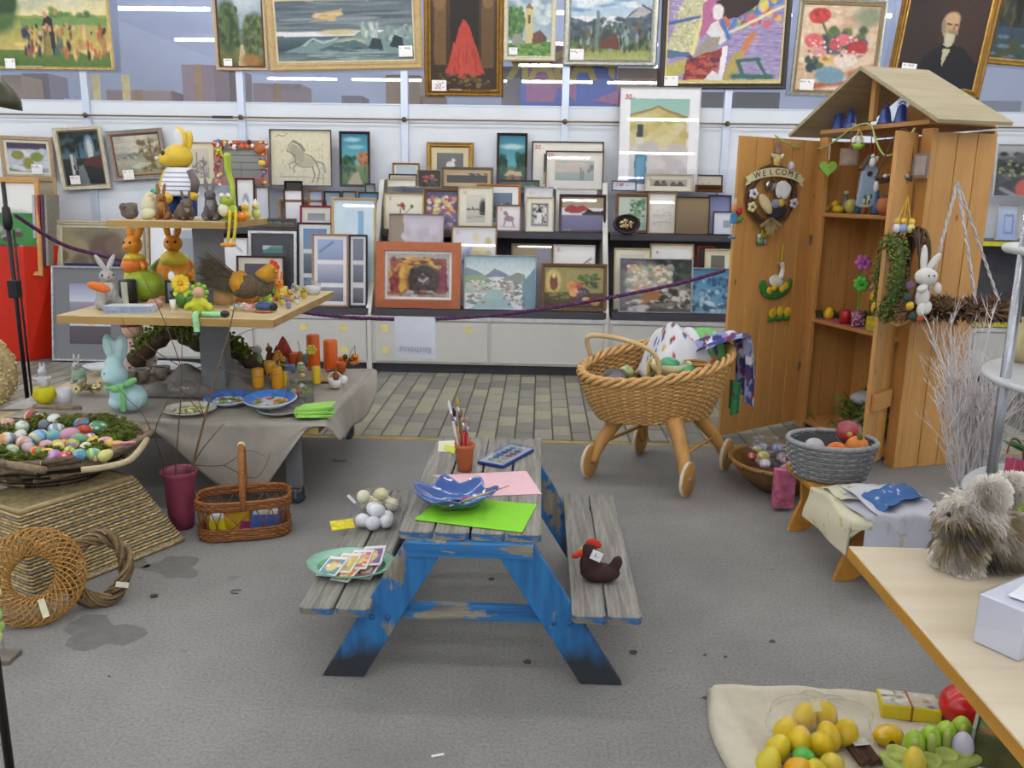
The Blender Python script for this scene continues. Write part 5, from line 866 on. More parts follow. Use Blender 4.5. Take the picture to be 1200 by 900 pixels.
for k,(u,v,c,l) in enumerate([(331,358,'#d8c05a','tiny yellow chick with blue scarf among the figurines'),(338,362,'#7f8ac0','tiny blue violet bird figurine at the middle tier corner'),(341,353,'#d8b070','tiny tan rabbit figurine among the figurines'),(348,357,'#dcd8d0','tiny white lamb figurine among the figurines'),(349,348,'#c9cc8a','tiny pale green duck figurine among the figurines'),(356,350,'#c9b03c','tiny mustard chick figurine beside the white bowl'),(344,343,'#b8bcc8','tiny grey white sheep figurine near the white bowl'),(336,347,'#e0c8a0','tiny cream hen figurine near the white bowl')]):
    p,s = md(u,v); t = thing('tiny_figurine',l,'figurine',p,RND.uniform(-40,40),'tiny figurines beside the straw hen'); q = .8 + .25 * RND.random(); b = B(); b.ell((0,0,.022 * q),(.018 * q,.016 * q,.022 * q)); b.ell((0,-.008,.053 * q),(.014 * q,) * 3); b.o('body',mat(c,.5),t,True,remesh=.003)
    B().ell((0,-.022 * q,.052 * q),(.004,.007,.004)).o('beak',mat('#d8782c'),t); B().lathe([(.016 * q,.036 * q),(.019 * q,.04 * q),(.014 * q,.044 * q)],10,cap=False).o('scarf',mat(['#5f7fc0','#c9a0a0','#6a9a5a'][k % 3]),t)
    for x in (-.007,.007): B().ell((x,-.018 * q,.058 * q),.0028,None,6,4).o('eye',mat('#221a14'),t)
p,s = md(367,345); t = thing('glass_bowl','frosted white glass bowl with a wavy rim on the middle tier','bowl',p); b = B(); b.lathe([(0,0),(.032,0),(.046,.03),(.044,.05),(.04,.05),(.036,.02),(0,.012)],22); b.o('bowl',mat('#d4d6da',.2,.05),t,True)
b = B(); b.grid(lambda u,v: Vector((math.cos(u * 6.283) * (.043 + .01 * v + .005 * v * math.sin(u * 50)),math.sin(u * 6.283) * (.043 + .01 * v + .005 * v * math.sin(u * 50)),.048 + .035 * v)),40,4,True); b.o('wavy_rim',glass('#eef2f4',.12,.05,'rim'),t,True)

# ---- lowest tier ------------------------------------------------------------
ZC = Z1 + .028
def lo(u,v,z=ZC): p = onz(u,v,z); return p,mpp(p)
p,s = lo(152,480); t = thing('blue_rabbit','pale blue ceramic rabbit with a green ribbon bow','figurine',p,0); BLU = mat('#aed0d4',.45,.05); k_ = s; b = B()
b.ell((3 * k_,0,15 * k_),(19 * k_,17 * k_,16 * k_)); b.ell((-6 * k_,-5 * k_,22 * k_),(13 * k_,12 * k_,18 * k_)); b.ell((-10 * k_,-4 * k_,10 * k_),(11 * k_,14 * k_,10 * k_)); b.ell((-11 * k_,-6 * k_,43 * k_),(15 * k_,14 * k_,13.5 * k_)); b.ell((-12 * k_,-4 * k_,56 * k_),(10 * k_,9 * k_,9 * k_)); b.ell((-14 * k_,-17 * k_,39 * k_),(6 * k_,5 * k_,5 * k_))
for (x,a) in ((-17,-10),(-4,12)): b.ell((x * k_,0,73 * k_),(8 * k_,4.5 * k_,17 * k_),rot(0,a,0))
b.o('body',BLU,t,True,remesh=.007)
for (x,a) in ((-17.3,-10),(-3.7,12)): B().ell((x * k_,-4 * k_,74 * k_),(4.4 * k_,1.6 * k_,12 * k_),rot(0,a,0)).o('inner_ear',mat('#bcd6d6',.5),t,True)
RB = mat('#7cc078',.35,.1); b = B(); b.tube([(-8 * k_ + 14.5 * k_ * math.cos(a * .3),-4 * k_ + 13.5 * k_ * math.sin(a * .3),30 * k_ + 2 * k_ * math.cos(a * .3)) for a in range(21)],2.4 * k_,6,True); b.o('ribbon',RB,t,True)
for d in (1,-1): B().ell(((4 + d * 8) * k_,-17 * k_,(33 + d * 4) * k_),(9 * k_,2.5 * k_,4 * k_),rot(0,-30 if d > 0 else -20,0)).o('bow_loop',RB,t,True)
B().box((2 * k_,-18.5 * k_,16 * k_),(5.5 * k_,.9 * k_,28 * k_),rot(8,6,0)).o('ribbon_tail',RB,t)
for x in (-17,-7): B().ell((x * k_,-17.5 * k_,46 * k_),(1.2 * k_,1 * k_,1.5 * k_),None,8,5).o('eye',mat('#4a5a60',.3),t,True)
p,s = lo(53,471); t = thing('egg_cup','yellow egg cup with a small white rabbit on it','egg cup',p); k_ = s
B().lathe([(0,0),(9 * k_,0),(13 * k_,8 * k_),(11 * k_,17 * k_),(9 * k_,18 * k_),(0,18 * k_)],20).o('cup',mat('#d0c41c',.35),t,True)
b = B(); b.ell((0,0,24 * k_),(7 * k_,6 * k_,8 * k_)); b.ell((0,0,36 * k_),(5 * k_,5 * k_,5 * k_)); b.ell((-2 * k_,0,43 * k_),(1.6 * k_,1.2 * k_,5 * k_)); b.ell((3 * k_,0,43 * k_),(1.6 * k_,1.2 * k_,5 * k_)); b.ell((8 * k_,-2 * k_,29 * k_),(5 * k_,2 * k_,2.4 * k_),rot(0,-20,0)); b.ell((-8 * k_,-2 * k_,28 * k_),(4 * k_,2 * k_,2.4 * k_),rot(0,20,0)); b.o('white_rabbit',mat('#c9ccd2',.4),t,True,remesh=.004)
p,s = lo(73,473); t = thing('white_beaker','plain white beaker beside the yellow egg cup','cup',p + Vector((0,.03,0))); B().lathe([(0,0),(.032,0),(.036,.075),(.033,.075),(.029,.006),(0,.005)],20).o('beaker',mat('#cfcfd4',.35),t,True)
p,s = lo(93,449); t = rabbit('pale grey rabbit figurine with a green striped body',p,34 * s,'#b4b2b0',None,-10); B().lathe([(0,4 * s),(7.6 * s,4 * s),(8 * s,10 * s),(6 * s,17 * s),(0,18 * s)],16).o('green_body',mat('#8fae90',.5,.3,90),t,True)
p,s = lo(108,461); t = thing('dried_flowers','dried cream flowers and moss on the white sheet','flowers',p)
for k in range(14): flower(t,(RND.uniform(-.07,.09),RND.uniform(-.04,.04),.02 + RND.uniform(0,.035)),.026,RND.choice(['#c4b478','#b8a46a','#8a7a4a','#5a5a34','#d0c490']),rot(RND.uniform(0,60)),'#8a7434')
p,s = lo(60,470); b = B(); b.grid(lambda u,v: Vector((-2.74 + .62 * u,4.12 + .42 * v + .1 * u,Z1 + .004 + .004 * math.sin(u * 9))),10,8); tag(b.o('white_paper',mat('#b3b0ac',.8),solid=.002),'pale paper sheet under the yellow egg cup','paper')
p = Vector((-1.98,4.9,Z1 + .03)); t = thing('white_tray','long white oval tray behind the blue rabbit','tray',onz(168,434,Z1 + .03),4); B().lathe([(0,0),(.3,0),(.36,.03),(.35,.034),(.29,.01),(0,.008)],30,sy=.42).o('tray',mat('#cdd0d4',.35),t,True)
for k,(u,v) in enumerate([(167,446),(190,443),(150,449)]):
    p,s = lo(u,v); t = thing('plant_pot',['small beige soil pot in the middle of three','small beige soil pot nearest the table pole','small beige soil pot next to the blue rabbit'][k],'pot',p,0,'beige pots beside the blue rabbit'); B().lathe([(0,0),(.036,0),(.05,.07),(.045,.07),(.04,.055),(0,.055)],18).o('pot',mat('#8f887a',.8),t,True); B().lathe([(0,.058),(.042,.058)],14).o('soil',mat('#4a3020',.95),t)
# mossy branch
pts = [ony(u,v,y) for u,v,y in ((158,424,4.9),(178,404,4.88),(205,388,4.86),(228,402,4.84),(262,406,4.82),(292,424,4.75),(318,440,4.7))]
c0 = pts[0].copy(); t = thing('mossy_branch','thick mossy branch arching across the lowest tier','branch',c0); sp = [q - c0 for q in spline(pts,8)]; b = B(); b.tube(sp,[.055 - .0005 * k + .008 * math.sin(k * 1.3) for k in range(len(sp))],10); b.o('bark',mat('#4a3c2c',.95,.3,30,.6,60),t,True)
b = B(); rs = random.Random(8)
for k in range(1700):
    i = rs.randrange(3,40); q = sp[i] + Vector((rs.gauss(0,.02),rs.uniform(-.055,.045),.02 + abs(rs.gauss(0,.03)))); r = rs.uniform(.006,.015); b.ell(q,(r,r,r * .8),None,5,3)
mo = b.o('moss',mat('#5a6420',.95,.4,60),t); mo['kind'] = 'stuff'
p = ony(160,402,4.98); t = thing('dotted_doll','white rag doll with red dots and a red hat','doll',Vector((p.x,4.98,Z1 + .03))); B().lathe([(0,0),(.1,0),(.12,.08),(.07,.2),(0,.22)],16,sy=.6).o('stuffed_body',mat('#c4b4ac',.8),t,True)
for k in range(26):
    a = RND.uniform(3.3,6.1); z = RND.uniform(.03,.2); r = .12 - .05 * (z / .2) if z > .08 else .115; B().ell((r * math.cos(a),r * .6 * math.sin(a),z),.008,None,6,4).o('red_dot',mat('#b0384a',.7),t,True)
B().ell((-.02,0,.26),(.06,.05,.055)).o('head',mat('#c9a890',.7),t,True); B().ell((-.01,0,.30),(.08,.06,.03),rot(0,-12,0)).o('hat',mat('#8a2a3c',.8),t,True)
p,s = lo(283,428); t = thing('glass_ball','clear glass ball leaning on the mossy branch','ball',Vector((p.x - .02,5.02,Z1 + .035))); B().ell((0,0,.085),(.085,) * 3,None,22,14).o('ball',glass('#e4e6e6',.06,.05,'ball'),t,True); B().lathe([(0,.168),(.012,.168),(.01,.18),(0,.182)],10).o('cap',mat('#b9b6b0',.4,metal=.5),t)
# plates
def plate(label,u,v,r,rim,mid,bits,z=ZC,deep=.02,name='plate',n=20,tilt=0):
    p,s = lo(u,v,z); t = thing(name,label,'plate',p,0,R=rot(tilt)); b = B(); b.lathe([(0,0),(r * .6,0),(r,deep),(r * .97,deep + .004),(r * .6,.006),(0,.005)],30); b.o('dish',mat(mid,.3,.05),t,True)
    b = B(); b.lathe([(r * .66,.0095 + deep * .15),(r * .96,deep + .0055)],30,cap=False); b.o('rim_band',mat(rim,.35,.25,30),t,True)
    for k in range(n):
        a = RND.uniform(0,6.28); q = math.sqrt(RND.random()) * r * .62; B().ell((q * math.cos(a),q * math.sin(a),.012 + RND.uniform(0,.006)),(r * .14,r * .07,.005),rot(0,0,RND.uniform(0,180)),7,4).o('motif',mat(RND.choice(bits),.6),t,True)
    return t
plate('white plate of green and yellow butterfly shapes on the linen',223,483,.128,'#c9c8b8','#bdbab0',['#9aae4a','#d0cc8a','#e0dcc0','#a8a83c','#c9bc5a'])
plate('blue rimmed paper plate with green leaves and fruit',268,472,.125,'#4a72c0','#c2ccd8',['#4a8a34','#8fae4a','#c9d4e0','#b84a34'],deep=.03,tilt=4)
plate('flat grey plate under the fruit plate at the cloth edge',328,484,.11,'#8a8a88','#9a9a98',['#8f8f8d'],n=1,z=ZC - .008)
plate('blue rimmed paper plate with red and yellow fruit beside napkins',317,474,.135,'#4a7ac8','#c9d2dc',['#c9502c','#d8b83c','#4a8a34','#b88a4a','#d87a3c'],ZC + .02,.034,tilt=5)
p,s = lo(366,486); t = thing('napkin_fan','fan of folded lime green napkins at the cloth edge','napkins',p,14)
for k in range(6): B().box((.012 * (k % 3),.012 * k - .03,.006 + .0065 * k),(.17,.1,.004),rot(3 * (k % 2),4 - 2.2 * k,9 - 5 * k)).o('napkin',mat('#9cd062' if k % 2 else '#8ac458',.8),t)
# tray board and candles
tb_ = thing('candle_board','thin wooden board carrying the yellow candles','board',lo(350,443)[0]); B().box((0,0,.006),(.42,.2,.012)).o('board',mat('#a08a6a',.7),tb_,bev=.002)
ZD = ZC + .013
for (u,v,r,h,c,l) in [(303,458,6.7,27,'#d8981c','honey yellow candle beside the plates'),(317,449,6.8,26,'#d8a01c','honey yellow candle behind its twin on the board'),(325,455,6.2,26,'#d8981c','honey yellow candle beside the glass vase'),(334,452,5,17,'#d4b020','short lemon yellow candle on the board'),(371,449,5,20,'#d4b020','short lemon candle behind the glass vase'),
                           (368,434,7.6,42,'#cf5a18','tall orange candle with a yellow flower'),(388,432,8.2,34,'#d8641c','thick orange candle at the cloth corner'),(345,428,7.5,15,'#d06020','low orange candle among the eggs')]:
    p,s = lo(u,v,ZD if u not in (388,303) else ZC + .004); t = candle(l,p,r * s,h * s,c)
    if u == 368: flower(t,(.0,-r * s - .006,h * s * .62),.035,'#d8c84a',rot(88),'#d8c84a',6)
p,s = lo(353,470); t = thing('glass_vase','square clear glass vase with small ornaments inside','vase',p,12); w = .065; h = .17; b = B()
for (x,y,sx,sy) in ((-w,0,.003,2 * w),(w,0,.003,2 * w),(0,-w,2 * w,.003),(0,w,2 * w,.003)): b.box((x,y,h / 2),(sx,sy,h))
b.box((0,0,.003),(2 * w,2 * w,.006)); b.o('glass_body',glass('#e2e6e6',.06,.02,'vase'),t)
for k in range(8): B().ell((RND.uniform(-.04,.03),RND.uniform(-.03,.03),RND.uniform(.03,.14)),RND.uniform(.012,.02),None,8,6).o('ornament',mat(RND.choice(['#c97a3c','#d8b85a','#b84a34','#d8d4c8','#8a9a5a']),.4),t,True)
eggobj('turquoise egg standing beside the tall orange candle',lo(359,431)[0] + Vector((0,0,.06)),.026,'plain',['#5fa8b0'],rot()); eggobj('striped yellow and blue egg above the glass vase',lo(353,437)[0] + Vector((0,0,.035)),.027,'stripe',['#d8d04a','#4a9ab8','#dcdcd0'],rot())
p,s = lo(302,431,ZC); t = thing('parrot_figurine','green and white parrot figurine behind the candles','figurine',p); b = B(); b.ell((0,0,.05),(.035,.03,.05)); b.ell((.0,.02,.02),(.02,.05,.02)); b.o('body',mat('#4a7a44',.6,.3,40),t,True,remesh=.004); B().ell((0,-.005,.115),(.034,.03,.034)).o('head',mat('#b4b4b0',.6),t,True); B().ell((-.034,-.01,.12),(.012,.01,.016)).o('beak',mat('#a83a3a'),t,True); B().ell((.02,-.02,.05),(.015,.015,.04)).o('wing',mat('#8fae6a',.6),t,True)
p,s = lo(317,430,ZC); t = thing('squirrel_figurine','reddish brown squirrel figurine beside the parrot','figurine',p); b = B(); b.ell((0,0,.05),(.028,.026,.05)); b.ell((0,-.01,.115),(.022,.022,.022)); b.ell((.03,.02,.08),(.016,.02,.06),rot(0,14,0)); b.ell((-.008,0,.142),(.006,.004,.014)); b.o('body',mat('#7a4426',.7,.2),t,True,remesh=.004)
p,s = lo(333,430,ZC); t = thing('gnome_house','little grey gnome house with a pointed red roof','figurine',p); B().lathe([(0,0),(.05,0),(.045,.08),(0,.08)],14).o('wall',mat('#7a7a78',.8,.2),t,True); B().lathe([(.062,.075),(.04,.13),(.016,.18),(0,.2)],14).o('roof',mat('#8f3328',.7,.3,40),t,True); B().box((0,-.047,.03),(.028,.012,.05)).o('door',mat('#6a4a2c'),t); flower(t,(-.02,-.055,.09),.03,'#d8903c',FR)
p,s = lo(328,436,ZD); t = thing('butterfly_pick','orange butterfly ornament with yellow sticks before gnome house','ornament',p); B().tube([(0,0,0),(0,0,.07)],.004,6).o('stick',mat('#d8c84a'),t)
for x in (-1,1): B().ell((x * .02,0,.085),(.022,.004,.018),rot(0,x * 25,0)).o('wing',mat('#d89a4a',.5),t,True); B().tube([(x * .005,0,.05),(x * .035,0,.04)],.003,5).o('twig',mat('#d8c84a'),t)
p,s = lo(340,437,ZD); t = thing('toy_bus','small blue toy cart among the candles','toy',p,14); B().box((0,0,.03),(.06,.04,.04)).o('body',mat('#5a80b8',.4),t,bev=.006)
for x in (-.02,.02): B().lathe([(0,-.004),(.011,-.004),(.011,.004),(0,.004)],12,(x,-.023,.011),rot(90)).o('wheel',mat('#3a3a40'),t)
p,s = lo(352,431,ZC); t = thing('pear_candle','orange brown pear shaped candle with a twig stalk','candle',p); B().lathe([(0,0),(.028,.0),(.038,.03),(.028,.065),(.015,.1),(0,.108)],18).o('wax',mat('#b8682c',.5,.15),t,True); B().tube([(0,0,.1),(-.002,0,.14),(-.012,0,.17)],.0022,5).o('stalk',mat('#4a3624'),t)
p,s = lo(393,454,ZC - .004); t = thing('white_basket','small white basket with handle holding a brown nut','basket',p); B().lathe([(0,0),(.03,0),(.042,.05),(.038,.05),(.03,.008),(0,.006)],18).o('bowl',mat('#d6d3cf',.6),t,True); B().tube(arc((0,0,.045),.04,0,180,14,'xz',sz=1.15),.004,6).o('handle',mat('#d6d3cf',.6),t,True); B().ell((.004,0,.066),(.018,.018,.03)).o('nut',mat('#7a4a26',.5),t,True); B().ell((.05,.0,.045),(.024,.02,.026)).o('white_egg',mat('#dcd9d4',.4),t,True)
p,s = lo(400,436,ZC); t = thing('orange_pot','small terracotta orange pot at the cloth corner','pot',p); B().lathe([(0,0),(.022,0),(.032,.05),(.034,.06),(.028,.06),(.024,.04),(0,.04)],18).o('pot',mat('#c4571f',.6),t,True)
p,s = lo(408,428,ZC); t = thing('orange_flower_nest','nest of orange dried flowers at the far cloth corner','flowers',p)
for k in range(16): B().ell((RND.uniform(-.05,.06),RND.uniform(-.04,.04),RND.uniform(.01,.06)),(.018,.018,.014),rot(RND.uniform(0,90)),8,5).o('blossom',mat(RND.choice(['#c9701c','#d8882c','#3a3a1c','#5a4a1c','#a8581c']),.7),t,True)
B().tube([(0,0,.02),(.02,0,.09),(.045,0,.13),(.05,0,.05)],.002,5).o('twig',mat('#3a2c20'),t)
p,s = lo(213,462,Z1 + .1); t = thing('glass_dish','upturned clear glass dish on the dark drape','dish',Vector((p.x,p.y,Z1 + .11))); B().lathe([(.07,0),(.065,.03),(.045,.055),(0,.062)],22).o('dish',glass('#e2e2e2',.05,.05,'dish'),t,True)
# ================================================================ LEFT FLOOR AREA
# red bin with framed pictures
zt = ony(30,289,7.42).z; xa = ony(34,355,7.42).x
t = thing('red_bin','tall bright red bin holding framed pictures against the wall','bin',(xa,7.42,0)); RED = mat('#c42408',.45,.05)
plan = [(-.75,0),(0,0),(.12,.22),(.12,.5),(-.75,.5)]; b = B(); n = len(plan); top = [(x + (.06 if x > 0 else 0),y) for x,y in plan]
b.add([(x - .05 * (x > -.5),y,0) for x,y in plan] + [(x,y,zt) for x,y in top],[(i,(i + 1) % n,n + (i + 1) % n,n + i) for i in range(n)] + [tuple(range(n - 1,-1,-1))]); b.o('bin_body',RED,t,solid=.006)
pic('pale wooden framed print of pink flowers on green in the red bin',-62,209,48,300,7.5,[('R',0,0,1,1,'#2f6a34'),('R',0,0,1,.34,'#e4e2dc'),('E',.75,.55,.3,.22,'#3a8a3c',.5),('D',.45,.5,.8,.95,26,.06,.04,['#b8a0b0','#d8c8d0','#8a7a84','#54403c'])],.04,'wcf9a5c',base=.75,lean=6)
pic('beige framed picture standing at the back of the red bin',-30,208,69,300,7.78,[('G','#a8987a','#8f7f66')],.035,'wb39a70',base=.75,lean=4)
for k,(u,c,l) in enumerate([(45,'#b9b2bc','pale lavender magazine standing in the red bin'),(51,'#8a2a34','dark red folder standing in the red bin'),(55,'#5a3a58','purple folder standing in the red bin'),(59,'#8f8a7c','grey brown folder standing in the red bin')]):
    a = ony(u,250,7.62); tag(B().box((0,0,0),(.022,.2,.62),rot(0,4,0)).o('folder',mat(c,.6,.15,40),loc=(a.x,7.63,1.15)),l,'folder','folders in the red bin')
# black stand, purple rope, paper sign
px_,py_ = ony(20,360,4.75).x,4.75
t = thing('rope_stand','black metal tripod stand holding the purple rope','stand',(px_,py_,0)); BK = mat('#17171b',.4,.05)
B().tube([(0,0,.12),(0,0,1.56)],.012,10).o('pole',BK,t,True); B().tube([(.03,0,.3),(.03,0,1.3)],.006,8).o('pole',BK,t,True); B().box((.008,-.015,.97),(.06,.05,.1)).o('clamp',BK,t,bev=.006); B().lathe([(0,1.3),(.02,1.3),(.028,1.34),(.02,1.42),(0,1.44)],12).o('clamp',BK,t,True)
for a in (30,150,270): B().tube([(0,0,.3),(.22 * math.cos(rad(a)),.22 * math.sin(rad(a)),.01)],.008,6).o('leg',BK,t,True)
rp = [ony(u,v,y) for u,v,y in ((18,252,4.75),(75,287,5.1),(140,305,5.35),(230,335,5.55),(355,366,5.62),(465,374,5.62),(560,371,5.62),(650,360,5.6),(740,344,5.56),(800,331,5.5),(849,317,5.46))]
sp = spline(rp,14); t = thing('barrier_rope','purple braided rope strung between the stand and shed door','rope',rp[0])
for ph,c in ((0,'#54204a'),(2.09,'#3a2a5a'),(4.19,'#6a2a58')):
    b = B(); b.tube([q - rp[0] + Vector((0,math.cos(k * .9 + ph) * .006,math.sin(k * .9 + ph) * .006)) for k,q in enumerate(spline(sp,3))],.0075,5); b.o('strand',mat(c,.7,.25,60),t,True)
a = ony(463,372,5.6); e = ony(511,419,5.6); w = e.x - a.x; h = a.z - e.z
t = thing('paper_sign','white paper sheet hanging folded over the purple rope','sign',(a.x,5.6,a.z))
b = B(); b.grid(lambda s,q: Vector((w * s,-.012 - .006 * math.sin(q * 3) + .003 * math.sin(s * 5),-h * q)),10,12); b.o('sheet',mat('#d3d8e6',.8,.02),t,solid=.0006)
b = B(); b.grid(lambda s,q: Vector((w * s * .98,-.022 + .006 * q,.008 - h * .42 * q)),8,6); b.o('folded_flap',mat('#d9deec',.8,.02),t,solid=.0006)
text('gesperrt',h * .24,mat('#a9afbd',.8,0),t,(w * .5,-.0235,-h * .76),rot(90),mirror=True,depth=.0004)
# lamp at the far end
a = ony(2,110,5.0); t = thing('floor_lamp','arched floor lamp with a dark olive dome shade','lamp',(-3.75,5.0,0)); OL = mat('#3a3a24',.35,.1)
B().lathe([(0,0),(.15,0),(.15,.02),(.02,.04),(0,.04)],24).o('base',BK,t,True); B().tube(spline([(0,0,.03),(0,0,1.6),(.1,0,2.4),(a.x + 3.69,0,a.z + .16)]),.012,8).o('pole',BK,t,True)
B().lathe([(.14,0),(.13,.05),(.09,.11),(.03,.15),(0,.155)],24,(a.x + 3.70,0,a.z - .06),rot(0,12,0),cap=False).o('shade',OL,t,True,solid=.004)
# seed wreath leaning at the far table corner
a = ony(-24,452,4.08); t = thing('seed_wreath','beige wreath of seeds at the edge of the lowest tier','wreath',(a.x,4.08,Z1 + .03)); R0 = .155
B().tube([(R0 * math.cos(k * .2618),0,R0 + .03 + R0 * math.sin(k * .2618)) for k in range(24)],.045,10,True).o('straw_ring',mat('#a8946a',.9,.3,40),t,True)
b = B(); rs = random.Random(2)
for k in range(420):
    A = rs.uniform(0,6.28); q = rs.uniform(0,6.28); rr_ = R0 + .045 * math.cos(q); b.ell((rr_ * math.cos(A),.045 * math.sin(q),R0 + .03 + rr_ * math.sin(A)),(.009,.007,.008),None,6,4)
o_ = b.o('seeds',mat('#b8a67a',.8,.35,90),t,True); o_['kind'] = 'stuff'
# wicker chest
A_ = Vector((-1.89,2.93,0)); U = Vector((.477,.879,0)); Nn = Vector((-.879,.477,0)); CL,CW,CHh = .67,.56,.30
t = thing('wicker_chest','upturned woven wicker chest with sloping sides','basket',A_,math.degrees(math.atan2(U.y,U.x)))
def chest(s,z):                        # perimeter point: s in [0,4), z in [0,1]; local x along length, y inward
    i = .155 * z; x0,x1,y0,y1 = .06 * z,CL - .115 * z,i,CW - .12 * z; c = .03
    k,f = int(s) % 4,s - int(s)
    P = [((x0,y0),(x1,y0)),((x1,y0),(x1,y1)),((x1,y1),(x0,y1)),((x0,y1),(x0,y0))][k]
    return Vector((P[0][0] + (P[1][0] - P[0][0]) * f,P[0][1] + (P[1][1] - P[0][1]) * f,z * CHh))
WK = ['#b3a380','#9d8d6a','#c2b290','#ab9464','#8f8672','#b89a62']
b = B(); b.add([chest(k,0.0) + Vector((0,0,.004)) for k in range(4)] + [chest(k,.97) for k in range(4)],[(0,1,5,4),(1,2,6,5),(2,3,7,6),(3,0,4,7),(4,5,6,7)]); b.o('lining',mat('#4a3f2e',.95),t)
for sgn in range(2):
    for cidx in range(3):
        b = B()
        for r in range(24):
            if r % 3 != cidx: continue
            z = (r + .5) / 24.5; pts = []
            for k in range(4 * 34):
                s_ = k / 34; p = chest(s_,z); d = Vector([(0,-1,.4),(1,0,.4),(0,1,.4),(-1,0,.4)][int(s_) % 4]); w_ = math.sin(k * math.pi / 1.5 + r * math.pi + sgn * math.pi); pts.append(p + d * (.007 + .006 * w_) + Vector((0,0,.003 * w_)))
            b.tube(pts,.0058,4,True)
        o_ = b.o('woven_strand',mat(WK[cidx + 3 * sgn],.85,.35,60),t,True); o_['kind'] = 'stuff'
for s_,nm in ((.0,'rim_rod'),(1,'rim_rod')): B().tube([chest(k,s_) + Vector((0,0,.012 if s_ == 0 else .004)) for k in range(4)],.014,8,True).o(nm,mat('#a8946c',.7,.2),t,True)
b = B()
for r in range(18):
    y = .18 + (CW - .12 - .2) * r / 17; b.tube([(.06 + (CL - .175 - .0) * k / 16,y,CHh + .004 + .004 * math.sin(k * math.pi + r * math.pi)) for k in range(17)],.011,5)
o_ = b.o('woven_top',mat('#94855f',.85,.35,40),t,True); o_['kind'] = 'stuff'
# twig basket, moss, eggs
BC = Vector((-2.13,3.5,CHh + .012)); t = thing('twig_basket','rustic basket of cut branches lined with moss on the wicker chest','basket',BC); rs = random.Random(12)
BK1,BK2,CUT = mat('#6b5b49',.95,.35,30,.5,60),mat('#85745c',.95,.3,30,.5,60),mat('#c2a884',.8,.1)
B().lathe([(0,.0),(.22,0),(.36,.1),(.34,.1),(.2,.02),(0,.015)],26,sy=.86).o('liner',mat('#2a2620',.95),t)
for lay in range(6):
    nn = 13
    for k in range(nn):
        a = 2 * math.pi * (k + .5 * (lay % 2) + rs.uniform(-.25,.25)) / nn; r = .22 + .035 * lay + (.0 if lay < 5 else .0); z = .03 + .026 * lay + rs.uniform(-.006,.006)
        L = rs.uniform(.11,.19) * (.7 + .09 * lay); rad_ = rs.uniform(.009,.017); T = Vector((-math.sin(a),math.cos(a) * .86,rs.uniform(-.08,.08))); c = Vector((r * math.cos(a),r * .86 * math.sin(a),z)); bow = Vector((math.cos(a),math.sin(a),0)) * .02
        if (Vector((BC.x,BC.y,0)) + c).y > 3.9: c.y -= .03
        st = B().tube([c - T * L,c + bow,c + T * L],[rad_,rad_ * 1.05,rad_ * .85],7).o('stick',rs.choice([BK1,BK2]),t,True)
        if math.sin(a) < .4:
            e = c - T * L if rs.random() < .5 else c + T * L; B().ell(e,(rad_ * .9,rad_ * .9,rad_ * .25),aim(T),8,4).o('cut_end',CUT,st)
def stickp(pp,r,m_,nm='stick'): return B().tube([Vector(q) - BC for q in pp],r,8).o(nm,m_,t,True)
o_ = stickp(spline([onz(u,v,.475) for u,v in ((95,551),(125,547),(150,540),(163,528),(172,515))],4),.013,mat('#b5a684',.8,.1)); stickp([onz(u,v,.47) for u,v in ((-10,540),(20,546),(52,551))],.016,BK2); stickp([onz(u,v,.47) for u,v in ((40,476),(70,478),(95,478))],.012,BK2)
b = B(); rs = random.Random(31)
def mossz(x,y): return .135 + .035 * nz((x,y,0),9) + .02 * (x * x + y * y) / .1
b.grid(lambda s,q: Vector((.36 * q * math.cos(s * 6.2832),.31 * q * math.sin(s * 6.2832),mossz(.36 * q * math.cos(s * 6.28),.31 * q * math.sin(s * 6.28)))),40,12,True)
for k in range(2600):
    A = rs.uniform(0,6.283); q = rs.uniform(.62,1.04); x,y = .36 * q * math.cos(A),.32 * q * math.sin(A); z = mossz(x,y) + rs.uniform(-.02,.03); r = rs.uniform(.005,.011); b.ell((x,y,z),(r,r,r * .8),None,5,3)
mo = b.o('moss_bed',mat('#55601f',.95,.45,50),t); mo['kind'] = 'stuff'
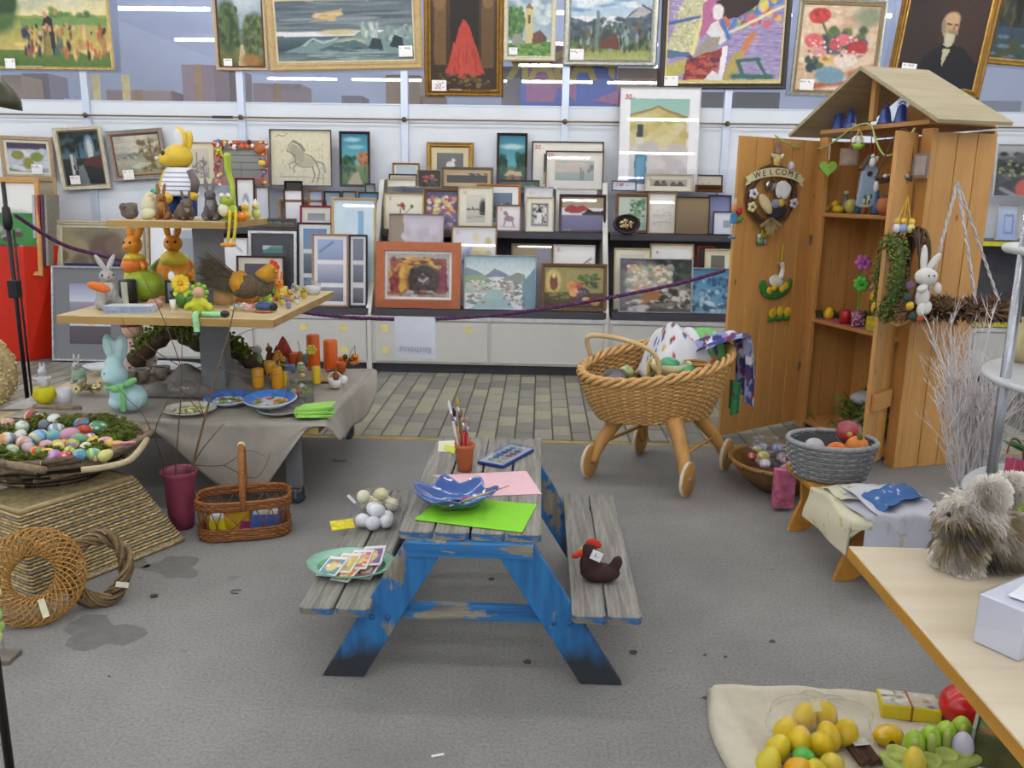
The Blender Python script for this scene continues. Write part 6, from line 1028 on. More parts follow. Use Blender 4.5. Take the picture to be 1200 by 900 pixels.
EG = [(63,494,8,'plain',['#d6dcd2'],'plain pale mint white egg'),(26,502,8.5,'dots',['#d4dcd0','#8fa89a'],'white egg with faint green speckles'),(24,512,7.5,'dots',['#d8d8d0','#b0aca0'],'white egg with faint grey speckles'),(9,516,9,'swirl',['#d8d4c4','#7fa0b8','#d88a4a'],'white egg swirled orange and blue'),
      (45,514,9.5,'stripe',['#8fb8d8','#6a9ac4','#d0c08a'],'sky blue egg with cream bands'),(63,513,9,'swirl',['#6fa4cc','#5f94c4','#7ab08a'],'clear blue egg with a green swirl'),(82,512,10,'plain',['#c48aa0'],'plain dusty pink egg'),(86,523,8.5,'patch',['#c9a83c','#5f7fb8','#c96a5a','#7aa86a'],'patchwork egg of red blue and gold'),(94,517,8.5,'plain',['#6a9a72'],'plain soft green egg'),
      (115,503,9,'dots',['#4f8a5f','#dcdccc'],'dark green egg with white dots'),(40,491,9.5,'stripe',['#b03a2c','#2c2a30','#d8c8a8'],'red egg with black and cream stripes'),(96,498,8,'swirl',['#5f8ab4','#8a5a4a','#4a7aa8'],'blue and brown swirled egg'),(99,506,7.5,'plain',['#c0442c'],'plain tomato red egg'),(66,504,7.5,'stripe',['#dcdcd8','#8a9aa8'],'white egg with thin grey blue stripes'),
      (9,499,8.5,'swirl',['#c99a8a','#d8b0a0'],'salmon pink egg with pale swirls'),(29,520,8,'swirl',['#d8c4b8','#c98a7a','#b8b0b8'],'cream egg with pink orange swirls'),(54,524,8,'plain',['#c494a4'],'plain light rose egg'),(68,525,8.5,'stripe',['#d8b83c','#d8d0a0','#c99a3c'],'golden yellow egg with cream stripes'),(46,531,8,'patch',['#c0402c','#d8b03c','#5a8a4a'],'red and yellow checked egg'),(62,536,8,'swirl',['#a07ab8','#c8a0c0'],'violet egg with lilac swirls'),
      (76,537,7.5,'dots',['#b02c4a','#e0b0a0'],'crimson egg with pale dots'),(93,535,8.5,'swirl',['#5f9ab0','#7ab89a','#5a80b0'],'teal blue egg with green swirls'),(101,526,7.5,'dots',['#d8d6c4','#a8b890'],'cream egg with pale green dots'),(110,533,7.5,'stripe',['#d0cc5a','#5fb0a8'],'yellow egg with a turquoise end'),(112,520,8.5,'plain',['#d4b42c'],'plain bright yellow egg'),(126,522,9.5,'swirl',['#d88aa0','#dcb8b0','#d8c07a'],'rose pink and yellow swirled egg'),
      (34,527,8,'plain',['#b09a9c'],'plain mauve grey egg'),(14,529,8,'stripe',['#c8c47a','#8fa8a0'],'olive yellow egg with grey bands'),(124,535,7.5,'plain',['#c8c478'],'plain pale olive egg'),(57,532,6.5,'dots',['#dcbc4a','#c0502c'],'yellow egg with red dots'),(52,500,7.5,'swirl',['#4a7a5a','#7a5a8a'],'deep green egg with purple swirls'),(82,530,6.5,'stripe',['#7aa84a','#d8d06a'],'grass green egg with yellow stripes'),(104,515,6.5,'stripe',['#d8d0dc','#a88ab0'],'white egg with lilac stripes'),(76,521,6,'dots',['#c89a4a','#8a3a2c'],'ochre egg with brown dots')]
for k,(u,v,r,pat,cs,l) in enumerate(EG):
    p,s = at(u,v,CHh + .175); eggobj(l + ' in the twig basket',p + Vector((0,0,r * s * .2)),r * s * .92,pat,cs,group='painted eggs in the twig basket',seed=k)
p,s = at(138,527,CHh + .16); t = thing('ribbon_chick','pink ribboned yellow chick lying among the painted eggs','figurine',p,30); b = B(); b.ell((0,0,.02),(.032,.022,.02)); b.ell((-.03,0,.03),(.018,.016,.016)); b.o('body',mat('#d8b85a',.7),t,True,remesh=.003); B().tube([(-.02,-.02,.03),(.03,-.03,.035),(.07,-.02,.03)],.006,6).o('ribbon',mat('#d88aa0'),t,True); B().ell((-.05,0,.03),(.008,.005,.004)).o('beak',mat('#d8782c'),t)
# willow wreath and straw wreath leaning on the chest
def lean_wreath(name,label,u,v,ub,vb,Rr,tube,tilt,cat='wreath'):
    p = onz(ub,vb,0); return thing(name,label,cat,p + Vector((-.02,.03,0)),0,R=rot(-tilt,0,22)),Rr,tube
t,R0,tb_ = lean_wreath('willow_wreath','golden spiral willow wreath leaning on the wicker chest',38,680,40,741,.145,.06,28)
R0 = .125; tb_ = .052; cz = R0 + tb_ + .004
for c_ in range(2):
    b = B()
    for k in range(34):
        ph = 2 * math.pi * (k + .5 * c_) / 34; pts = []
        for i in range(22):
            q = i / 21 * math.pi * 2.1; a = ph + (2.3 * i / 21 if c_ == 0 else -1.3 * i / 21); rr_ = R0 - tb_ * math.cos(q / 1.05); pts.append((rr_ * math.cos(a),tb_ * .62 * math.sin(q / 1.05),cz + rr_ * math.sin(a)))
        b.tube(pts,.0028,4)
    o_ = b.o('willow_rods',mat('#b8873c' if c_ == 0 else '#9c7034',.5,.2,40),t,True); o_['kind'] = 'stuff'
B().box((.04,-tb_ * .62 - .006,cz - R0 * .95),(.022,.003,.07),rot(-10,-16,0)).o('price_tag',mat('#c9c6a8'),t)
t,R0,tb_ = lean_wreath('straw_wreath','twisted brown straw wreath standing beside the willow wreath',115,668,118,716,.115,.03,18); R0 = .118; tb_ = .026; cz = R0 + tb_
rs = random.Random(17)
for c_ in range(3):
    b = B()
    for k in range(13):
        ph = rs.uniform(0,6.28); of = rs.uniform(.5,1.15); a0 = rs.uniform(0,6.28); sp_ = rs.uniform(2.4,5); pts = []
        for i in range(26):
            a = a0 + i / 25 * sp_; q = ph + a * 3.0; rr_ = (R0 + tb_ * of * math.cos(q)) ; pts.append((rr_ * math.cos(a) * .86,tb_ * of * math.sin(q),cz + rr_ * math.sin(a) * 1.0))
        b.tube(pts,.0055,5)
    o_ = b.o('straw_strands',mat(['#7a6444','#93795a','#5f4d36'][c_],.9,.25,60),t,True); o_['kind'] = 'stuff'
B().box((.085,-.03,.075),(.045,.003,.02),rot(0,14,0)).o('price_tag',mat('#cfcdb8'),t)
# plant stand at the frame edge
p = onz(6,772,0); t = thing('wire_plant_stand','green plastic twig on a square metal foot','ornament',p); B().box((0,0,.008),(.075,.075,.016)).o('foot',mat('#6a6357',.6,.2),t,bev=.002); B().tube([(0,0,.015),(-.005,0,.32)],.003,6).o('rod',mat('#8a8a84',.4),t)
for k in range(9): B().ell((-.005 + .012 * math.sin(k * 2.3),-.006,.09 + .028 * k),(.012,.006,.026),rot(0,25 * math.sin(k * 1.9),0),8,6).o('leaf',mat('#9ab45a' if k % 2 else '#c0cc8a',.5),t,True)
p = onz(16,935,0); t = thing('dark_post','thin dark metal post beside the willow wreath','post',p); B().tube([(0,0,0),(0,0,1.35)],.011,10).o('post',mat('#241e1c',.5),t,True); B().lathe([(0,0),(.06,0),(.06,.008),(.015,.014),(0,.014)],18).o('foot',mat('#241e1c',.5),t,True)
# carry basket with cleaning packets
p = (onz(232,637,0) + onz(326,629,0)) / 2 + Vector((.0,.1,0)); d = onz(326,629,0) - onz(232,637,0); rzb = math.degrees(math.atan2(d.y,d.x))
t = thing('carry_basket','oblong brown wicker basket with a tall arched handle','basket',p,rzb); BW = [mat('#7a4a24',.6,.25,60),mat('#8f5a2c',.6,.25,60)]; aa,bb2,hb = .195,.115,.175
def ov(a,k=1.0,e=.55): c,s_ = math.cos(a),math.sin(a); return (aa * k * math.copysign(abs(c) ** e,c),bb2 * k * math.copysign(abs(s_) ** e,s_))
for c_ in range(2):
    b = B()
    for (z0,n_) in ((.004,5),(hb - .03,4)):
        for r in range(n_):
            if r % 2 != c_: continue
            b.tube([(*ov(k * 2 * math.pi / 72,1 + .03 * math.sin(k * math.pi / 1.5 + r * 3.14) + (.04 if z0 > .1 else 0)),z0 + .011 * r + .006) for k in range(72)],.0075,5,True)
    b.o('wicker_band',BW[c_],t,True)
b = B()
for k in range(40):
    a = 2 * math.pi * k / 40; x,y = ov(a); a2 = a + (.22 if k % 2 else -.22); x2,y2 = ov(a2,1.03); b.tube([(x,y,.045),(x2,y2,hb - .03)],.003,5)
b.o('lattice_stakes',BW[0],t,True); B().grid(lambda s,q: Vector((*ov(s * 6.2832,q * .97),.006)),40,4,True).o('bottom',BW[0],t)
hp = [(0,bb2 * 1.05 * math.cos(rad(a)),hb - .03 + .27 * math.sin(rad(a)) ** .75) for a in range(0,181,9)]; b = B(); b.tube(hp,.014,10); b.o('handle',BW[1],t,True)
b = B(); b.tube([Vector(hp[0]).lerp(Vector(hp[0]),0)] + [Vector(hp[min(int(k / 8),len(hp) - 2)]).lerp(Vector(hp[min(int(k / 8),len(hp) - 2) + 1]),(k % 8) / 8) + Vector((math.cos(k * 1.5) * .015,0,0)) + Vector((0,math.sin(k * 1.5) * .015,0)) for k in range(0,8 * 19)],.003,4); b.o('handle_wrap',mat('#a87440',.6),t,True)
B().lathe([(.0165,-.014),(.0165,.014)],12,(0,0,hb + .238),rot(90)).o('tape',mat('#d6cfb4',.6),t)
for k,(x,w,h,c,c2,l) in enumerate([(-.12,.07,.1,'#d2c41e','#dcdce0','bright yellow squeeze packet in the carry basket'),(-.04,.12,.12,'#c9a428','#d8642c','gold packet with orange top in the carry basket'),(.09,.13,.11,'#4a66b0','#dcdcdc','white and blue packet with red cap in the carry basket'),(.0,.06,.05,'#a03a6a','#8a2c5a','small magenta packet in the carry basket')]):
    q = Matrix.Rotation(rad(rzb),3,'Z') @ Vector((x,-.035 + .03 * (k % 2),.012)); tt_ = thing('packet',l,'packet',p + q,rzb + 4 * k,'packets in the carry basket'); B().box((0,0,h / 2),(w,.045,h),rot(0,-10 + 8 * k,0)).o('pack',mat(c,.4),tt_,bev=.012); B().box((0,0,h * .86),(w * .9,.047,h * .3),rot(0,-10 + 8 * k,0)).o('top_label',mat(c2,.4),tt_,bev=.01)
# red vase with bare twigs
p = onz(209,622,0) + Vector((0,.05,0)); s = mpp(p); t = thing('red_vase','tall wine red plastic vase beside the carry basket','vase',p); h = 70 * s
B().lathe([(0,0),(13 * s,0),(15.5 * s,20 * s),(17 * s,55 * s),(19 * s,64 * s),(22 * s,h),(20.5 * s,h),(17.5 * s,64 * s),(15 * s,50 * s),(12 * s,3 * s),(0,3 * s)],26).o('vase_body',mat('#84394f',.4,.05),t,True)
tw = [[(214,600,3.7),(226,545,3.7),(240,490,3.72),(256,430,3.76),(268,390,3.8),(276,352,3.82)],[(207,600,3.7),(206,545,3.68),(211,480,3.68),(213,430,3.7),(213,388,3.72)],[(200,595,3.7),(190,540,3.66),(182,505,3.64),(196,470,3.64),(196,450,3.66)],[(218,560,3.72),(236,528,3.7),(262,497,3.68)],[(213,432,3.7),(200,395,3.7),(182,352,3.72),(165,320,3.74),(152,298,3.75)],[(240,490,3.72),(215,460,3.7),(180,430,3.68),(150,405,3.68)],
      [(256,430,3.76),(290,442,3.72),(330,438,3.72)],[(262,410,3.78),(275,395,3.78),(300,385,3.78),(322,386,3.8)],[(196,548,3.66),(170,490,3.62),(152,470,3.6),(135,450,3.6)],[(226,545,3.7),(262,545,3.64),(290,528,3.62),(312,536,3.6)],[(240,490,3.72),(232,462,3.7),(240,440,3.7)],[(213,430,3.7),(180,410,3.7),(150,385,3.7),(142,372,3.7)],[(262,545,3.66),(300,560,3.62),(318,528,3.6)]]
for i,q in enumerate(tw):
    pp = spline([ony(u,v,y) - p for u,v,y in q],5); r0 = .008 if i < 1 else .0045 if i < 4 else .0026; B().tube(pp,[r0 * (1 - .75 * k / len(pp)) for k in range(len(pp))],6).o('twig',mat('#5a4636' if i else '#6a5640',.8,.2,40),t,True)

# ================================================================ BLUE PICNIC TABLE
def peel(axis=0):
    key = ('peel',axis)
    if key in MC: return MC[key]
    m,nt,b_ = _new('weathered_blue_paint'); co = _coord(nt); st = [30] * 3; st[axis] = 3
    g = _noise(nt,_coord(nt,st),1.3,4,.6); greyw = _ramp(nt,g,[(.25,rgba('#4f4a42')),(.5,rgba('#837b6c')),(.75,rgba('#a39b8a'))])
    bl = _ramp(nt,_noise(nt,_coord(nt,st),1.1,3),[(.25,rgba('#154673')),(.5,rgba('#1f659c')),(.8,rgba('#2a77ac'))])
    st2 = [9] * 3; st2[axis] = 3.2
    k = _ramp(nt,_noise(nt,_coord(nt,st2),1.0,4,.62),[(.52,(0,0,0,1)),(.55,(1,1,1,1))])
    c = _mix(nt,k,bl,greyw)
    if axis == 2:       # worn dirty feet
        sp_ = nt.nodes.new('ShaderNodeSeparateXYZ'); nt.links.new(co,sp_.inputs[0]); ma = nt.nodes.new('ShaderNodeMath'); ma.operation = 'MULTIPLY_ADD'; ma.inputs[1].default_value = .22; nt.links.new(_noise(nt,_coord(nt,(14,14,6)),1,3),ma.inputs[0]); nt.links.new(sp_.outputs[2],ma.inputs[2])
        c = _mix(nt,_ramp(nt,ma.outputs[0],[(.17,(.93,.93,.93,1)),(.26,(0,0,0,1))]),c,rgba('#2a2620'))
    nt.links.new(c,b_.inputs['Base Color']); b_.inputs['Roughness'].default_value = .62; _bump(nt,b_,g,.15,.003); MC[key] = m; return m
def weather(axis=1):
    key = ('weather',axis)
    if key in MC: return MC[key]
    m,nt,b_ = _new('weathered_grey_wood'); st = [42] * 3; st[axis] = 2.6
    oi = nt.nodes.new('ShaderNodeObjectInfo'); g = _noise(nt,_coord(nt,st),1.0,6,.72)
    c = _ramp(nt,g,[(.3,rgba('#4a4741')),(.46,rgba('#77736c')),(.7,rgba('#9d9991'))])
    st2 = [7] * 3; st2[axis] = 3; k = _ramp(nt,_noise(nt,_coord(nt,st2),1,3),[(.58,(0,0,0,1)),(.78,(.5,.5,.5,1))]); c = _mix(nt,k,c,rgba('#5f7486'))
    nt.links.new(c,b_.inputs['Base Color']); b_.inputs['Roughness'].default_value = .8; _bump(nt,b_,g,.4,.004); MC[key] = m; return m
PT = thing('picnic_table','small weathered blue picnic table with attached plank benches','table',(-.2,3.0,0)); ox,oy = -.2,3.0
TY_0,TY_1,TZ,BZ = 2.51,3.57,.5,.28
def plank(x0,x1,y0,y1,z,th,nm):
    c = .012; w = x1 - x0; poly = [(x0,y0 + c),(x0 + c,y0),(x1 - c,y0),(x1,y0 + c),(x1,y1),(x0,y1)]; b = B(); n = len(poly); cx,cy = (x0 + x1) / 2,(y0 + y1) / 2
    b.add([(x - cx,y - cy,-th) for x,y in poly] + [(x - cx,y - cy,0) for x,y in poly],[tuple(range(n - 1,-1,-1)),tuple(range(n,2 * n))] + [(i,(i + 1) % n,n + (i + 1) % n,n + i) for i in range(n)])
    o_ = b.o(nm,weather(1),PT,loc=(cx - ox,cy - oy,z),bev=.003)
    e = B(); e.add([(poly[i][0] - cx,poly[i][1] - cy - .0008,zz) for zz in (-th - .0005,-.004) for i in range(4)],[(i,i + 1,5 + i,4 + i) for i in range(3)]); e.o('painted_edge',peel(0),o_); return o_
tx0,tx1 = -.425,.025; wt = (tx1 - tx0 - 3 * .008) / 4
for k in range(4): plank(tx0 + k * (wt + .008),tx0 + k * (wt + .008) + wt,TY_0,TY_1 + .01 * (k % 2),TZ,.024,'top_plank')
for (x0,x1) in ((-.725,-.505),(.125,.34)):
    w = (x1 - x0 - .008) / 2
    for k in range(2): plank(x0 + k * (w + .008),x0 + k * (w + .008) + w,2.41,3.5,BZ,.024,'bench_plank')
for y in (2.5,3.41):
    for sgn in (-1,1):
        tp = Vector((-.2 + sgn * .135,0,TZ - .025)); bt_ = Vector((-.19 + sgn * .42,0,0)); w = .135; b = B()
        b.prism([(tp.x - w / 2 - ox,tp.z),(tp.x + w / 2 - ox,tp.z),(bt_.x + w / 2 - ox,0),(bt_.x - w / 2 - ox,0)][::-1],.03,(0,y - oy,0)); lg = b.o('leg',peel(2),PT,bev=.003)
        for fx in (-.025,.025):
            f_ = .42; cxp = tp.lerp(bt_,(TZ - .025 - .215) / (TZ - .025)); B().lathe([(0,0),(.01,0),(.008,.004),(0,.005)],10,(cxp.x + fx - ox,y - oy - .0155,.215),rot(90)).o('bolt',mat('#2a5a90',.5),lg,True)
    B().bb(-.62 - ox,.24 - ox,y - oy + .016,y - oy + .04,.195,.25).o('cross_bar',peel(0),PT,bev=.003); B().bb(-.4 - ox,0 - ox,y - oy - .02,y - oy + .02,TZ - .07,TZ - .026).o('top_batten',peel(0),PT)
B().box((-.2 - ox,3.0 - oy,.42),(.04,.8,.03)).o('centre_rail',peel(1),PT)
# things on the table
TT = TZ + .001
p,s = at(544,553,TT); t = thing('terracotta_pot','terracotta pot of paint brushes on the picnic table','pot',p + Vector((0,.02,0))); B().lathe([(0,0),(.028,0),(.036,.09),(.039,.092),(.04,.108),(.036,.108),(.033,.09),(.026,.008),(0,.008)],26).o('pot',mat('#b0643a',.7,.1),t,True); pot = p + Vector((0,.02,0))
for k,(dx_,dz_,dy_,c,tip,l) in enumerate([(-.055,.27,-.01,'#b8b4ac','#dcdcd8','slim silver handled brush leaning in the pot'),(-.04,.235,.0,'#b8834a','#2a201c','brush with a thick black bristle head in pot'),(-.028,.275,.01,'#7a5a2a','#b8922c','tall brush with golden bristles in the pot'),(-.015,.225,.01,'#b08a50','#8a6a44','wooden brush with tan bristles in the pot'),(-.004,.215,-.012,'#b01c24','#9a8470','red brush with brown bristles in the pot'),(.006,.205,.0,'#b01c24','#a89a86','red brush with pale bristles in the pot'),(.014,.195,-.008,'#a81a22','#8a7a68','short red brush at the pot rim')]):
    tb_ = thing('paint_brush',l,'brush',pot + Vector((dx_ * .1,dy_,.012)),0,'brushes in the terracotta pot'); a = Vector((0,0,0)); e = Vector((dx_,dy_,dz_)); m1 = a.lerp(e,.7); m2 = a.lerp(e,.86)
    B().tube([a,m1],[.0035,.0055],8).o('handle',mat(c,.35),tb_,True); B().tube([m1,m2],[.0055,.0055],8).o('ferrule',mat('#b9b9bc',.25,metal=.8),tb_,True); B().tube([m2,a.lerp(e,.93),e],[.005,.0065 if k != 1 else .009,.0015],8).o('bristles',mat(tip,.8),tb_,True)
c = [onz(u,v,TT + .012) for u,v in ((556,545),(578,549),(629,524),(606,516))]; cc = sum(c,Vector()) / 4; ax = ((c[2] - c[1]) + (c[3] - c[0])).normalized(); rzp = math.degrees(math.atan2(ax.y,ax.x))
t = thing('paint_box','blue watercolour box with a clear lid on the picnic table','paint box',Vector((cc.x,cc.y,TT)),rzp); Lb,Wb = .265,.12
B().box((0,0,.006),(Lb,Wb,.012)).o('tray',mat('#20307a',.35),t,bev=.005)
for r in range(2):
    for k in range(6): B().lathe([(0,0),(.014,0),(.014,.003),(0,.004)],14,(-.09 + .036 * k,-.022 + .04 * r,.0135)).o('colour_pan',mat(['#c9b82c','#d0a83c','#c8603a','#b04a6a','#8a3a4a','#b8b0b0','#7a9a5a','#4a7a6a','#5a6a9a','#4a4a8a','#6a5a50','#8a8a90'][r * 6 + k],.5),t,True)
B().box((0,0,.0128),(Lb - .012,Wb - .014,.001)).o('insert',mat('#b9c2cc',.5),t); B().box((0,0,.021),(Lb - .004,Wb - .004,.003)).o('clear_lid',glass('#dfe6f4',.06,.05,'lid'),t)
def sheet(name,label,pts,col,z):
    q = [onz(u,v,z) for u,v in pts]; cc = sum(q,Vector()) / 4; b = B(); b.add([x - cc for x in q],[(0,1,2,3)]); return tag(b.o(name,mat(col,.75,.03),loc=cc,solid=.0012),label,'paper')
sheet('pink_paper','pale pink sheet of paper under the blue bowl',[(507,557),(577,581),(635,579),(617,552)],'#dfb6bc',TT + .001); sheet('green_paper','bright lime green sheet of paper under the blue bowl',[(485,609),(612,624),(629,591),(520,582)],'#7fc628',TT + .0025); sheet('flyer','small yellow green flyer behind the terracotta pot',[(513,529),(532,530),(533,516),(514,517)],'#cfd0b4',TT + .001); sheet('yellow_card','narrow yellow green card beside the terracotta pot',[(520,526),(532,532),(534,524),(522,521)],'#b8c23c',TT + .003)
p,s = at(533,592,TT + .004); t = thing('wavy_bowl','glossy blue ceramic bowl with a wavy rim','bowl',p)
def wb(u,v,o=0): a = u * 2 * math.pi; r = .035 + (.085 + .012 * math.sin(7 * a + .6)) * v ** .8; return Vector((r * math.cos(a) * 1.12,r * math.sin(a),.004 + .05 * v ** 1.5 + .012 * v * v * math.sin(7 * a + .6) + o))
def cf(u,v): return lin('#34508c') if v > .25 else lin('#6a7a9c')
b = B(); b.grid(lambda u,v: wb(u,v),84,12,True,colfn=lambda u,v: lin('#3c5896')); b.o('bowl',mat('#3a5792',.12,.12,12,coat=.6),t,True,solid=.005); B().lathe([(0,.0035),(.036,.0035)],24).o('base',mat('#2f5a80',.2),t)
B().lathe([(0,.008),(.024,.008)],16,(.005,.005,0)).o('paint_puddle',mat('#b9bcc8',.3),t)
for k,(x,y,c_) in enumerate([(-.03,-.02,'#c9b83a'),(.045,-.02,'#5a9a6a'),(.03,.03,'#b04a5a'),(-.01,-.035,'#2a2a34')]): B().ell((x,y,.017),(.012,.008,.003),None,8,5).o('paint_blob',mat(c_,.3),t,True)
a_ = onz(535,590,TT + .05); e_ = onz(597,569,TT + .062); t = thing('bowl_brush','thin wooden paint brush lying across the blue bowl','brush',a_); dd = e_ - a_; B().tube([(0,0,0),dd * .5,dd],[.0025,.004,.0015],7).o('handle',mat('#b8925c',.5),t,True); B().tube([(0,0,0),-dd * .14],[.0035,.0035],7).o('ferrule',mat('#b4b4b8',.3,metal=.7),t,True); B().tube([-dd * .14,-dd * .3],[.004,.001],7).o('bristles',mat('#6a4a3a'),t,True)
# bench: plate with packets, bags of eggs, felt hen
ZB2 = BZ + .001
p,s = at(412,668,ZB2); t = thing('green_plate','oval green glazed plate on the picnic bench','plate',p); B().lathe([(0,0),(.09,0),(.155,.028),(.15,.032),(.09,.007),(0,.006)],40,sy=.78).o('plate_dish',mat('#7fae96',.2,.25,9,coat=.4),t,True); B().lathe([(.1,.0115),(.153,.0325)],40,sy=.78,cap=False).o('glaze_rim',mat('#4f9470',.2,.4,10),t,True)
for k,(x,y,rz_,c_) in enumerate([(-.055,-.035,-6,'#4a8a9a'),(-.012,-.018,-2,'#b8a83a'),(.03,.0,4,'#c0483a'),(.07,.02,10,'#6a4a8a'),(.0,-.055,-14,'#c8782c'),(.06,-.03,-4,'#8a3a6a')]):
    d_ = thing('seed_packet',['teal pictured packet in the green plate','yellow pictured packet in the green plate','red pictured packet in the green plate','violet pictured packet at the plate rim','orange pictured packet under the others in green plate','plum pictured packet under the red packet'][k],'packet',p + Vector((x,y,.028 + .006 * k if k < 4 else .02)),rz_,'packets in the green plate',R=rot(14,-6,rz_ - 12))
    B().box((0,0,0),(.075,.105,.003)).o('pack',mat('#d8d4d4',.35),d_); canvas(.062,.088,[('G',c_,c_),('E',.5,.55,.3,.25,'#d8c060'),('D',.1,.2,.9,.9,10,.12,.08,['#d8a060','#e0d8c0','#5a8ac0','#c0503c']),('R',0,0,1,.1,'#dcd8d8')],14,18,k + 40,y=0,z0=-.044).o('printed_label',vcol(.35),d_,R=rot(-90),loc=(0,0,.0025))
for (u,v,l,offs,col,nm) in [(440,600,'clear zip bag of cream eggs on the picnic bench',[(-.03,.03),(.03,.045),(.0,.0),(-.045,-.01),(.065,.01),(.02,.02)],['#d8d4b4','#dcd8bc','#cfc89a'],'zip'),(442,619,'clear bag of white eggs with a yellow tag',[(-.055,.0),(-.01,-.025),(.035,.0),(-.02,.03),(.03,.04),(0,.01)],['#e2e2e4','#dcdce0'],'tag')]:
    p,s = at(u,v,ZB2); t = thing('egg_bag',l,'bag of eggs',p,0)
    for k,(x,y) in enumerate(offs): B().ell((x,y,.03 + (.038 if k in (3,5) else 0)),(.03,.026,.027),rot(0,0,40 * k),16,10).o('egg',mat(col[k % len(col)],.4,.05),t,True)
    b = B(); b.grid(lambda u_,v_: Vector(((.098 + .008 * math.sin(u_ * 40)) * math.cos(u_ * 6.2832) * math.sin(.05 + v_ * 3.0),(.075 + .006 * math.sin(u_ * 34)) * math.sin(u_ * 6.2832) * math.sin(.05 + v_ * 3.0) + .01,.05 - .052 * math.cos(v_ * 3.0) + .003 * math.sin(u_ * 60))),40,14,True); b.o('clear_bag',glass('#fafafc',.0,.2,'bag'),t,True)
    if nm == 'tag': B().box((-.12,-.06,.035),(.085,.045,.004),rot(28,0,24)).o('yellow_tag',mat('#c9bc1c',.5,.3,60),t)
    else: B().box((-.1,.02,.045),(.012,.1,.002),rot(0,-30,30)).o('zip_strip',mat('#c6c8cc',.4),t)
p,s = at(697,680,ZB2); t = thing('felt_hen','dark brown felt hen with a red comb on the bench','figurine',p,0); k_ = s; b = B()
b.ell((6 * k_,0,10 * k_),(24 * k_,15 * k_,11 * k_)); b.ell((-6 * k_,0,20 * k_),(13 * k_,12 * k_,17 * k_)); b.ell((-8 * k_,0,36 * k_),(9 * k_,9 * k_,11 * k_)); b.ell((24 * k_,0,21 * k_),(7 * k_,6 * k_,11 * k_),rot(0,20,0)); b.o('body',mat('#3a2524',.95,.15,40,.4,200),t,True,remesh=.005)
b = B(); b.ell((-4 * k_,0,47 * k_),(9 * k_,3 * k_,5 * k_)); b.ell((2 * k_,0,44 * k_),(5 * k_,3 * k_,4 * k_)); b.o('comb',mat('#b8301c',.9),t,True,remesh=.004); B().ell((-20 * k_,-2 * k_,33 * k_),(9 * k_,2.5 * k_,4 * k_),rot(0,-28,0)).o('scarf',mat('#c03a22',.9),t,True); B().lathe([(2.2 * k_,0),(0,6 * k_)],8,(-15 * k_,0,39 * k_),rot(0,-90,0)).o('beak',mat('#c9a24a'),t)
tg_ = B().box((0,-12 * k_,36 * k_),(13 * k_,.6 * k_,11 * k_),rot(-14,24,0)).o('price_tag',mat('#dcdcdc'),t); text('3.-',6 * k_,mat('#3a3a44',.6,0),tg_,(0,-12.6 * k_,36 * k_),rot(76,24,0),'price_mark',.0004)
# ================================================================ WICKER PRAM
PC = Vector((.66,4.64,0)); prz = math.degrees(math.atan2(.36,.93)); PR = Matrix.Rotation(rad(prz),3,'Z'); PRi = PR.transposed()
t = thing('wicker_pram','wicker doll pram with four wooden wheels and bent handle','pram',PC,prz); WI = [mat('#b58a50',.55,.2,60),mat('#c49a60',.55,.2,60)]; PA,PB = .44,.275
def rimz(a): return .655 + .06 * math.cos(a) + .035 * math.sin(a)
def shell(a,v): k = .74 + .26 * math.sin(v * 1.5); z = .345 + (rimz(a) - .345) * v; return Vector((PA * k * math.cos(a),PB * k * math.sin(a),z))
NR = 24
for c_ in range(2):
    b = B()
    for r in range(c_,NR,2): b.tube([shell(2 * math.pi * k / 108,(r + .5) / NR) * 1.0 + Vector((math.cos(2 * math.pi * k / 108),math.sin(2 * math.pi * k / 108),0)) * .0085 * math.sin(k * math.pi / 1.5 + r * math.pi + .4) for k in range(108)],.0072,5,True)
    o_ = b.o('woven_rows',WI[c_],t,True); o_['kind'] = 'stuff'
b = B()
for k in range(54): a = 2 * math.pi * (k + .5) / 54; b.tube([shell(a,v / 6) for v in range(7)],.005,5)
b.o('stakes',mat('#a07a44',.6),t,True)
for ph in (0,2.1,4.2):
    b = B(); b.tube([shell(2 * math.pi * k / 140,1) + Vector((math.cos(2 * math.pi * k / 140),math.sin(2 * math.pi * k / 140),0)) * (.016 * math.cos(k * .55 + ph)) + Vector((0,0,.018 * math.sin(k * .55 + ph))) for k in range(140)],.0125,6,True); b.o('braided_rim',WI[1],t,True)
B().grid(lambda s,q: Vector((PA * .745 * q * math.cos(s * 6.2832),PB * .745 * q * math.sin(s * 6.2832),.352)),40,3,True).o('bottom',WI[0],t); B().grid(lambda s,q: shell(s * 6.2832,q) * .985 + Vector((0,0,.008)),40,6,True).o('lining',mat('#8f6c3c',.8),t,True)
LW = wood('#b98a4c','#a2743a',2,6,.5,False,.03)
whl = [Vector((.80,4.28,0)),Vector((.305,4.56,0)),Vector((.64,5.03,0)),Vector((1.10,4.74,0))]; axd = PRi @ Vector((.85,-.52,0)); Rw = aim(axd)
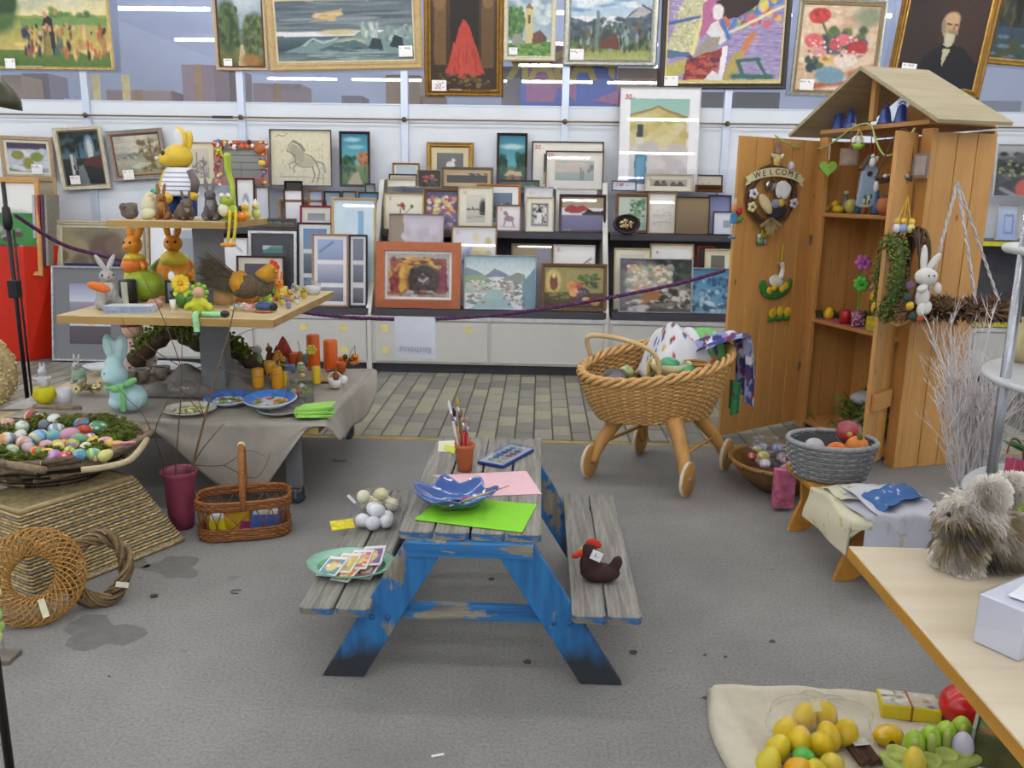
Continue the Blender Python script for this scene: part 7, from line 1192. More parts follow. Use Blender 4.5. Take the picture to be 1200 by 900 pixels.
for k,w in enumerate(whl):
    lw_ = PRi @ (w - PC); lw_.z = .092; wr = .092; b = B(); b.lathe([(0,-.012),(wr * .96,-.012),(wr,-.009),(wr,.009),(wr * .96,.012),(0,.012)],28,lw_,Rw); wo = b.o('wheel',LW,t,True)
    B().lathe([(wr - .002,-.009),(wr + .003,-.008),(wr + .003,.008),(wr - .002,.009)],28,lw_,Rw,cap=False).o('tyre',mat('#cfc4ac',.7),wo,True); B().lathe([(0,-.02),(.012,-.02),(.014,-.012),(.014,.02),(0,.02)],12,lw_,Rw).o('hub',mat('#8f8a80',.4,metal=.4),wo,True)
    inw = axd * (-.02 if k in (0,3) else .02); tp = Vector((lw_.x * .5,lw_.y * .55,.37)); mid = lw_.lerp(tp,.45) + Vector((lw_.x * .06,lw_.y * .06,-.02)); b = B(); b.tube(spline([lw_ + inw,mid,tp],6),[.022,.025,.028,.03,.032,.034,.036,.038,.04,.042,.044,.046,.048],8); b.o('leg',LW,t,True)
for (i,j) in ((0,3),(1,2)): a,e = (PRi @ (whl[i] - PC)),(PRi @ (whl[j] - PC)); B().tube([Vector((a.x * .8,a.y * .8,.2)),Vector((e.x * .8,e.y * .8,.2))],.011,8).o('cross_rod',LW,t,True)
hp = [PRi @ (ony(u,v,y) - PC) for u,v,y in ((692,416,4.5),(688,397,4.47),(700,393,4.45),(735,399,4.42),(764,412,4.4),(772,428,4.41),(772,444,4.42))]; B().tube(spline(hp,6),.0125,10).o('handle',mat('#c9ab78',.5,.1),t,True)
def cloth(name,label,fn,nu,nv,base,pal,nd,rr_,seed,cat='cloth',rough=.85):
    rs = random.Random(seed); D = [(rs.random(),rs.random(),rs.uniform(.5,1.2),lin(rs.choice(pal))) for _ in range(nd)]; bc = lin(base); asp = nu / nv
    def cf(u,v):
        for (a,c,q,cl) in D:
            if ((u - a) * asp) ** 2 + (v - c) ** 2 < (rr_ * q) ** 2: return cl
        return bc
    b = B(); b.grid(fn,nu,nv,colfn=cf); return tag(b.o(name,vcol(rough),None,True,solid=.003),label,cat)
def inpram(x,y,z): return PC + PR @ Vector((x,y,z))
def f1(s,q):
    x = -.02 + .36 * s; y = -.1 + .32 * q; return inpram(x,y,.56 + .27 * (1 - abs(2 * s - 1) ** 3.5) * (1 - abs(2 * q - 1) ** 3.5) * (.86 + .14 * math.sin(s * 3 + .6)) + .018 * math.sin(s * 15 + q * 6) + .012 * math.sin(q * 17))
cloth('printed_cloth','white cloth printed with chicks and baskets heaped in the pram',f1,56,56,'#d3d2d8',['#c9a82c','#b0343c','#4a6a3a','#5a4a8a','#3a5a9a','#c9b83c','#8a4a2c'],70,.032,4)
def f2(s,q):
    x = .2 + .25 * s; y = -.06 + .26 * q; return inpram(x,y,.6 + .2 * (1 - abs(2 * s - 1) ** 4) * (1 - abs(2 * q - 1) ** 4) + .012 * math.sin(s * 17 + q * 8))
cloth('green_cloth','light green flowered cloth heaped in the pram',f2,44,48,'#6fb266',['#c9607a','#5a4a8a','#dcd6d0','#8a3a4a'],20,.04,6)
def f3(s,q):
    if q < .45: x = .2 + .27 * q / .45; z = .73 + .06 * math.sin(q / .45 * 1.57) + .02 * math.sin(s * 12)
    else: x = .485 + .03 * math.sin((q - .45) * 4); z = .785 - .4 * (q - .45) / .55 * (1 - .25 * s)
    return inpram(x + .015 * math.sin(s * 15),-.16 + .2 * s - .05 * (q > .45) * (q - .45),z)
cloth('patterned_cloth','purple and white patchwork cloth hanging over the pram rim',f3,34,60,'#8b8fb4',['#5a3a6a','#b8bcd4','#7a2c3c','#dcd8e0','#3a3f7a','#44446a'],110,.05,8)
def f4(s,q): return inpram(.475 + .012 * math.sin(s * 9),-.11 + .11 * s,.52 - .20 * q * (1 - .35 * abs(s - .5)))
cloth('green_scarf','dark green scarf end hanging below the patchwork cloth',f4,14,20,'#44905c',['#8a2c4a','#3a7a4a'],6,.08,9)
for k,(x,y,z,c_,l) in enumerate([(.01,-.12,.62,'#2f8a5c','green foil wrapped ball in a paper nest in the pram'),(.06,-.2,.6,'#3c8a60','green foil wrapped ball at the pram rim')]):
    q = inpram(x,y,z); t = thing('foil_ball',l,'ball',q,0); b = B(); b.ell((0,0,.03),(.06,.055,.045)); b.v = [(x_ + .004 * nz((x_,y_,z_),60),y_,z_ + .004 * nz((y_,x_,z_),60,3)) for x_,y_,z_ in b.v]; b.o('ball',mat(c_,.2,.25,30,coat=.5),t,True)
    if k == 0: B().lathe([(0,-.02),(.085,-.015),(.12,.05),(.115,.05),(.08,-.01),(0,-.014)],20).o('paper_nest',mat('#c4b78f',.8),t,True)
    B().box((.0,.02,-.05),(.07,.05,.06),rot(0,12,0)).o('card_base',mat('#b9a47c',.8),t)
for k,(x,y,z,c_,sz,l,nm) in enumerate([(-.28,-.05,.585,'#5a5348',(.16,.12,.05),'dark dried plant bundle in the pram','dried_bundle'),(-.2,-.02,.6,'#9fae7a',(.11,.07,.04),'pale green wrapped soap in the pram','wrapped_soap'),(-.1,-.1,.6,'#c9b65a',(.07,.01,.1),'yellow card standing in the pram','yellow_card'),(-.3,-.12,.58,'#6a6470',(.14,.1,.05),'grey lavender bag in the pram','lavender_bag')]):
    b = B(); b.grid(lambda s,q: Vector((sz[0] / 2 * math.cos(s * 6.28) * math.sin(.1 + q * 2.95),max(sz[1],.02) / 2 * math.sin(s * 6.28) * math.sin(.1 + q * 2.95),-sz[2] * math.cos(q * 3.1) + .008 * nz((s * 3,q * 4,k),2.5))),20,12,True); tag(b.o(nm,mat(c_,.6,.35,40),None,True,loc=inpram(x,y,z),R=rot(0,0,prz + 20 * k)),l,nm.split('_')[1])
t = thing('small_wicker_pot','small round wicker pot in the pram beside the foil ball','basket',inpram(.15,-.16,.6)); b = B()
for r in range(6): b.tube([((.05 + .003 * r + .003 * math.sin(k * 2.1 + r * 3.14)) * math.cos(k * .2618),(.05 + .003 * r + .003 * math.sin(k * 2.1 + r * 3.14)) * math.sin(k * .2618),.0 + .013 * r) for k in range(24)],.007,5,True)
b.o('weave',mat('#a87a40',.6,.2),t,True); B().box((.07,0,.05),(.015,.02,.13),rot(0,30,0)).o('wooden_peg',mat('#8f4a2c',.6),t)

# ================================================================ WOODEN SHED CABINET
FLc = Vector((1.80,5.80,0)); fX = Vector((.306,-.952,0)); fY = Vector((.952,.306,0)); crz = math.degrees(math.atan2(fX.y,fX.x))
def cab(x,y,z): return FLc + fX * x + fY * y + Vector((0,0,z))
def oncab(u,v,Y): d = ray(u,v); return CP + d * ((FLc + fY * Y - CP).dot(fY) / d.dot(fY))
PINE = wood('#c08f52','#ac7a3e',2,2.4,.45); PINEX = wood('#b98750','#a06f36',0,3.2,.45); PLY = wood('#a89b7c','#978a6a',1,3,.6,False,.02)
cb = thing('shed_cabinet','tall pine shed shaped cabinet with a pitched roof and open doors','cabinet',FLc,crz); CWd,CDp,CE,CRg = 1.0,.43,1.92,2.27
def board(x0,x1,y0,y1,z0,z1,nm,m=PINE,par=None,bev=.003): return B().bb(-(x1 - x0) / 2,(x1 - x0) / 2,-(y1 - y0) / 2,(y1 - y0) / 2,-(z1 - z0) / 2,(z1 - z0) / 2).o(nm,m,par or cb,loc=((x0 + x1) / 2,(y0 + y1) / 2,(z0 + z1) / 2),bev=bev)
for k in range(3): board(CWd - .02,CWd,.03 + k * .134,.159 + k * .134,0.0,CE - .02,'plank'); board(0,.02,.03 + k * .134,.159 + k * .134,0,CE - .02,'plank')
for k in range(8): board(.01 + k * .1225,.01 + k * .1225 + .121,CDp - .015,CDp,.02,CE,'back_plank')
for x in (.0,CWd - .085): board(x,x + .085,-.005,.03,0,CE,'post')
board(.45,.49,-.0,.03,1.99,2.24,'post')
for z,nm in ((.757,'shelf'),(1.448,'shelf'),(1.965,'shelf'),(.06,'shelf')): board(.02,CWd - .02,.005 if z < 1.9 else -.02,CDp - .016,z - .025,z,nm,PINEX)
for sgn,x0,x1 in ((-1,-.17,.5),(1,.5,1.15)):
    ang = math.atan2(CRg - 1.93,.665); L_ = math.hypot(CRg - 1.93,.665) + .01; xm,zm = (x0 + x1) / 2,(CRg + 1.93) / 2
    B().box((0,0,0),(L_,.48,.022)).o('roof_panel',PLY,cb,loc=(xm,.115,zm + .012),R=rot(0,math.degrees(ang) * sgn,0),bev=.002)
b = B(); b.prism([(.0,1.93),(1.0,1.93),(.5,2.25)],.012,(0,CDp - .008,0)); b.o('gable_back',PINE,cb)
# left door leaf (child), right leaf (child)
def leaf(hx,dirv,w,z0,z1,npl,nm):
    d = Vector((dirv.dot(fX),dirv.dot(fY),0)).normalized(); a = math.degrees(math.atan2(d.y,d.x)); o_ = bpy.data.objects.new(nm,None); COL.objects.link(o_); o_.parent = cb; o_.location = (hx,-.012,0); o_.rotation_euler = (0,0,rad(a)); return o_
ddir = (onz(840,511,.03) - cab(0,-.012,.03)); ddir.z = 0; DWl = ddir.length; ddir.normalize()
la = math.degrees(math.atan2(ddir.dot(fY),ddir.dot(fX))); dl = B(); npl = 5; pw = DWl / npl
def dpt(s,off,z,hx=0.0,dv=ddir): n = Vector((dv.y,-dv.x,0)); return cab(hx,-.012,0) + dv * s + n * off + Vector((0,0,z))
dn = Vector((ddir.y,-ddir.x,0)); dn = dn if dn.y < 0 else -dn
def ldoor(s,off,z): p_ = cab(0,-.012,0) + ddir * s + dn * off + Vector((0,0,z)); q = p_ - FLc; return Vector((q.dot(fX),q.dot(fY),q.z))
drot = rot(0,0,la); first_ = None
for k in range(npl):
    o_ = B().box((0,0,0),(pw - .004,.02,1.87)).o('door_plank',PINE,cb,loc=ldoor((k + .5) * pw - .012,0,.03 + .935),R=drot,bev=.004)
for z in (.4,1.5): B().box((0,0,0),(DWl - .08,.02,.09)).o('door_batten',PINEX,cb,loc=ldoor(DWl / 2,-.021,z),R=drot)
for z in (.42,1.27): B().box((0,0,0),(.03,.012,.06)).o('hinge',mat('#8f8c86',.35,metal=.7),cb,loc=ldoor(.01,.014,z),R=drot)
rdv = Vector((-.68,-.73,0)).normalized(); rla = math.degrees(math.atan2(rdv.dot(fY),rdv.dot(fX))); rn = Vector((rdv.y,-rdv.x,0)); rn = -rn if rn.x > 0 else rn
def rdoor(s,off,z): p_ = cab(CWd - .1,-.022,0) + rdv * s + rn * off + Vector((0,0,z)); q = p_ - FLc; return Vector((q.dot(fX),q.dot(fY),q.z))
for k in range(2): B().box((0,0,0),(.136,.024,1.86)).o('door_plank',PINE,cb,loc=rdoor(.07 + .14 * k,0,.965),R=rot(0,0,rla),bev=.004)
for z in (.42,): B().box((0,0,0),(.22,.03,.1)).o('door_batten',PINEX,cb,loc=rdoor(.15,-.028,z),R=rot(0,0,rla),bev=.003)
# hangings on the open left door
drz = math.degrees(math.atan2(-ddir.y,-ddir.x))      # local +x runs to the right along the door, -y faces the camera
DO = cab(0,-.012,0) + dn * .012
def ondoor(u,v,off=.0): d = ray(u,v); return CP + d * ((DO + dn * off - CP).dot(dn) / d.dot(dn))
p = ondoor(903,229,.012); s = mpp(p); t = thing('welcome_wreath','grapevine wreath with a welcome banner and painted hen on the door','wreath',p,drz); VN = [mat('#4a3424',.8,.3,40),mat('#5f4530',.8,.3,40)]; R0 = 33 * s; rs = random.Random(6); t.scale = (1.22,1,.95)
for c_ in range(2):
    b = B()
    for k in range(9):
        r1 = R0 * rs.uniform(.88,1.06); ph = rs.uniform(0,6.28); b.tube([((r1 + .006 * math.sin(3 * a * .13 + ph)) * math.cos(a * .1309),-.016 + .012 * math.sin(a * .39 + ph),(r1 * 1.05 + .006 * math.cos(2 * a * .13 + ph)) * math.sin(a * .1309)) for a in range(48)],.0045,5,True)
    b.o('vine_strands',VN[c_],t,True)
bz = lambda x: .78 * R0 + .012 - (x * x) * 1.1
b = B(); CRM = mat('#d5cea6',.6,.04); n_ = 24; bw = R0 * 1.1
b.grid(lambda s_,q: Vector((-bw + 2 * bw * s_,-.036,bz(-bw + 2 * bw * s_) + .055 * (q - .5) + .0)),24,2); bo = b.o('banner',CRM,t,solid=.006)
for sg in (-1,1): B().prism([(0,-.028),(sg * .035,-.04),(sg * .022,-.012),(sg * .04,.012),(0,.028)][::sg],.005,(sg * bw * .97,-.03,bz(bw) - .008)).o('banner_tail',CRM,bo)
for k,ch in enumerate('WELCOME'):
    x = (-.78 + 1.56 * k / 6) * bw; text(ch,.052,mat('#4a4438',.6,0),bo,(x,-.041,bz(x)),rot(90,0,0) if True else None,'letter',.0008); lo_ = bo.children[-1]; lo_.rotation_euler = (rad(90),math.atan(2.2 * x),0)
for (x,z,c_) in ((-.92,.05,'#d4d3de'),(-.95,-.42,'#d8cf94'),(.88,-.28,'#d4cede')): flower(t,(x * R0,-.035,z * R0),.036,c_,rot(90),'#5a5a6a',5)
b = B(); b.ell((.12 * R0,-.03,-.52 * R0),(.48 * R0,.014,.34 * R0)); b.o('hen_body',mat('#2f333c',.5,.1),t,True); B().ell((-.38 * R0,-.036,-.32 * R0),(.2 * R0,.012,.44 * R0),rot(0,-38,0)).o('hen_neck',mat('#d3c496',.5),t,True); B().ell((.0,-.045,-.3 * R0),(.2 * R0,.01,.17 * R0)).o('wing',mat('#8a90a4',.5),t,True); B().ell((.22 * R0,-.046,-.27 * R0),(.16 * R0,.01,.15 * R0)).o('wing_patch',mat('#c9b24a',.5),t,True)
for k in range(5): B().ell((.2 * R0 + k * .075 * R0,-.028 - .002 * k,.28 * R0 - abs(k - 1.5) * .06 * R0),(.16 * R0,.008,.3 * R0),rot(0,8 * k - 6,0)).o('tail_feather',mat('#d3d2d2',.6),t,True)
B().lathe([(0,0),(.2 * R0,0),(.2 * R0,.006),(0,.006)],22,(-.17 * R0,-.022,.36 * R0),rot(90)).o('mirror_disc',mat('#a9aeb4',.1,0,metal=.9),t,True)
for (a,L_) in ((-150,.1),(-120,.085),(-60,.085),(-30,.1),(-100,.11),(-80,.11)): B().box((-.1 * R0 + .45 * L_ * math.cos(rad(a)),-.04,-.86 * R0 + .45 * L_ * math.sin(rad(a))),(L_,.004,.024),rot(0,-a,0)).o('burlap_ribbon',mat('#95845c',.9,.2,90),t)
def ornament(nm,label,u,v,off,build,cat='ornament',string=None,rz=None,base=None):
    p = ondoor(u,v,off) if base is None else base; t = thing(nm,label,cat,p,drz if rz is None else rz); build(t,mpp(p))
    if string: B().tube([(0,-.003,string[0]),(string[2] if len(string) > 2 else 0,-.003,string[0] + string[1])],.003,5).o('ribbon',mat(string[3] if len(string) > 3 else '#c9b83c',.5),t)
    return t
def bunny_charm(c1,c2,c3):
    def f(t,s):
        B().ell((0,-.012,-.012),(.034,.012,.04)).o('body',mat(c2,.5),t,True); B().ell((0,-.014,.034),(.024,.014,.024)).o('head',mat(c1,.5),t,True)
        for x in (-1,1): B().ell((x * .014,-.012,.068),(.008,.007,.026),rot(0,x * 14,0)).o('ear',mat(c1,.5),t,True); B().ell((x * .04,-.014,.005),(.022,.01,.012),rot(0,x * -30,0)).o('arm',mat(c3,.5),t,True)
        B().ell((0,-.012,-.045),(.028,.014,.018)).o('basket',mat('#c9a83c',.5),t,True)
    return f
ornament('rabbit_charm','wooden rabbit charm with a yellow basket above the welcome wreath',909,184,.01,bunny_charm('#8a706a','#c9b87a','#d8d2b8'))
def boy(t,s):
    B().box((0,-.01,0),(.055,.012,.06)).o('body',mat('#4a8ab8',.5),t,bev=.01); B().ell((.0,-.012,.06),(.026,.014,.03)).o('head',mat('#c98a5a',.5),t,True); B().ell((.045,-.016,.045),(.024,.016,.024)).o('red_ball',mat('#b02c24',.5),t,True); B().ell((.055,-.014,-.005),(.03,.008,.016),rot(0,-20,0)).o('leaf',mat('#4f8a44',.5),t,True)
    for x in (-.018,.018): B().tube([(x,-.01,-.03),(x,-.01,-.11)],.0025,5).o('leg',mat('#b8a884'),t); B().ell((x - .004,-.012,-.115),(.016,.008,.009)).o('shoe',mat('#3a7aa0',.5),t,True)
    for x in (-.012,.01): B().ell((x,-.01,.1),(.007,.006,.022)).o('ear',mat('#d0ccc4',.5),t,True)
ornament('rabbit_boy','painted rabbit boy with a red ball at the door edge',858,256,.004,boy)
def charm(t,s):
    B().box((.012,-.01,.012),(.05,.01,.045),rot(0,10,0)).o('yellow_house',mat('#b8b02c',.5),t); B().ell((-.02,-.012,-.03),(.03,.012,.03)).o('green_body',mat('#6a8a6a',.6,.3,60),t,True); B().ell((.03,-.012,-.04),(.018,.012,.02)).o('stone',mat('#8a8478',.6),t,True); B().ell((-.035,-.014,.0),(.014,.01,.014)).o('white_head',mat('#d0d0cc',.5),t,True); B().tube([(.01,-.006,.03),(0,-.006,.07)],.002,5).o('string',mat('#6a4a3a'),t)
ornament('house_charm','small yellow house charm hanging under the welcome wreath',892,276,.004,charm)
def goose(t,s):
    B().ell((-.005,-.014,-.02),(.05,.014,.032),rot(0,18,0)).o('body',mat('#d5d2ca',.5),t,True); B().tube(spline([(.02,-.014,-.005),(.03,-.014,.04),(.018,-.014,.075)]),[.018,.017,.015,.014,.013,.013,.012,.012,.012,.013,.014,.015,.016],8).o('neck',mat('#d5d2ca',.5),t,True); B().lathe([(.008,0),(0,.024)],8,(.008,-.014,.075),rot(0,-110,0)).o('beak',mat('#c98a2c'),t)
    for k in range(9):
        a = rad(195 + k * 18.5); B().ell((.085 * math.cos(a),-.01,-.03 + .06 * math.sin(a)),(.022,.008,.04),rot(0,90 - math.degrees(a) - 90,0)).o('leaf',mat('#2f7a3c',.5),t,True)
    for (x,z) in ((-.05,-.065),(-.02,-.05),(.03,-.06),(.055,-.045)): B().ell((x,-.022,z),(.018,.01,.02)).o('tulip',mat('#d0b02c',.5),t,True)
    B().tube([(.02,-.01,.085),(.022,-.01,.17)],.004,5).o('ribbon',mat('#c2b82c'),t)
ornament('goose_ornament','wooden white goose among yellow tulips on the door',909,325,.004,goose).scale = (1.5,1,1.25)
def tulips(t,s):
    for k,x in enumerate((-.05,0,.05)): B().ell((x,-.014,.008 + .006 * (k == 1)),(.024,.012,.026)).o('tulip',mat('#cfae2a',.5),t,True); B().ell((x,-.01,-.02),(.026,.009,.015),rot(0,-10 + 12 * k,0)).o('leaf',mat('#2f7a3c',.5),t,True)
ornament('tulip_ornament','row of three wooden yellow tulips low on the door',912,368,.004,tulips).scale = (1.5,1,1.3)
# green ribbon garland with hangings
GP = [ondoor(908,158,.02),ondoor(914,163,.04),ondoor(929,171,.04)] + [oncab(u,v,Y) for u,v,Y in ((950,175,-.05),(971,170,-.05),(1001,149,-.05),(1020,146,-.05),(1026,163,-.06),(1037,182,-.08),(1057,174,-.12),(1072,150,-.08))]
t = thing('ribbon_garland','yellow green ribbon garland strung across the cabinet front','garland',GP[0]); b = B(); b.tube([q - GP[0] for q in spline(GP,8)],.006,5); b.o('ribbon',mat('#a9b86a',.5,.2,60),t,True)
def hang(nm,label,u,v,Y,build,L_,rc,cat='ornament',vt=None):
    p = oncab(u,v,Y); return ornament(nm,label,0,0,0,build,cat,(L_[0],L_[1],0,rc),0,p)
eggb = lambda c,r: (lambda t,s: B().ell((0,0,0),(r,r,r * 1.32),None,14,10,egg=.14).o('egg',mat(c,.4,.2,60),t,True))
ornament('egg_pendant','speckled lilac white egg hanging from the garland by red ribbon',927,195,.05,eggb('#b0a4ac',.024),'ornament',(.03,.085,0,'#b03a2c')); hang('egg_pendant','speckled blue egg hanging from the garland by yellow ribbon',949,201,-.05,eggb('#6f9ab8',.028),(.035,.1),'#c4a82c')
def heart(t,s):
    b = B(); b.prism([(.0034 * 16 * math.sin(a * .2618) ** 3,.0034 * (13 * math.cos(a * .2618) - 5 * math.cos(a * .5236) - 2 * math.cos(a * .7854) - math.cos(a * 1.0472))) for a in range(24)][::-1],.03); b.o('heart',mat('#86b048',.7),t,bev=.008); B().ell((0,-.024,.012),.008).o('button',mat('#b8a83c'),t,True)
hang('heart_pendant','green felt heart hanging from the garland by white ribbon',970,197,-.05,heart,(.05,.1),'#d0d0d4')
def plaque(t,s): B().box((0,0,0),(.11,.012,.1)).o('frame',mat('#8f7a66',.7,.2,40),t,bev=.002); B().box((0,-.007,0),(.085,.003,.075)).o('inset',mat('#9f8c7a',.8,.2),t)
hang('wooden_plaque','square weathered wooden plaque hanging in the cabinet',995,184,-.03,plaque,(.05,.1),'#8a5a4a')
def chickb(t,s): B().lathe([(0,-.03),(.025,-.03),(.04,.0),(.035,.0),(0,-.005)],14).o('basket',mat('#93ae3c',.7,.2),t,True); B().ell((0,0,.02),(.02,.02,.03)).o('chick',mat('#cfccc0',.6),t,True); B().tube([(-.035,0,0),(0,0,.09)],.003,5).o('cord',mat('#c8d07a'),t); B().tube([(.035,0,0),(0,0,.09)],.003,5).o('cord',mat('#c8d07a'),t)
hang('chick_basket','small green basket with white chick hanging from the garland',1006,169,-.06,chickb,(.05,.06),'#b03a2c')
def bird(t,s):
    B().prism([(-.045,-.13),(.045,-.13),(.052,.06),(.0,.14),(-.03,.08)],.05).o('house',mat('#93a8c0',.6,.08),t); B().prism([(.0,.155),(-.05,.075),(-.04,.068),(.0,.135)],.07).o('roof_edge',mat('#5a4238',.6),t); B().lathe([(0,0),(.016,0),(.016,.003),(0,.003)],14,(.002,-.026,.045),rot(90)).o('entry_hole',mat('#4a2f20'),t)
    for k in range(9): B().ell((RND.uniform(-.035,.035),-.027,-.1 + RND.uniform(-.02,.035)),(.01,.004,.016),None,7,5).o('painted_flower',mat(RND.choice(['#d8d4cc','#4a6a5a','#5a7a4a','#d8c8a0']),.6),t,True)
hang('birdhouse','tall pale blue wooden birdhouse hanging in the cabinet',1016,213,-.03,bird,(.14,.16),'#5a3f30')
def dove(t,s): B().ell((0,0,0),(.02,.016,.03)).o('body',mat('#cfccc6',.6),t,True); B().ell((.016,0,.014),(.014,.006,.024),rot(0,30,0)).o('wing',mat('#dad6d0',.6),t,True); B().ell((-.004,-.004,.034),.012).o('head',mat('#cfccc6',.6),t,True)
hang('dove_pendant','small white dove hanging by a red ribbon',1023,190,-.06,dove,(.04,.08),'#b83a24')
def nest(t,s):
    rs = random.Random(3); b = B()
    for k in range(60): a = rs.uniform(0,6.28); r = rs.uniform(.06,.1); z = rs.uniform(-.015,.02); b.tube([(r * math.cos(a),r * .6 * math.sin(a),z),(r * math.cos(a + .7),r * .6 * math.sin(a + .7),z + rs.uniform(-.015,.015))],.005,4)
    b.o('twigs',mat('#5a463a',.9,.3,40),t,True)
    for k in range(7): B().ell((rs.uniform(-.08,.08),rs.uniform(-.05,.0),.02),(.014,.012,.012),None,8,5).o('blossom',mat(rs.choice(['#b8b0b0','#c9a87a','#8f8a9a']),.7),t,True)
    B().ell((-.09,-.01,-.035),(.014,.012,.03)).o('bell',mat('#c4c2c4',.4),t,True); B().tube(spline([(-.09,0,.01),(-.03,0,.2),(.03,0,.27),(.085,0,.2),(.095,0,.01)]),.004,5).o('hoop',mat('#5a3f30',.8),t,True)
ornament('twig_nest_hoop','hanging twig nest with blossoms on a brown hoop',0,0,0,nest,'nest',None,0,oncab(1046,211,-.16))
p = oncab(1079,194,-.05); t = thing('grey_plaque','small grey framed plaque on the cabinet front post','plaque',p,crz + 20); B().box((0,0,0),(.09,.012,.13)).o('frame',mat('#8a7a70',.7,.2),t); B().box((0,-.007,0),(.06,.003,.1)).o('inset',mat('#aaa09a',.7),t)
# on the cabinet shelves
def shelfp(u,Y,z): q = oncab(u,300,Y); return Vector((q.x,q.y,z))
def cabu(u,v,Y,z): q = oncab(u,v,Y); q.z = z + .001; return q
for k,(u,l) in enumerate([(983,'blue ceramic bell beside the gable wall'),(997,'blue ceramic bell with price label in the gable'),(1037,'blue ceramic bell right of the gable post'),(1056,'blue ceramic bell under the roof slope')]):
    p = cabu(u,140,.06,1.966); t = thing('ceramic_bell',l,'bell',p,0,'blue ceramic bells in the gable'); BLc = mat('#3a4f96',.25,.12,coat=.4); B().lathe([(0,.004),(.042,0),(.044,.006),(.036,.03),(.028,.075),(.018,.1),(0,.108)],22).o('bell_body',BLc,t,True); B().tube(arc((0,0,.105),.016,0,180,10),.004,6).o('loop',BLc,t,True)
    if k == 1: B().box((.01,-.04,.02),(.026,.002,.02)).o('label',mat('#b9b4a4'),t)
def duck(p,l,c,q=1.0,rz=0,g=None):
    t = thing('duck_figurine',l,'figurine',p,rz,g); b = B(); b.ell((0,0,.024 * q),(.04 * q,.028 * q,.024 * q)); b.ell((-.022 * q,0,.058 * q),(.02 * q,.018 * q,.02 * q)); b.ell((.036 * q,0,.038 * q),(.014 * q,.012 * q,.012 * q),rot(0,-40,0)); b.o('body',mat(c,.4),t,True,remesh=.003 * q); B().ell((-.044 * q,0,.055 * q),(.01 * q,.008 * q,.005 * q)).o('beak',mat('#c98a2c'),t,True); B().ell((-.03 * q,-.016 * q,.064 * q),.003 * q).o('eye',mat('#2a2018'),t); return t
duck(cabu(965,248,.05,1.448),'yellow duck figurine facing the door on the shelf','#c9b82e',1.0,10); duck(cabu(982,249,.05,1.448),'deeper yellow duck figurine beside the blue bottles','#c4ab1e',1.0,0)
for k,(u,c_,h,l) in enumerate([(990,'#6a6a70',.12,'grey glass bottle with white cap behind the ducks'),(1005,'#3f6a94',.1,'squat blue glass jar behind the paper banner'),(1026,'#4a7aa8',.14,'tall blue glass bottle beside the round clay pot')]):
    p = cabu(u,245,.14,1.448); t = thing('glass_bottle',l,'bottle',p,0,'small bottles on the upper shelf'); B().lathe([(0,0),(.026,0),(.03,.01),(.028,h * .6),(.012,h * .78),(.012,h),(0,h)],16).o('bottle',mat(c_,.2,.1),t,True); B().lathe([(0,h),(.014,h),(.014,h + .018),(0,h + .018)],12).o('cap',mat('#c9cac8'),t,True)
p = cabu(1000,247,.03,1.448); t = thing('egg_gnome','olive egg shaped gnome with a curled white paper banner','figurine',p); B().ell((-.02,0,.045),(.036,.03,.045)).o('egg_body',mat('#a3a04a',.5,.1),t,True); b = B(); b.grid(lambda s,q: Vector((-.02 + .14 * s,-.034 + .01 * math.sin(s * 6),.06 - .02 * math.sin(s * 3.1) + .03 * q)),14,3); b.o('banner',mat('#cfc9b4',.7),t,solid=.002); B().lathe([(0,0),(.02,0),(.016,.04),(0,.07)],12,(.06,-.01,0)).o('clay_gnome',mat('#a8643c',.6),t,True)
p = cabu(1040,247,.03,1.448); t = thing('clay_pot','round orange clay pot with a green leaf on the shelf','pot',p); B().lathe([(0,0),(.04,0),(.066,.04),(.06,.085),(.045,.1),(.04,.1),(.05,.05),(0,.02)],22).o('pot',mat('#ab6236',.7,.15),t,True); B().ell((0,0,.105),(.03,.03,.02)).o('moss',mat('#5a4a2c',.9),t,True); B().ell((.05,-.04,.09),(.02,.01,.05),rot(0,20,0)).o('leaf',mat('#5f9a3c',.6),t,True); B().ell((.055,-.04,.14),(.016,.014,.02)).o('red_flower',mat('#b82c2c',.6),t,True)
# lower shelf
eggobj('bright yellow egg standing on the middle cabinet shelf',cabu(972,360,.06,.757) + Vector((0,0,.042)),.033,'plain',['#cfa414'],rot())
p = cabu(991,372,.05,.757); t = thing('red_cup','dark red tumbler on the middle cabinet shelf','cup',p); B().lathe([(0,0),(.036,0),(.04,.09),(.036,.09),(.032,.008),(0,.008)],20).o('tumbler',mat('#a02020',.3,.1),t,True)
p = cabu(1004,375,.04,.757); t = thing('dotted_cup','purple tumbler with white dots holding a pink flower pick','cup',p); B().lathe([(0,0),(.034,0),(.038,.1),(.034,.1),(.03,.008),(0,.008)],20).o('tumbler',mat('#8a4a68',.4),t,True)
for k in range(24): a = RND.uniform(3.2,6.2); z = RND.uniform(.012,.09); B().ell((.0385 * math.cos(a),.0385 * math.sin(a),z),.005,None,6,4).o('white_dot',mat('#d8d0d8'),t,True)
B().tube([(0,0,.02),(0,0,.38)],.005,6).o('stem',mat('#4f9a3c'),t); flower(t,(.0,-.01,.27),.052,'#4fae3a',rot(75),'#3a8a2c',7,'green_flower'); flower(t,(.0,-.01,.4),.055,'#a85a9a',rot(75),'#8a4a80',6,'pink_flower')
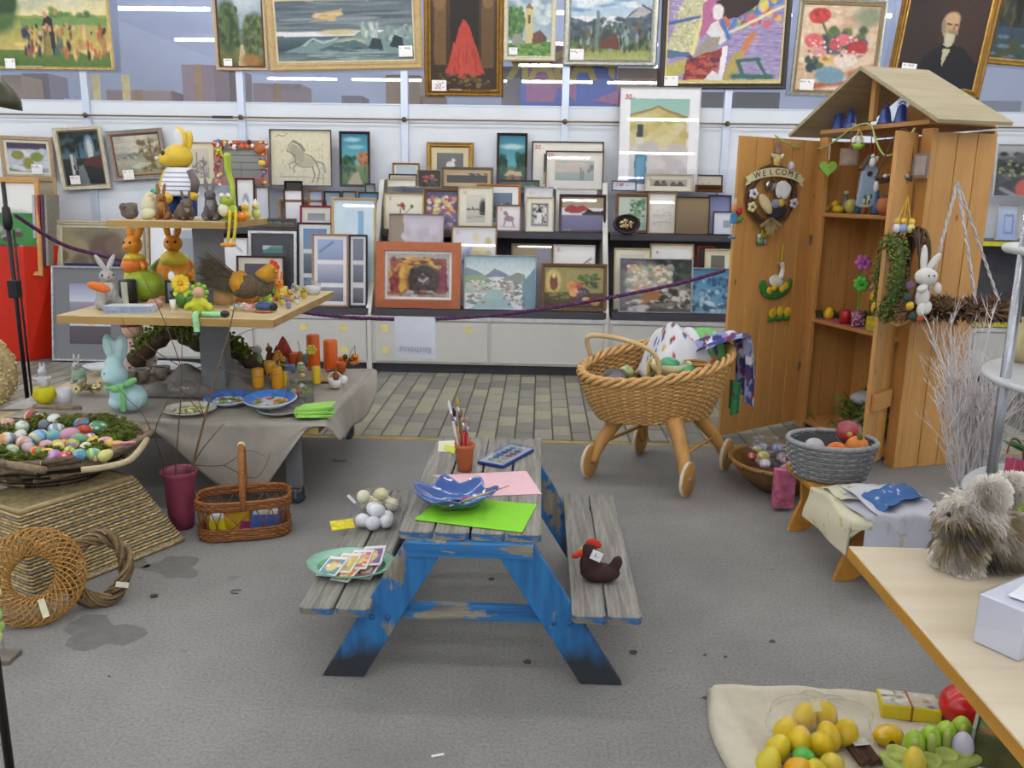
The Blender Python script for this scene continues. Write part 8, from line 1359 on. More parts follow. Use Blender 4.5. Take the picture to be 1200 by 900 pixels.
p = cabu(1022,330,.12,.757); t = thing('clay_heart','terracotta disc ornament behind the pink flower pick','ornament',p); B().ell((0,0,.3),(.042,.03,.04)).o('disc',mat('#a0603c',.7,.2),t,True); B().tube([(0,0,0),(0,0,.28)],.005,6).o('stick',mat('#7a5a34'),t); B().lathe([(0,0),(.03,0),(.03,.03),(0,.03)],14).o('foot',mat('#6a7a3c'),t)
p = cabu(1030,385,.04,.757); t = thing('duck_glass','glass box painted with yellow ducks on the middle shelf','glass',p,crz); B().box((0,0,.045),(.16,.07,.09)).o('glass_box',mat('#a8a03c',.25,.15,18),t,bev=.006)
for x in (-.05,-.015,.02,.05): B().ell((x,-.037,.05),(.016,.004,.018)).o('painted_duck',mat('#cfb01e',.4),t,True)
p = cabu(985,362,.2,.757); b = B(); rs = random.Random(4)
for k in range(180): a = rs.uniform(-.17,.2); b.tube([(a,rs.uniform(-.04,.04),.005),(a + rs.uniform(-.03,.03),rs.uniform(-.05,.05),rs.uniform(.02,.05))],.004,4)
tag(b.o('moss_strip',mat('#4a5a24',.9,.4,50),None,True,loc=p),'strip of green moss along the middle shelf','moss',kind='stuff')
p = cabu(1000,372,.1,.757); b = B(); b.grid(lambda s,q: Vector((-.25 + .5 * s,-.09 + .14 * q,.002)),8,3); tag(b.o('pink_mat',mat('#b05a78',.8),None,loc=p,R=rot(0,0,crz),solid=.002),'pink cloth mat on the middle cabinet shelf','mat')
# wreaths on the right door edge
p0 = FLc + Matrix.Rotation(rad(crz),3,'Z') @ rdoor(.29,.02,0)
def edgep(u,v,k=0): return ony(u,v,p0.y - .05 + k)
p = edgep(1043,325,-.0); t = thing('boxwood_wreath','leafy green wreath with yellow flowers hanging on the door edge','wreath',p,-94); R0 = .17; B().tube([(R0 * .75 * math.cos(a * .2618),0,R0 * 1.15 * math.sin(a * .2618)) for a in range(24)],.03,8,True).o('ring',mat('#4a5a2c',.9),t,True); b = B(); rs = random.Random(14)
for k in range(900): A = rs.uniform(0,6.283); q = rs.uniform(0,6.283); r1 = .04 * math.sqrt(rs.random()) + .012; c_ = Vector(((R0 * .75 + r1 * math.cos(q)) * math.cos(A),r1 * math.sin(q),(R0 * 1.15 + r1 * math.cos(q)) * math.sin(A))); b.ell(c_,(.011,.005,.009),rot(rs.uniform(0,180),rs.uniform(0,180),0),5,3)
o_ = b.o('leaves',mat('#67702f',.8,.4,60),t,True); o_['kind'] = 'stuff'
for (a,c_) in ((215,'#c9a82a'),(240,'#c4b02c'),(200,'#8a4a60')): flower(t,(R0 * .8 * math.cos(rad(a)),-.05,R0 * 1.15 * math.sin(rad(a))),.03,c_,FR)
p = edgep(1070,320,-.1); t = thing('rabbit_wreath','brown vine wreath carrying a white fabric rabbit','wreath',p,-96); b = B(); rs = random.Random(15); R0 = .2
for k in range(16): r1 = R0 * rs.uniform(.82,1.08); ph = rs.uniform(0,6.28); b.tube([((r1 + .008 * math.sin(a * .5 + ph)) * .8 * math.cos(a * .1309),.025 * math.sin(a * .26 + ph),r1 * 1.1 * math.sin(a * .1309)) for a in range(48)],.006,5,True)
b.o('vines',mat('#4f3a2a',.85,.35,40),t,True)
for k in range(7): a = rs.uniform(-2.4,-.7); B().tube(spline([(R0 * .8 * math.cos(a),-.03,R0 * math.sin(a)),(R0 * 1.1 * math.cos(a) + rs.uniform(-.08,.08),-.06,R0 * 1.15 * math.sin(a) - .04),(R0 * math.cos(a) + rs.uniform(-.16,.12),-.08,R0 * 1.1 * math.sin(a) - rs.uniform(.02,.1))]),.002,5).o('raffia',mat('#b39a6a'),t)
WHT = mat('#d0cdc8',.85,.04,20,.2,160); p = edgep(1084,324,-.36); rp_ = p
t2 = thing('fabric_rabbit','white stuffed fabric rabbit sitting on the vine wreath','plush toy',p,12); s = mpp(p); b = B(); b.ell((0,0,-24 * s),(8 * s,8 * s,12 * s)); b.ell((0,-2 * s,0),(13.5 * s,11 * s,10.5 * s)); b.o('body',WHT,t2,True,remesh=.006)
for (x,a,L_) in ((-4,-4,17),(9,38,13)): B().ell((x * s,0,(20 if x < 0 else 17) * s),(4.5 * s,2.6 * s,L_ * s),rot(0,a,0)).o('ear',WHT,t2,True)
for (x,z,a) in ((-7,-13,60),(13,-13,-10)): B().ell((x * s,-7 * s,z * s),(4.5 * s,4.5 * s,7 * s),rot(0,a,0)).o('arm',WHT,t2,True)
for (x,z) in ((-4,-38),(3,-36)): B().ell((x * s,-6 * s,z * s),(5.5 * s,5 * s,8 * s),rot(0,10,0)).o('leg',WHT,t2,True)
for x in (-4,3): B().ell((x * s,-12.5 * s,2 * s),(1.1 * s,) * 3).o('eye',mat('#2a2422'),t2,True)
for (x,z,c_) in ((-18,-34,'#c9a82a'),(-21,-10,'#6a4a68'),(-13,-46,'#2f4034'),(-22,-24,'#2f4034'),(-3,-48,'#b0502c')): B().ell((x * s,-4 * s,z * s),(5.5 * s,3 * s,5 * s),rot(0,x * 3,0)).o('silk_flower',mat(c_,.7),t2,True)
p = edgep(1058,265,-.06); t = thing('chick_trio','three small fabric chicks hanging together on yellow cords','ornament',p)
for k,(x,c_,h_) in enumerate(((-.03,'#cfccd0','#c9a83c'),(.0,'#7f9ac0','#cfa63c'),(.035,'#d0c47a','#cfb04a'))): B().ell((x,-.01 * k,-.01),(.02,.018,.026)).o('chick_body',mat(c_,.7),t,True); B().ell((x,-.01 * k,.024),(.017,.016,.017)).o('chick_head',mat(h_,.7),t,True); B().tube([(x,0,.035),(.01,0,.15)],.002,5).o('cord',mat('#c9b02c'),t)
# feather ring with ropes on the shed side
pc = ony(1122,362,4.52); t = thing('feather_ring','dark brown feather ring hanging from the shed wall on ropes','wreath',pc,14); RR = .24
hook = ony(1122,213,4.80) - pc; hook = Matrix.Rotation(rad(-14),3,'Z') @ hook
for a in (200,275,340):
    e = Vector((RR * math.cos(rad(a)),.11 * math.sin(rad(a)),.02)); 
    for ph in (0,3.14): B().tube([hook.lerp(e,k / 50) + Vector((.005 * math.cos(k * .9 + ph),.005 * math.sin(k * .9 + ph),0)) for k in range(51)],.005,5).o('rope',mat('#a5a0a0' if ph else '#bdb9b6',.8),t,True)
B().tube([(RR * math.cos(a * .2618),.11 * math.sin(a * .2618),0) for a in range(24)],.02,8,True).o('ring',mat('#2a1f18',.9),t,True); rs = random.Random(23)
for ci,cc_ in enumerate(('#3a281c','#5f432a','#866444')):
    b = B()
    for k in range(1300):
        A = rs.uniform(0,6.283); st = Vector((RR * math.cos(A),.11 * math.sin(A),0)); d = Vector((rs.gauss(0,1) + math.cos(A) * .6,rs.gauss(0,1),rs.gauss(0,.8) - .1)).normalized(); L_ = rs.uniform(.05,.12); w_ = d.orthogonal().normalized() * rs.uniform(.004,.01)
        b.add([st,st + d * L_ * .5 + w_,st + d * L_,st + d * L_ * .5 - w_],[(0,1,2,3)])
    o_ = b.o('feathers',mat(cc_,.7,.3,30),t); o_['kind'] = 'stuff'
# white branches
bp = onz(1158,640,0); bp.x = ony(1140,560,3.48).x; t = thing('white_branches','bundle of white sprayed birch branches in a tall white pot','branches',Vector((bp.x,3.48,0))); B().lathe([(0,0),(.07,0),(.08,.3),(.075,.3),(.06,.02),(0,.02)],20).o('pot',mat('#c9c6c4',.5),t,True); rs = random.Random(41); WB = mat('#dcd6d4',.7,.06,40)
def twig(b,p,d,L_,r,dep):
    pts = [p]; q = p.copy(); dd = d.copy(); n = 6
    for k in range(n): dd = (dd + Vector((rs.gauss(0,.09),rs.gauss(0,.07),rs.uniform(.0,.05)))).normalized(); q = q + dd * L_ / n; pts.append(q.copy())
    b.tube(pts,[r * (1 - .8 * k / n) for k in range(n + 1)],4 if dep else 5)
    if dep < 3:
        for k in range(5 if dep == 0 else 3): i = rs.randrange(1,n); twig(b,pts[i],(dd + Vector((rs.gauss(-.05,.34),rs.gauss(0,.25),rs.uniform(0,.3)))).normalized(),L_ * rs.uniform(.28,.5),r * .5,dep + 1)
for k in range(40): b = B(); a = rs.gauss(-.1,.1); twig(b,Vector((rs.uniform(-.05,.05),rs.uniform(-.03,.03),.28)),Vector((a,rs.uniform(-.1,.1),1)).normalized(),rs.uniform(.48,.66),.0062,0); b.o('branch',WB,t,True)
# round tiered stand
ep = Vector((1.855,2.618,0)); t = thing('round_tier_stand','round white tiered display stand with steel poles','stand',ep); WD = mat('#bfc1c2',.45,.03)
for z,r in ((.60,.445),(1.0,.436),(1.4,.425)): B().lathe([(0,-.012),(r - .008,-.012),(r,-.004),(r,.006),(r - .006,.012),(0,.012)],56,(0,0,z)).o('disc_shelf',WD,t,True)
for a in (178,298,58): x,y = .405 * math.cos(rad(a)),.405 * math.sin(rad(a)); B().tube([(x,y,.03),(x,y,1.62)],.016,12).o('pole',mat('#9a9ca2',.25,.04,metal=.8),t,True)
B().lathe([(0,0),(.38,0),(.38,.02),(.05,.05),(0,.05)],40).o('base',mat('#8f9094',.4,metal=.5),t,True)
def onst(u,v,z): q = onz(u,v,z); q.z = z; return q
for k,(u,v,l) in enumerate([(1186,592,'green apple on the round stand beside pink candles'),(1203,606,'green apple at the front of the round stand')]):
    q = onst(u,v,.613); ta = thing('green_apple',l,'apple',q); B().lathe([(0,.006),(.02,0),(.04,.02),(.043,.045),(.034,.07),(.012,.076),(0,.068)],22).o('apple',mat('#7f9e34',.3,.15),ta,True); B().tube([(0,0,.066),(.004,0,.088)],.002,5).o('stalk',mat('#4a3624'),ta)
for k,(u,v,h,l) in enumerate([(1162,556,.075,'pink candle beside the steel pole'),(1180,560,.09,'deep pink candle in front of the green leaves'),(1192,556,.07,'short deep pink candle next to green leaves')]): candle(l,onst(u,v + 6,.613),.014,h,'#b03a5c')
q = onst(1197,556,.613); ta = thing('leaf_spray','glossy green leaf spray with red stems on the stand','plant',q + Vector((.03,.04,0)))
for k in range(7): a = k * .9; B().ell((.04 * math.cos(a),.03 * math.sin(a),.05 + .012 * k),(.045,.025,.006),rot(20 * math.sin(a),25 * math.cos(a),50 * k)).o('leaf',mat('#3a7a3c',.4,.2),ta,True)
B().tube(spline([(0,0,0),(-.02,0,.09),(-.06,-.01,.12),(-.08,-.02,.07)]),.003,6).o('stem',mat('#8a2c34'),ta,True)
q = onst(1206,428,1.013); ta = thing('cream_jar','cream rounded jar on the middle disc of the stand','jar',q + Vector((.03,.06,0))); B().lathe([(0,0),(.05,0),(.066,.04),(.06,.1),(.035,.13),(.04,.15),(.034,.15),(0,.14)],22).o('jar',mat('#b8a87c',.4,.12),ta,True)
q = ony(1200,212,2.75); q.z = 1.413; ta = thing('blue_ornament','dark blue and green ornament on the top disc','ornament',ep + Vector((-.2,-.2,1.413))); B().ell((0,0,.008),(.06,.045,.008)).o('green_base',mat('#1f4a3a',.4),ta,True); B().tube([(.01,0,.01),(.01,0,.12)],.01,8).o('stem',mat('#c9bcb4',.5),ta,True); B().ell((-.0,0,.14),(.045,.025,.02),rot(0,-20,0)).o('blue_head',mat('#2a3a80',.4),ta,True)

# ================================================================ BENCH, BASKETS, TEXTILES
def bn(u,v,z=.3): return onz(u,v,z)
a0 = onz(918,541,.3); a1 = onz(985,600,.3); d = (a1 - a0).normalized(); brz = math.degrees(math.atan2(d.y,d.x)) + 90; Rb = Matrix.Rotation(rad(brz),3,'Z')
PN2 = wood('#b57f34','#a26c28',1,4,.4,False,.03); t = thing('pine_bench','low pine bench with curved panel legs beside the shed','bench',Vector((a0.x,a0.y,0)),brz); BLn,BWd = .8,.25
b = B(); c = .03; poly = [(c,0),(BWd - c,0),(BWd,-c),(BWd,-BLn + c),(BWd - c,-BLn),(c,-BLn),(0,-BLn + c),(0,-c)]; n = len(poly); b.add([(x,y,.275) for x,y in poly] + [(x,y,.3) for x,y in poly],[tuple(range(n)),tuple(range(2 * n - 1,n - 1,-1))] + [(i,n + i,n + (i + 1) % n,(i + 1) % n) for i in range(n)]); b.o('seat',PN2,t,bev=.004)
for y in (-.13,-.66):
    lp = [(.0,0),(.07,0),(.125,.035),(.18,0),(.25,0),(.235,.06),(.2,.15),(.21,.275),(.04,.275),(.05,.15),(.015,.06)]; B().prism(lp[::-1],.025,(0,y,0)).o('leg_panel',PN2,t,bev=.003)
B().bb(.11,.14,-.66,-.13,.12,.17).o('stretcher',PN2,t)
def bench(x,y,z): return Vector((a0.x,a0.y,0)) + Rb @ Vector((x,y,z))
p = bench(.14,-.2,.301); t = thing('grey_basket','round grey willow basket of fabric fruit on the bench','basket',p); GW = [mat('#77787a',.8,.25,50),mat('#8d8d8d',.8,.25,50)]
for c_ in range(2):
    b = B()
    for r in range(c_,13,2): rr_ = .15 + .035 * r / 12; b.tube([((rr_ + .006 * math.sin(k * math.pi / 1.5 + r * 3.14)) * math.cos(k * 2 * math.pi / 60) * 1.05,(rr_ + .006 * math.sin(k * math.pi / 1.5 + r * 3.14)) * math.sin(k * 2 * math.pi / 60) * .9,.008 + .0125 * r) for k in range(60)],.0068,5,True)
    o_ = b.o('woven_rows',GW[c_],t,True); o_['kind'] = 'stuff'
B().lathe([(0,.004),(.138,.004),(.168,.155)],30,sx=1.05,sy=.9,cap=False).o('lining',mat('#4c4c4e',.9),t,True); B().tube([(.195 * math.cos(k * .15708),.167 * math.sin(k * .15708),.168) for k in range(40)],.012,6,True).o('rim',GW[1],t,True)
for k,(x,y,z,r,c_,l) in enumerate([(.0,-.07,.13,.05,'#c96a24','orange felt ball with white tag in grey basket'),(.1,-.04,.15,.052,'#c97a3a','orange felt fruit at the grey basket rim'),(.08,.03,.2,.055,'#9c3032','dark red felt apple wrapped in film in grey basket'),(-.07,.02,.12,.05,'#b8b4b8','pale wrapped soap in the grey basket'),(.13,.06,.16,.04,'#c9823c','small orange felt carrot in the grey basket')]):
    tb_ = thing('felt_fruit',l,'felt fruit',p + Vector((x,y,z)),0,'felt fruit in the grey basket'); B().ell((0,0,0),(r,r * .9,r * .95),rot(0,20 * k,0)).o('felt',mat(c_,.8,.15,30),tb_,True)
    if k == 0: B().box((.02,-.05,.012),(.04,.003,.032),rot(-20,10,0)).o('tag',mat('#d8d8d8'),tb_)
    if k == 2: B().ell((-.01,-.046,.0),.012).o('flower_dot',mat('#c9a03c'),tb_,True); B().ell((.0,0,0),(r * 1.15,r * 1.1,r * 1.15)).o('film',glass('#f4f4f8',.03,.15,'film'),tb_,True)
    if k in (1,4): B().ell((0,-.02,r),(.014,.01,.02)).o('leaf',mat('#5a6a2c'),tb_,True)
p = cab(.55,.16,.062); b = B(); rs = random.Random(19)
for k in range(240): a = rs.uniform(0,6.28); st = Vector((rs.gauss(0,.1),rs.gauss(0,.06),rs.uniform(.0,.2))); e = st + Vector((rs.gauss(0,.08),rs.gauss(0,.08),rs.uniform(.02,.12))); w_ = Vector((rs.uniform(-.02,.02),rs.uniform(-.02,.02),.01)); b.add([st,st.lerp(e,.5) + w_,e,st.lerp(e,.5) - w_],[(0,1,2,3)])
t = thing('leaf_bundle','bundle of olive green leaves inside the shed floor','plant',p); o_ = b.o('leaves',mat('#5f6a2a',.7,.4,30),t); o_['kind'] = 'stuff'; B().ell((0,.02,.24),(.13,.08,.05)).o('net',mat('#a5a5a8',.8,.2),t,True)
# bowl basket of sweets
p = Vector((1.335,4.45,0)); t = thing('bamboo_bowl','wide shallow brown bamboo bowl on the floor','bowl',p,10); t.scale = (1.13,1.13,1.05); BBm = mat('#6b4a26',.45,.25,30); B().lathe([(0,0),(.11,0),(.19,.07),(.245,.15),(.235,.15),(.18,.075),(.1,.012),(0,.01)],44).o('bowl',BBm,t,True)
B().tube([(.243 * math.cos(k * .1309),.243 * math.sin(k * .1309),.152) for k in range(48)],.012,8,True).o('rim',mat('#84602f',.45,.2),t,True)
for k in range(16): a = k * .3927; B().tube([(.255 * math.cos(a),.255 * math.sin(a),.158),(.256 * math.cos(a),.256 * math.sin(a),.142)],.003,5).o('binding',mat('#3a2a18'),t)
rs = random.Random(77)
for k in range(38):
    a = rs.uniform(0,6.28); r = .2 * math.sqrt(rs.random()); c_ = rs.choice([('#c9b43a','yellow'),('#b83224','red'),('#8fae4a','green'),('#d0c8d0','white'),('#b86a84','pink'),('#6a7ab0','blue')]); sz = rs.uniform(.026,.04); z = .115 + .2 * r + rs.uniform(0,.06)
    tb_ = thing('wrapped_sweet',c_[1] + ' sweet in clear film in the bamboo bowl','sweet',p + Vector((r * math.cos(a) + .03,r * math.sin(a),z)),rs.uniform(0,180),'wrapped sweets in the bamboo bowl'); B().ell((0,0,0),(sz,sz * .8,sz * .7),None,10,7).o('sweet',mat(c_[0],.4,.2,50),tb_,True)
    B().lathe([(sz * 1.25,-sz * .4),(sz * 1.3,sz * .5),(sz * .35,sz * 1.2),(sz * .9,sz * 1.8)],10,cap=False).o('film',glass('#f6f6f8',.1,.12,'film2'),tb_,True)
p = onz(926,605,0); t = thing('pink_bag','pink patterned paper bag beside the bench leg','bag',p + Vector((-.02,.08,0)),8); B().box((0,0,.12),(.1,.05,.2)).o('bag',mat('#b4607c',.6,.45,22),t,bev=.003); B().tube(arc((0,0,.215),.025,0,180,10),.003,5).o('handle',mat('#c9a0ac'),t)
# folded cloths on the bench
def drape(x0,x1,y0,y1,z0,ov_l,ov_r,thick,nm,label,base,pal,nd,r_,seed,nl=3,tw=0):
    rs = random.Random(seed); ph = rs.uniform(0,6)
    def fn(s,q):
        W_ = ov_l + (x1 - x0) + ov_r; d_ = s * W_; y = y0 + (y1 - y0) * q + .006 * math.sin(s * 8 + ph) + tw * (s - .5)
        wob = .006 * math.sin(q * 9 + ph) + .004 * math.sin(s * 16 + q * 4)
        dr = max(0,-BLn - .01 - y); y = max(y,-BLn - .012 - .12 * dr) ; z1 = z0; z0_ = z0 - .95 * dr
        if dr > 0: return bench(max(-.03,min(x0 - ov_l * .3 + d_,x1 + ov_r * .5)) + wob,y + wob - (dr > .12) * 0,z0_ - .006 * (math.sin(s * 75) > 0) * (q < .04))
        if d_ < ov_l: return bench(x0 - .006 - .02 * math.sin((ov_l - d_) / ov_l * 1.2) + wob,y,z0 - (ov_l - d_) * .96)
        if d_ > ov_l + x1 - x0: e = d_ - ov_l - (x1 - x0); return bench(x1 + .008 + .25 * e + wob,y,z0 - e * .93)
        return bench(x0 + d_ - ov_l,y,z0 + .008 * math.sin((d_ - ov_l) / (x1 - x0) * 3.14) + wob)
    return cloth(nm,label,fn,60,26,base,pal,nd,r_,seed)
drape(-.005,.255,-.84,-.38,.312,.15,.02,.01,'cream_cloth','cream embroidered cloth folded over the bench edge','#cfc8ac',['#9a9a94','#b8a85a','#a8a4a0'],26,.03,3)
drape(.03,.3,-.99,-.5,.325,.0,.1,.01,'white_cloth','white cloths with a scalloped edge hanging off the bench','#b9bac4',['#a9abb8','#c4a880'],12,.04,5,tw=.05)
drape(.08,.36,-.9,-.46,.345,.0,.06,.01,'lace_cloth','folded white linen on top of the scalloped cloths','#c4c4cc',['#b4b6c2'],10,.05,7,tw=-.04)
drape(.13,.33,-.74,-.56,.368,.03,.0,.01,'blue_cloth','blue printed cloth lying on the white linen','#3f659c',['#b9c4d4'],9,.06,11,tw=.12)
drape(.02,.34,-.62,-.42,.328,.0,.02,.01,'yellow_cloth','rolled cream cloth with a yellow stripe on the bench','#cdc8ae',['#c0b04a'],10,.05,13)

# ================================================================ FRONT TABLE
tz = .75; t = thing('front_table','pale beech table with an ochre edge','table',(1.35,1.4,0)); BE2 = wood('#bfb299','#b4a588',0,2.5,.35,False,.01); b = B().bb(.742 - 1.35,2.1 - 1.35,.8 - 1.4,1.9 - 1.4,tz - .032,tz); o_ = b.o('table_top',BE2,t,bev=.003)
e = B(); e.bb(.7405 - 1.35,.7425 - 1.35,.8 - 1.4,1.9015 - 1.4,tz - .029,tz - .003); e.bb(.7405 - 1.35,2.1 - 1.35,1.899 - 1.4,1.9015 - 1.4,tz - .029,tz - .003); e.o('edge_band',wood('#b07f2c','#a07226',1,3,.45,False,.01),o_)
for (x,y) in ((1.25,1.6),(2.04,1.6),(1.25,.86),(2.04,.86)): B().box((x - 1.35,y - 1.4,(tz - .032) / 2),(.05,.05,tz - .032)).o('leg',STEEL,t)
B().bb(1.25 - 1.35,2.04 - 1.35,1.3 - 1.4,1.34 - 1.4,tz - .09,tz - .034).o('apron',STEEL,t)
# fluffy rabbit
p = onz(1148,664,tz); s = mpp(p); t = thing('fluffy_rabbit','fluffy grey brown plush rabbit on the front table','plush toy',p,0); b = B(); EL = [((10,6,40),(48,40,38)),((-22,-2,66),(34,32,34)),((-34,-14,34),(22,22,26)),((-26,14,30),(22,22,26)),((-42,-16,62),(16,16,16)),((-30,-24,8),(15,11,8)),((-46,-4,9),(13,10,9)),((30,6,34),(34,34,30)),((-12,-20,104),(19,12,19)),((26,0,106),(26,13,15))]
for c_,r_ in EL: b.ell([q * s * .93 for q in c_],[q * s * .93 for q in r_])
b.o('body',mat('#b3aa9b',.95,.2,30),t,True,remesh=.008); rs = random.Random(55)
FB = [B() for _ in range(4)]
for k in range(21000):
    c_,r_ = EL[rs.choices(range(10),[30,18,8,8,4,3,3,14,7,9])[0]]; pale = c_[2] < 12 or c_[2] > 90
    v = Vector((rs.gauss(0,1),rs.gauss(0,1),rs.gauss(0,1))).normalized(); pnt = Vector([(c_[i] + v[i] * r_[i] * .96) * s * .93 for i in range(3)]); nn = Vector([v[i] / r_[i] for i in range(3)]).normalized()
    if pnt.z < .002: continue
    g = nz(pnt,16) + .35 * nz(pnt,45,2); ci = 2 if pale or g > .3 else 0 if g > .0 else 1 if g > -.28 else 3
    dd = (nn * .7 + Vector((.45,-.05,-.75)) * (.35 if pale else 1) + Vector((rs.gauss(0,.2),rs.gauss(0,.2),rs.gauss(0,.2)))).normalized(); L_ = rs.uniform(.018,.036) * (.6 if pale else 1); w_ = dd.orthogonal().normalized() * .0007; m_ = pnt + dd * L_ * .5 + nn * .005; tip = pnt + dd * L_ + Vector((0,0,-.006)); tip.z = max(tip.z,.002)
    FB[ci].add([pnt - w_,pnt + w_,m_ + w_ * .8,tip],[(0,1,2),(0,2,3)])
for b,cc_ in zip(FB,('#bdb4a6','#a3906c','#e2dcd4','#8f8880')): o_ = b.o('fur',mat(cc_,.9,.15,40),t); o_['kind'] = 'stuff'
B().ell((-52 * s,-16 * s,70 * s),(2.4 * s,2.4 * s,2.6 * s)).o('eye',mat('#1a1512',.15),t,True); B().ell((-55 * s,-22 * s,58 * s),(3 * s,3 * s,2.4 * s)).o('nose',mat('#6a4a44',.5),t,True)
# white box with clear lid
q0 = onz(1140,752,tz); q1 = onz(1193,776,tz); dv = (q1 - q0); w = dv.length; dv.normalize(); bd = Vector((-dv.y,dv.x,0)); h = 63 * mpp(q0) * .97; t = thing('white_gift_box','white carton with a clear plastic sleeve on the front table','box',q0 + dv * w / 2 + bd * .11,math.degrees(math.atan2(dv.y,dv.x))); B().bb(-w / 2,w / 2,-.11,.11,.001,h).o('carton',mat('#cdd0dc',.45,.02),t,bev=.002); B().box((0,0,h / 2 + .001),(w + .004,.224,h + .004)).o('plastic_sleeve',glass('#fafaff',.06,.04,'sleeve'),t,bev=.002); B().box((.01,-.02,h + .0045),(w * .6,.12,.001),rot(0,0,8)).o('paper_slip',mat('#d8dae2'),t)

# ================================================================ EGGS ON THE CREAM CLOTH (floor, front)
def fl(u,v,z=.03): return onz(u,v,z)
cx0 = onz(845,815,0); b = B(); CC = onz(1040,900,0); rs = random.Random(8)
def cfn(s,q):
    x = .555 + 1.25 * s; y = 1.72 + .76 * q - .05 * s * s; edge = min(s,1 - s,q,1 - q); z = .006 + .012 * abs(nz((x,y,0),6)) + .028 * math.exp(-((s - .06) / .05) ** 2) * math.sin(q * 3.1) + .045 * math.exp(-((q - .9) / .05) ** 2) * (1 - s) ** .5 * (edge > .01); return Vector((x + .02 * math.sin(q * 7),y + .02 * math.sin(s * 6),z if edge > .001 else .004))
b.grid(cfn,70,50); tag(b.o('cream_sheet',mat('#c4bca8',.9,.06,30,.3,260),None,True,solid=.004),'cream linen sheet spread on the floor under the eggs','cloth')
t = thing('yellow_egg_bag','clear bag of plain yellow eggs with a price label','bag of eggs',fl(945,860,.02))
base = t.location.copy(); EGY = [(921,856,.0),(937,868,0),(971,863,0),(962,872,.0),(992,858,0),(968,838,.0),(943,840,.0)]
for k,(u,v,zz) in enumerate(EGY): q = fl(u,v,.055 + zz) - base; B().ell(q,(.034,.034,.043),rot(rs.uniform(-25,25),rs.uniform(-25,25),0),16,10,egg=.12).o('egg',mat('#d2b21c',.35,.06),t,True)
b = B(); b.grid(lambda s,q: Vector(((.145 + .012 * math.sin(s * 38)) * math.cos(s * 6.2832) * math.sin(.08 + q * 2.95) * (1.05),(.1 + .008 * math.sin(s * 30)) * math.sin(s * 6.2832) * math.sin(.08 + q * 2.95) - .01,.06 - .06 * math.cos(q * 2.95) + .004 * math.sin(s * 55))) + Vector((.03,0,0)),44,14,True); b.o('clear_bag',glass('#fbfbfa',.01,.2,'bag3'),t,True); B().box(fl(956,826,.12) - base,(.028,.003,.036),rot(-40,0,10)).o('price_label',mat('#d6cfa0'),t)
for (u,v,c_,l) in [(912,877,'#cfb628','yellow egg lying before the clear egg bag'),(901,893,'#c9b832','pale yellow egg at the sheet edge'),(942,890,'#4fa84a','green egg among the yellow eggs'),(935,902,'#cf9a14','orange yellow egg beside the green egg'),(975,897,'#c9b43a','yellow egg beside the egg carton'),(958,908,'#d0b82a','bright yellow egg behind the carton row')]: eggobj(l,fl(u,v,.048),.033,'plain',[c_],rot(rs.uniform(20,60),0,rs.uniform(0,360)),'loose eggs on the cream sheet')
q = fl(1041,862,.04); t = thing('wooden_egg','glossy yellow wooden egg with a drilled hole','egg',q); B().ell((0,0,0),(.046,.031,.031),rot(0,0,8),20,12).o('egg',mat('#d0a80e',.15,.05,coat=.6),t,True); B().ell((-.002,-.029,-.003),(.009,.004,.009)).o('hole',mat('#5a3f10',.8),t,True)
c_ = fl(1063,835,.012); t = thing('decorated_box','flat yellow box tied with a rubber band on the sheet','box',Vector((c_.x,c_.y,.012)),-9); B().bb(-.085,.085,-.045,.045,0,.045).o('box',mat('#cfbc24',.5,.1),t,bev=.003); canvas(.16,.08,[('G','#b9b4a0','#aaa69a'),('D',.05,.1,.95,.9,22,.07,.1,['#4a5a7a','#8a7a4a','#c9c4b8','#6a5a3a','#b8a45a'])],26,14,5,y=0,z0=-.04).o('printed_lid',vcol(.5),t,R=rot(-90),loc=(0,0,.046)); B().bb(-.003,.003,-.047,.047,-.001,.048).o('rubber_band',mat('#9a5a24'),t); B().box((-.06,.02,.0475),(.04,.022,.001)).o('label',mat('#d0d0c4'),t)
q = fl(1127,832,.06); t = thing('red_ball','glossy red ball under the front table edge','ball',Vector((q.x,q.y,.012))); B().ell((0,0,.062),(.066,.066,.062),None,28,18).o('ball',mat('#b81a14',.2,.05,coat=.5),t,True); B().lathe([(0,0),(.012,0),(.008,.006),(0,.006)],10,(0,0,.123)).o('valve',mat('#8a1410'),t,True)
c_ = fl(1098,886,.03); t = thing('egg_carton','lime green egg carton holding yellow and green eggs','egg carton',Vector((c_.x,c_.y,.014)),24); LG = mat('#a3ad5a',.8,.1,20); B().bb(-.16,.16,-.06,.06,0,.03).o('tray',LG,t,bev=.01)
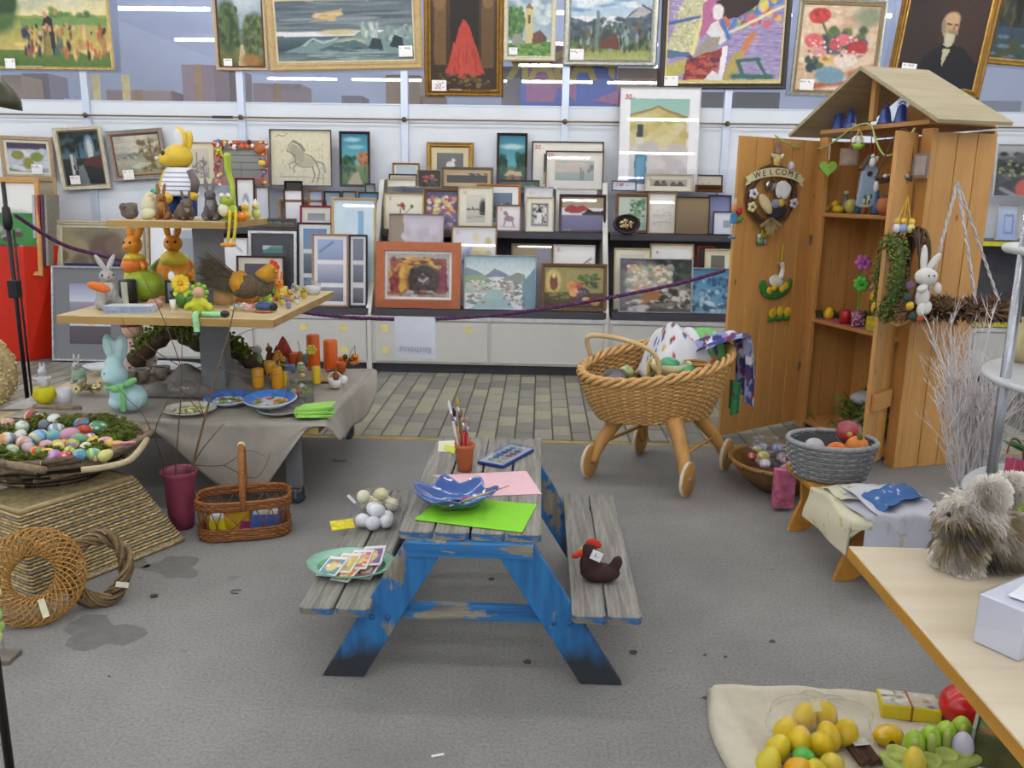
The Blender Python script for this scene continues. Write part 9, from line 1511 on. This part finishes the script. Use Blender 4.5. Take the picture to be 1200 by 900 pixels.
for i in range(5):
    for j in range(2): B().lathe([(.02,.0),(.03,.035),(.027,.035),(.018,.004)],14,(-.12 + .06 * i,-.028 + .056 * j,.01)).o('cup',LG,t,True)
for i in range(4): B().lathe([(0,0),(.016,0),(.009,.05),(.006,.062),(0,.062)],12,(-.09 + .06 * i,0,.03)).o('cone',LG,t,True)
for k,(x,y,c2) in enumerate([(-.12,-.028,'#c9b43a'),(-.06,.028,'#8fb02e'),(0,.028,'#93b432'),(.06,.028,'#9ab838'),(.12,.028,'#98b43a'),(.06,-.028,'#b4b0c0')]): eggobj(['yellow egg at the near end of the egg carton','lime egg next to the yellow egg in the carton','lime egg in the middle of the egg carton','lime egg beside the lilac egg in the carton','lime egg at the far end of the carton','lilac white egg in the egg carton'][k],Vector((c_.x,c_.y,.014)) + Matrix.Rotation(rad(24),3,'Z') @ Vector((x,y,.055)),.029,'plain',[c2],rot(),'eggs in the lime carton')
c_ = fl(1176,880,.05); t = thing('seed_box','green and brown printed box beside the egg carton','box',Vector((c_.x,c_.y,.012)),-32); B().bb(-.07,.07,-.05,.05,0,.1).o('box',mat('#4a4a24',.6,.3,18),t,bev=.003); canvas(.13,.09,[('G','#2f6a3a','#3a7a3a'),('E',.75,.3,.16,.2,'#9fb4d0'),('R',0,.6,1,1,'#7a5a24'),('D',0,.6,1,1,24,.06,.06,['#5a431c','#8f6a2a'])],26,18,6,y=0,z0=-.045).o('printed_top',vcol(.4),t,R=rot(-90),loc=(0,0,.101)); B().bb(-.08,-.071,-.055,.055,0,.11).o('grey_sleeve',mat('#8a8a78'),t)
c_ = fl(1013,886,.02); t = thing('bark_bundle','small bundle of dark bark with a white label','bark',Vector((c_.x,c_.y,.012)),10)
for k in range(7): B().tube([(-.03 + .009 * k,-.04,.012 + .006 * (k % 3)),(-.026 + .009 * k,.05,.014 + .006 * (k % 2))],.008,6).o('bark_piece',mat('#4a3224',.9,.3,50),t,True)
B().box((0,.03,.032),(.045,.03,.002)).o('label',mat('#cfcfc4'),t)
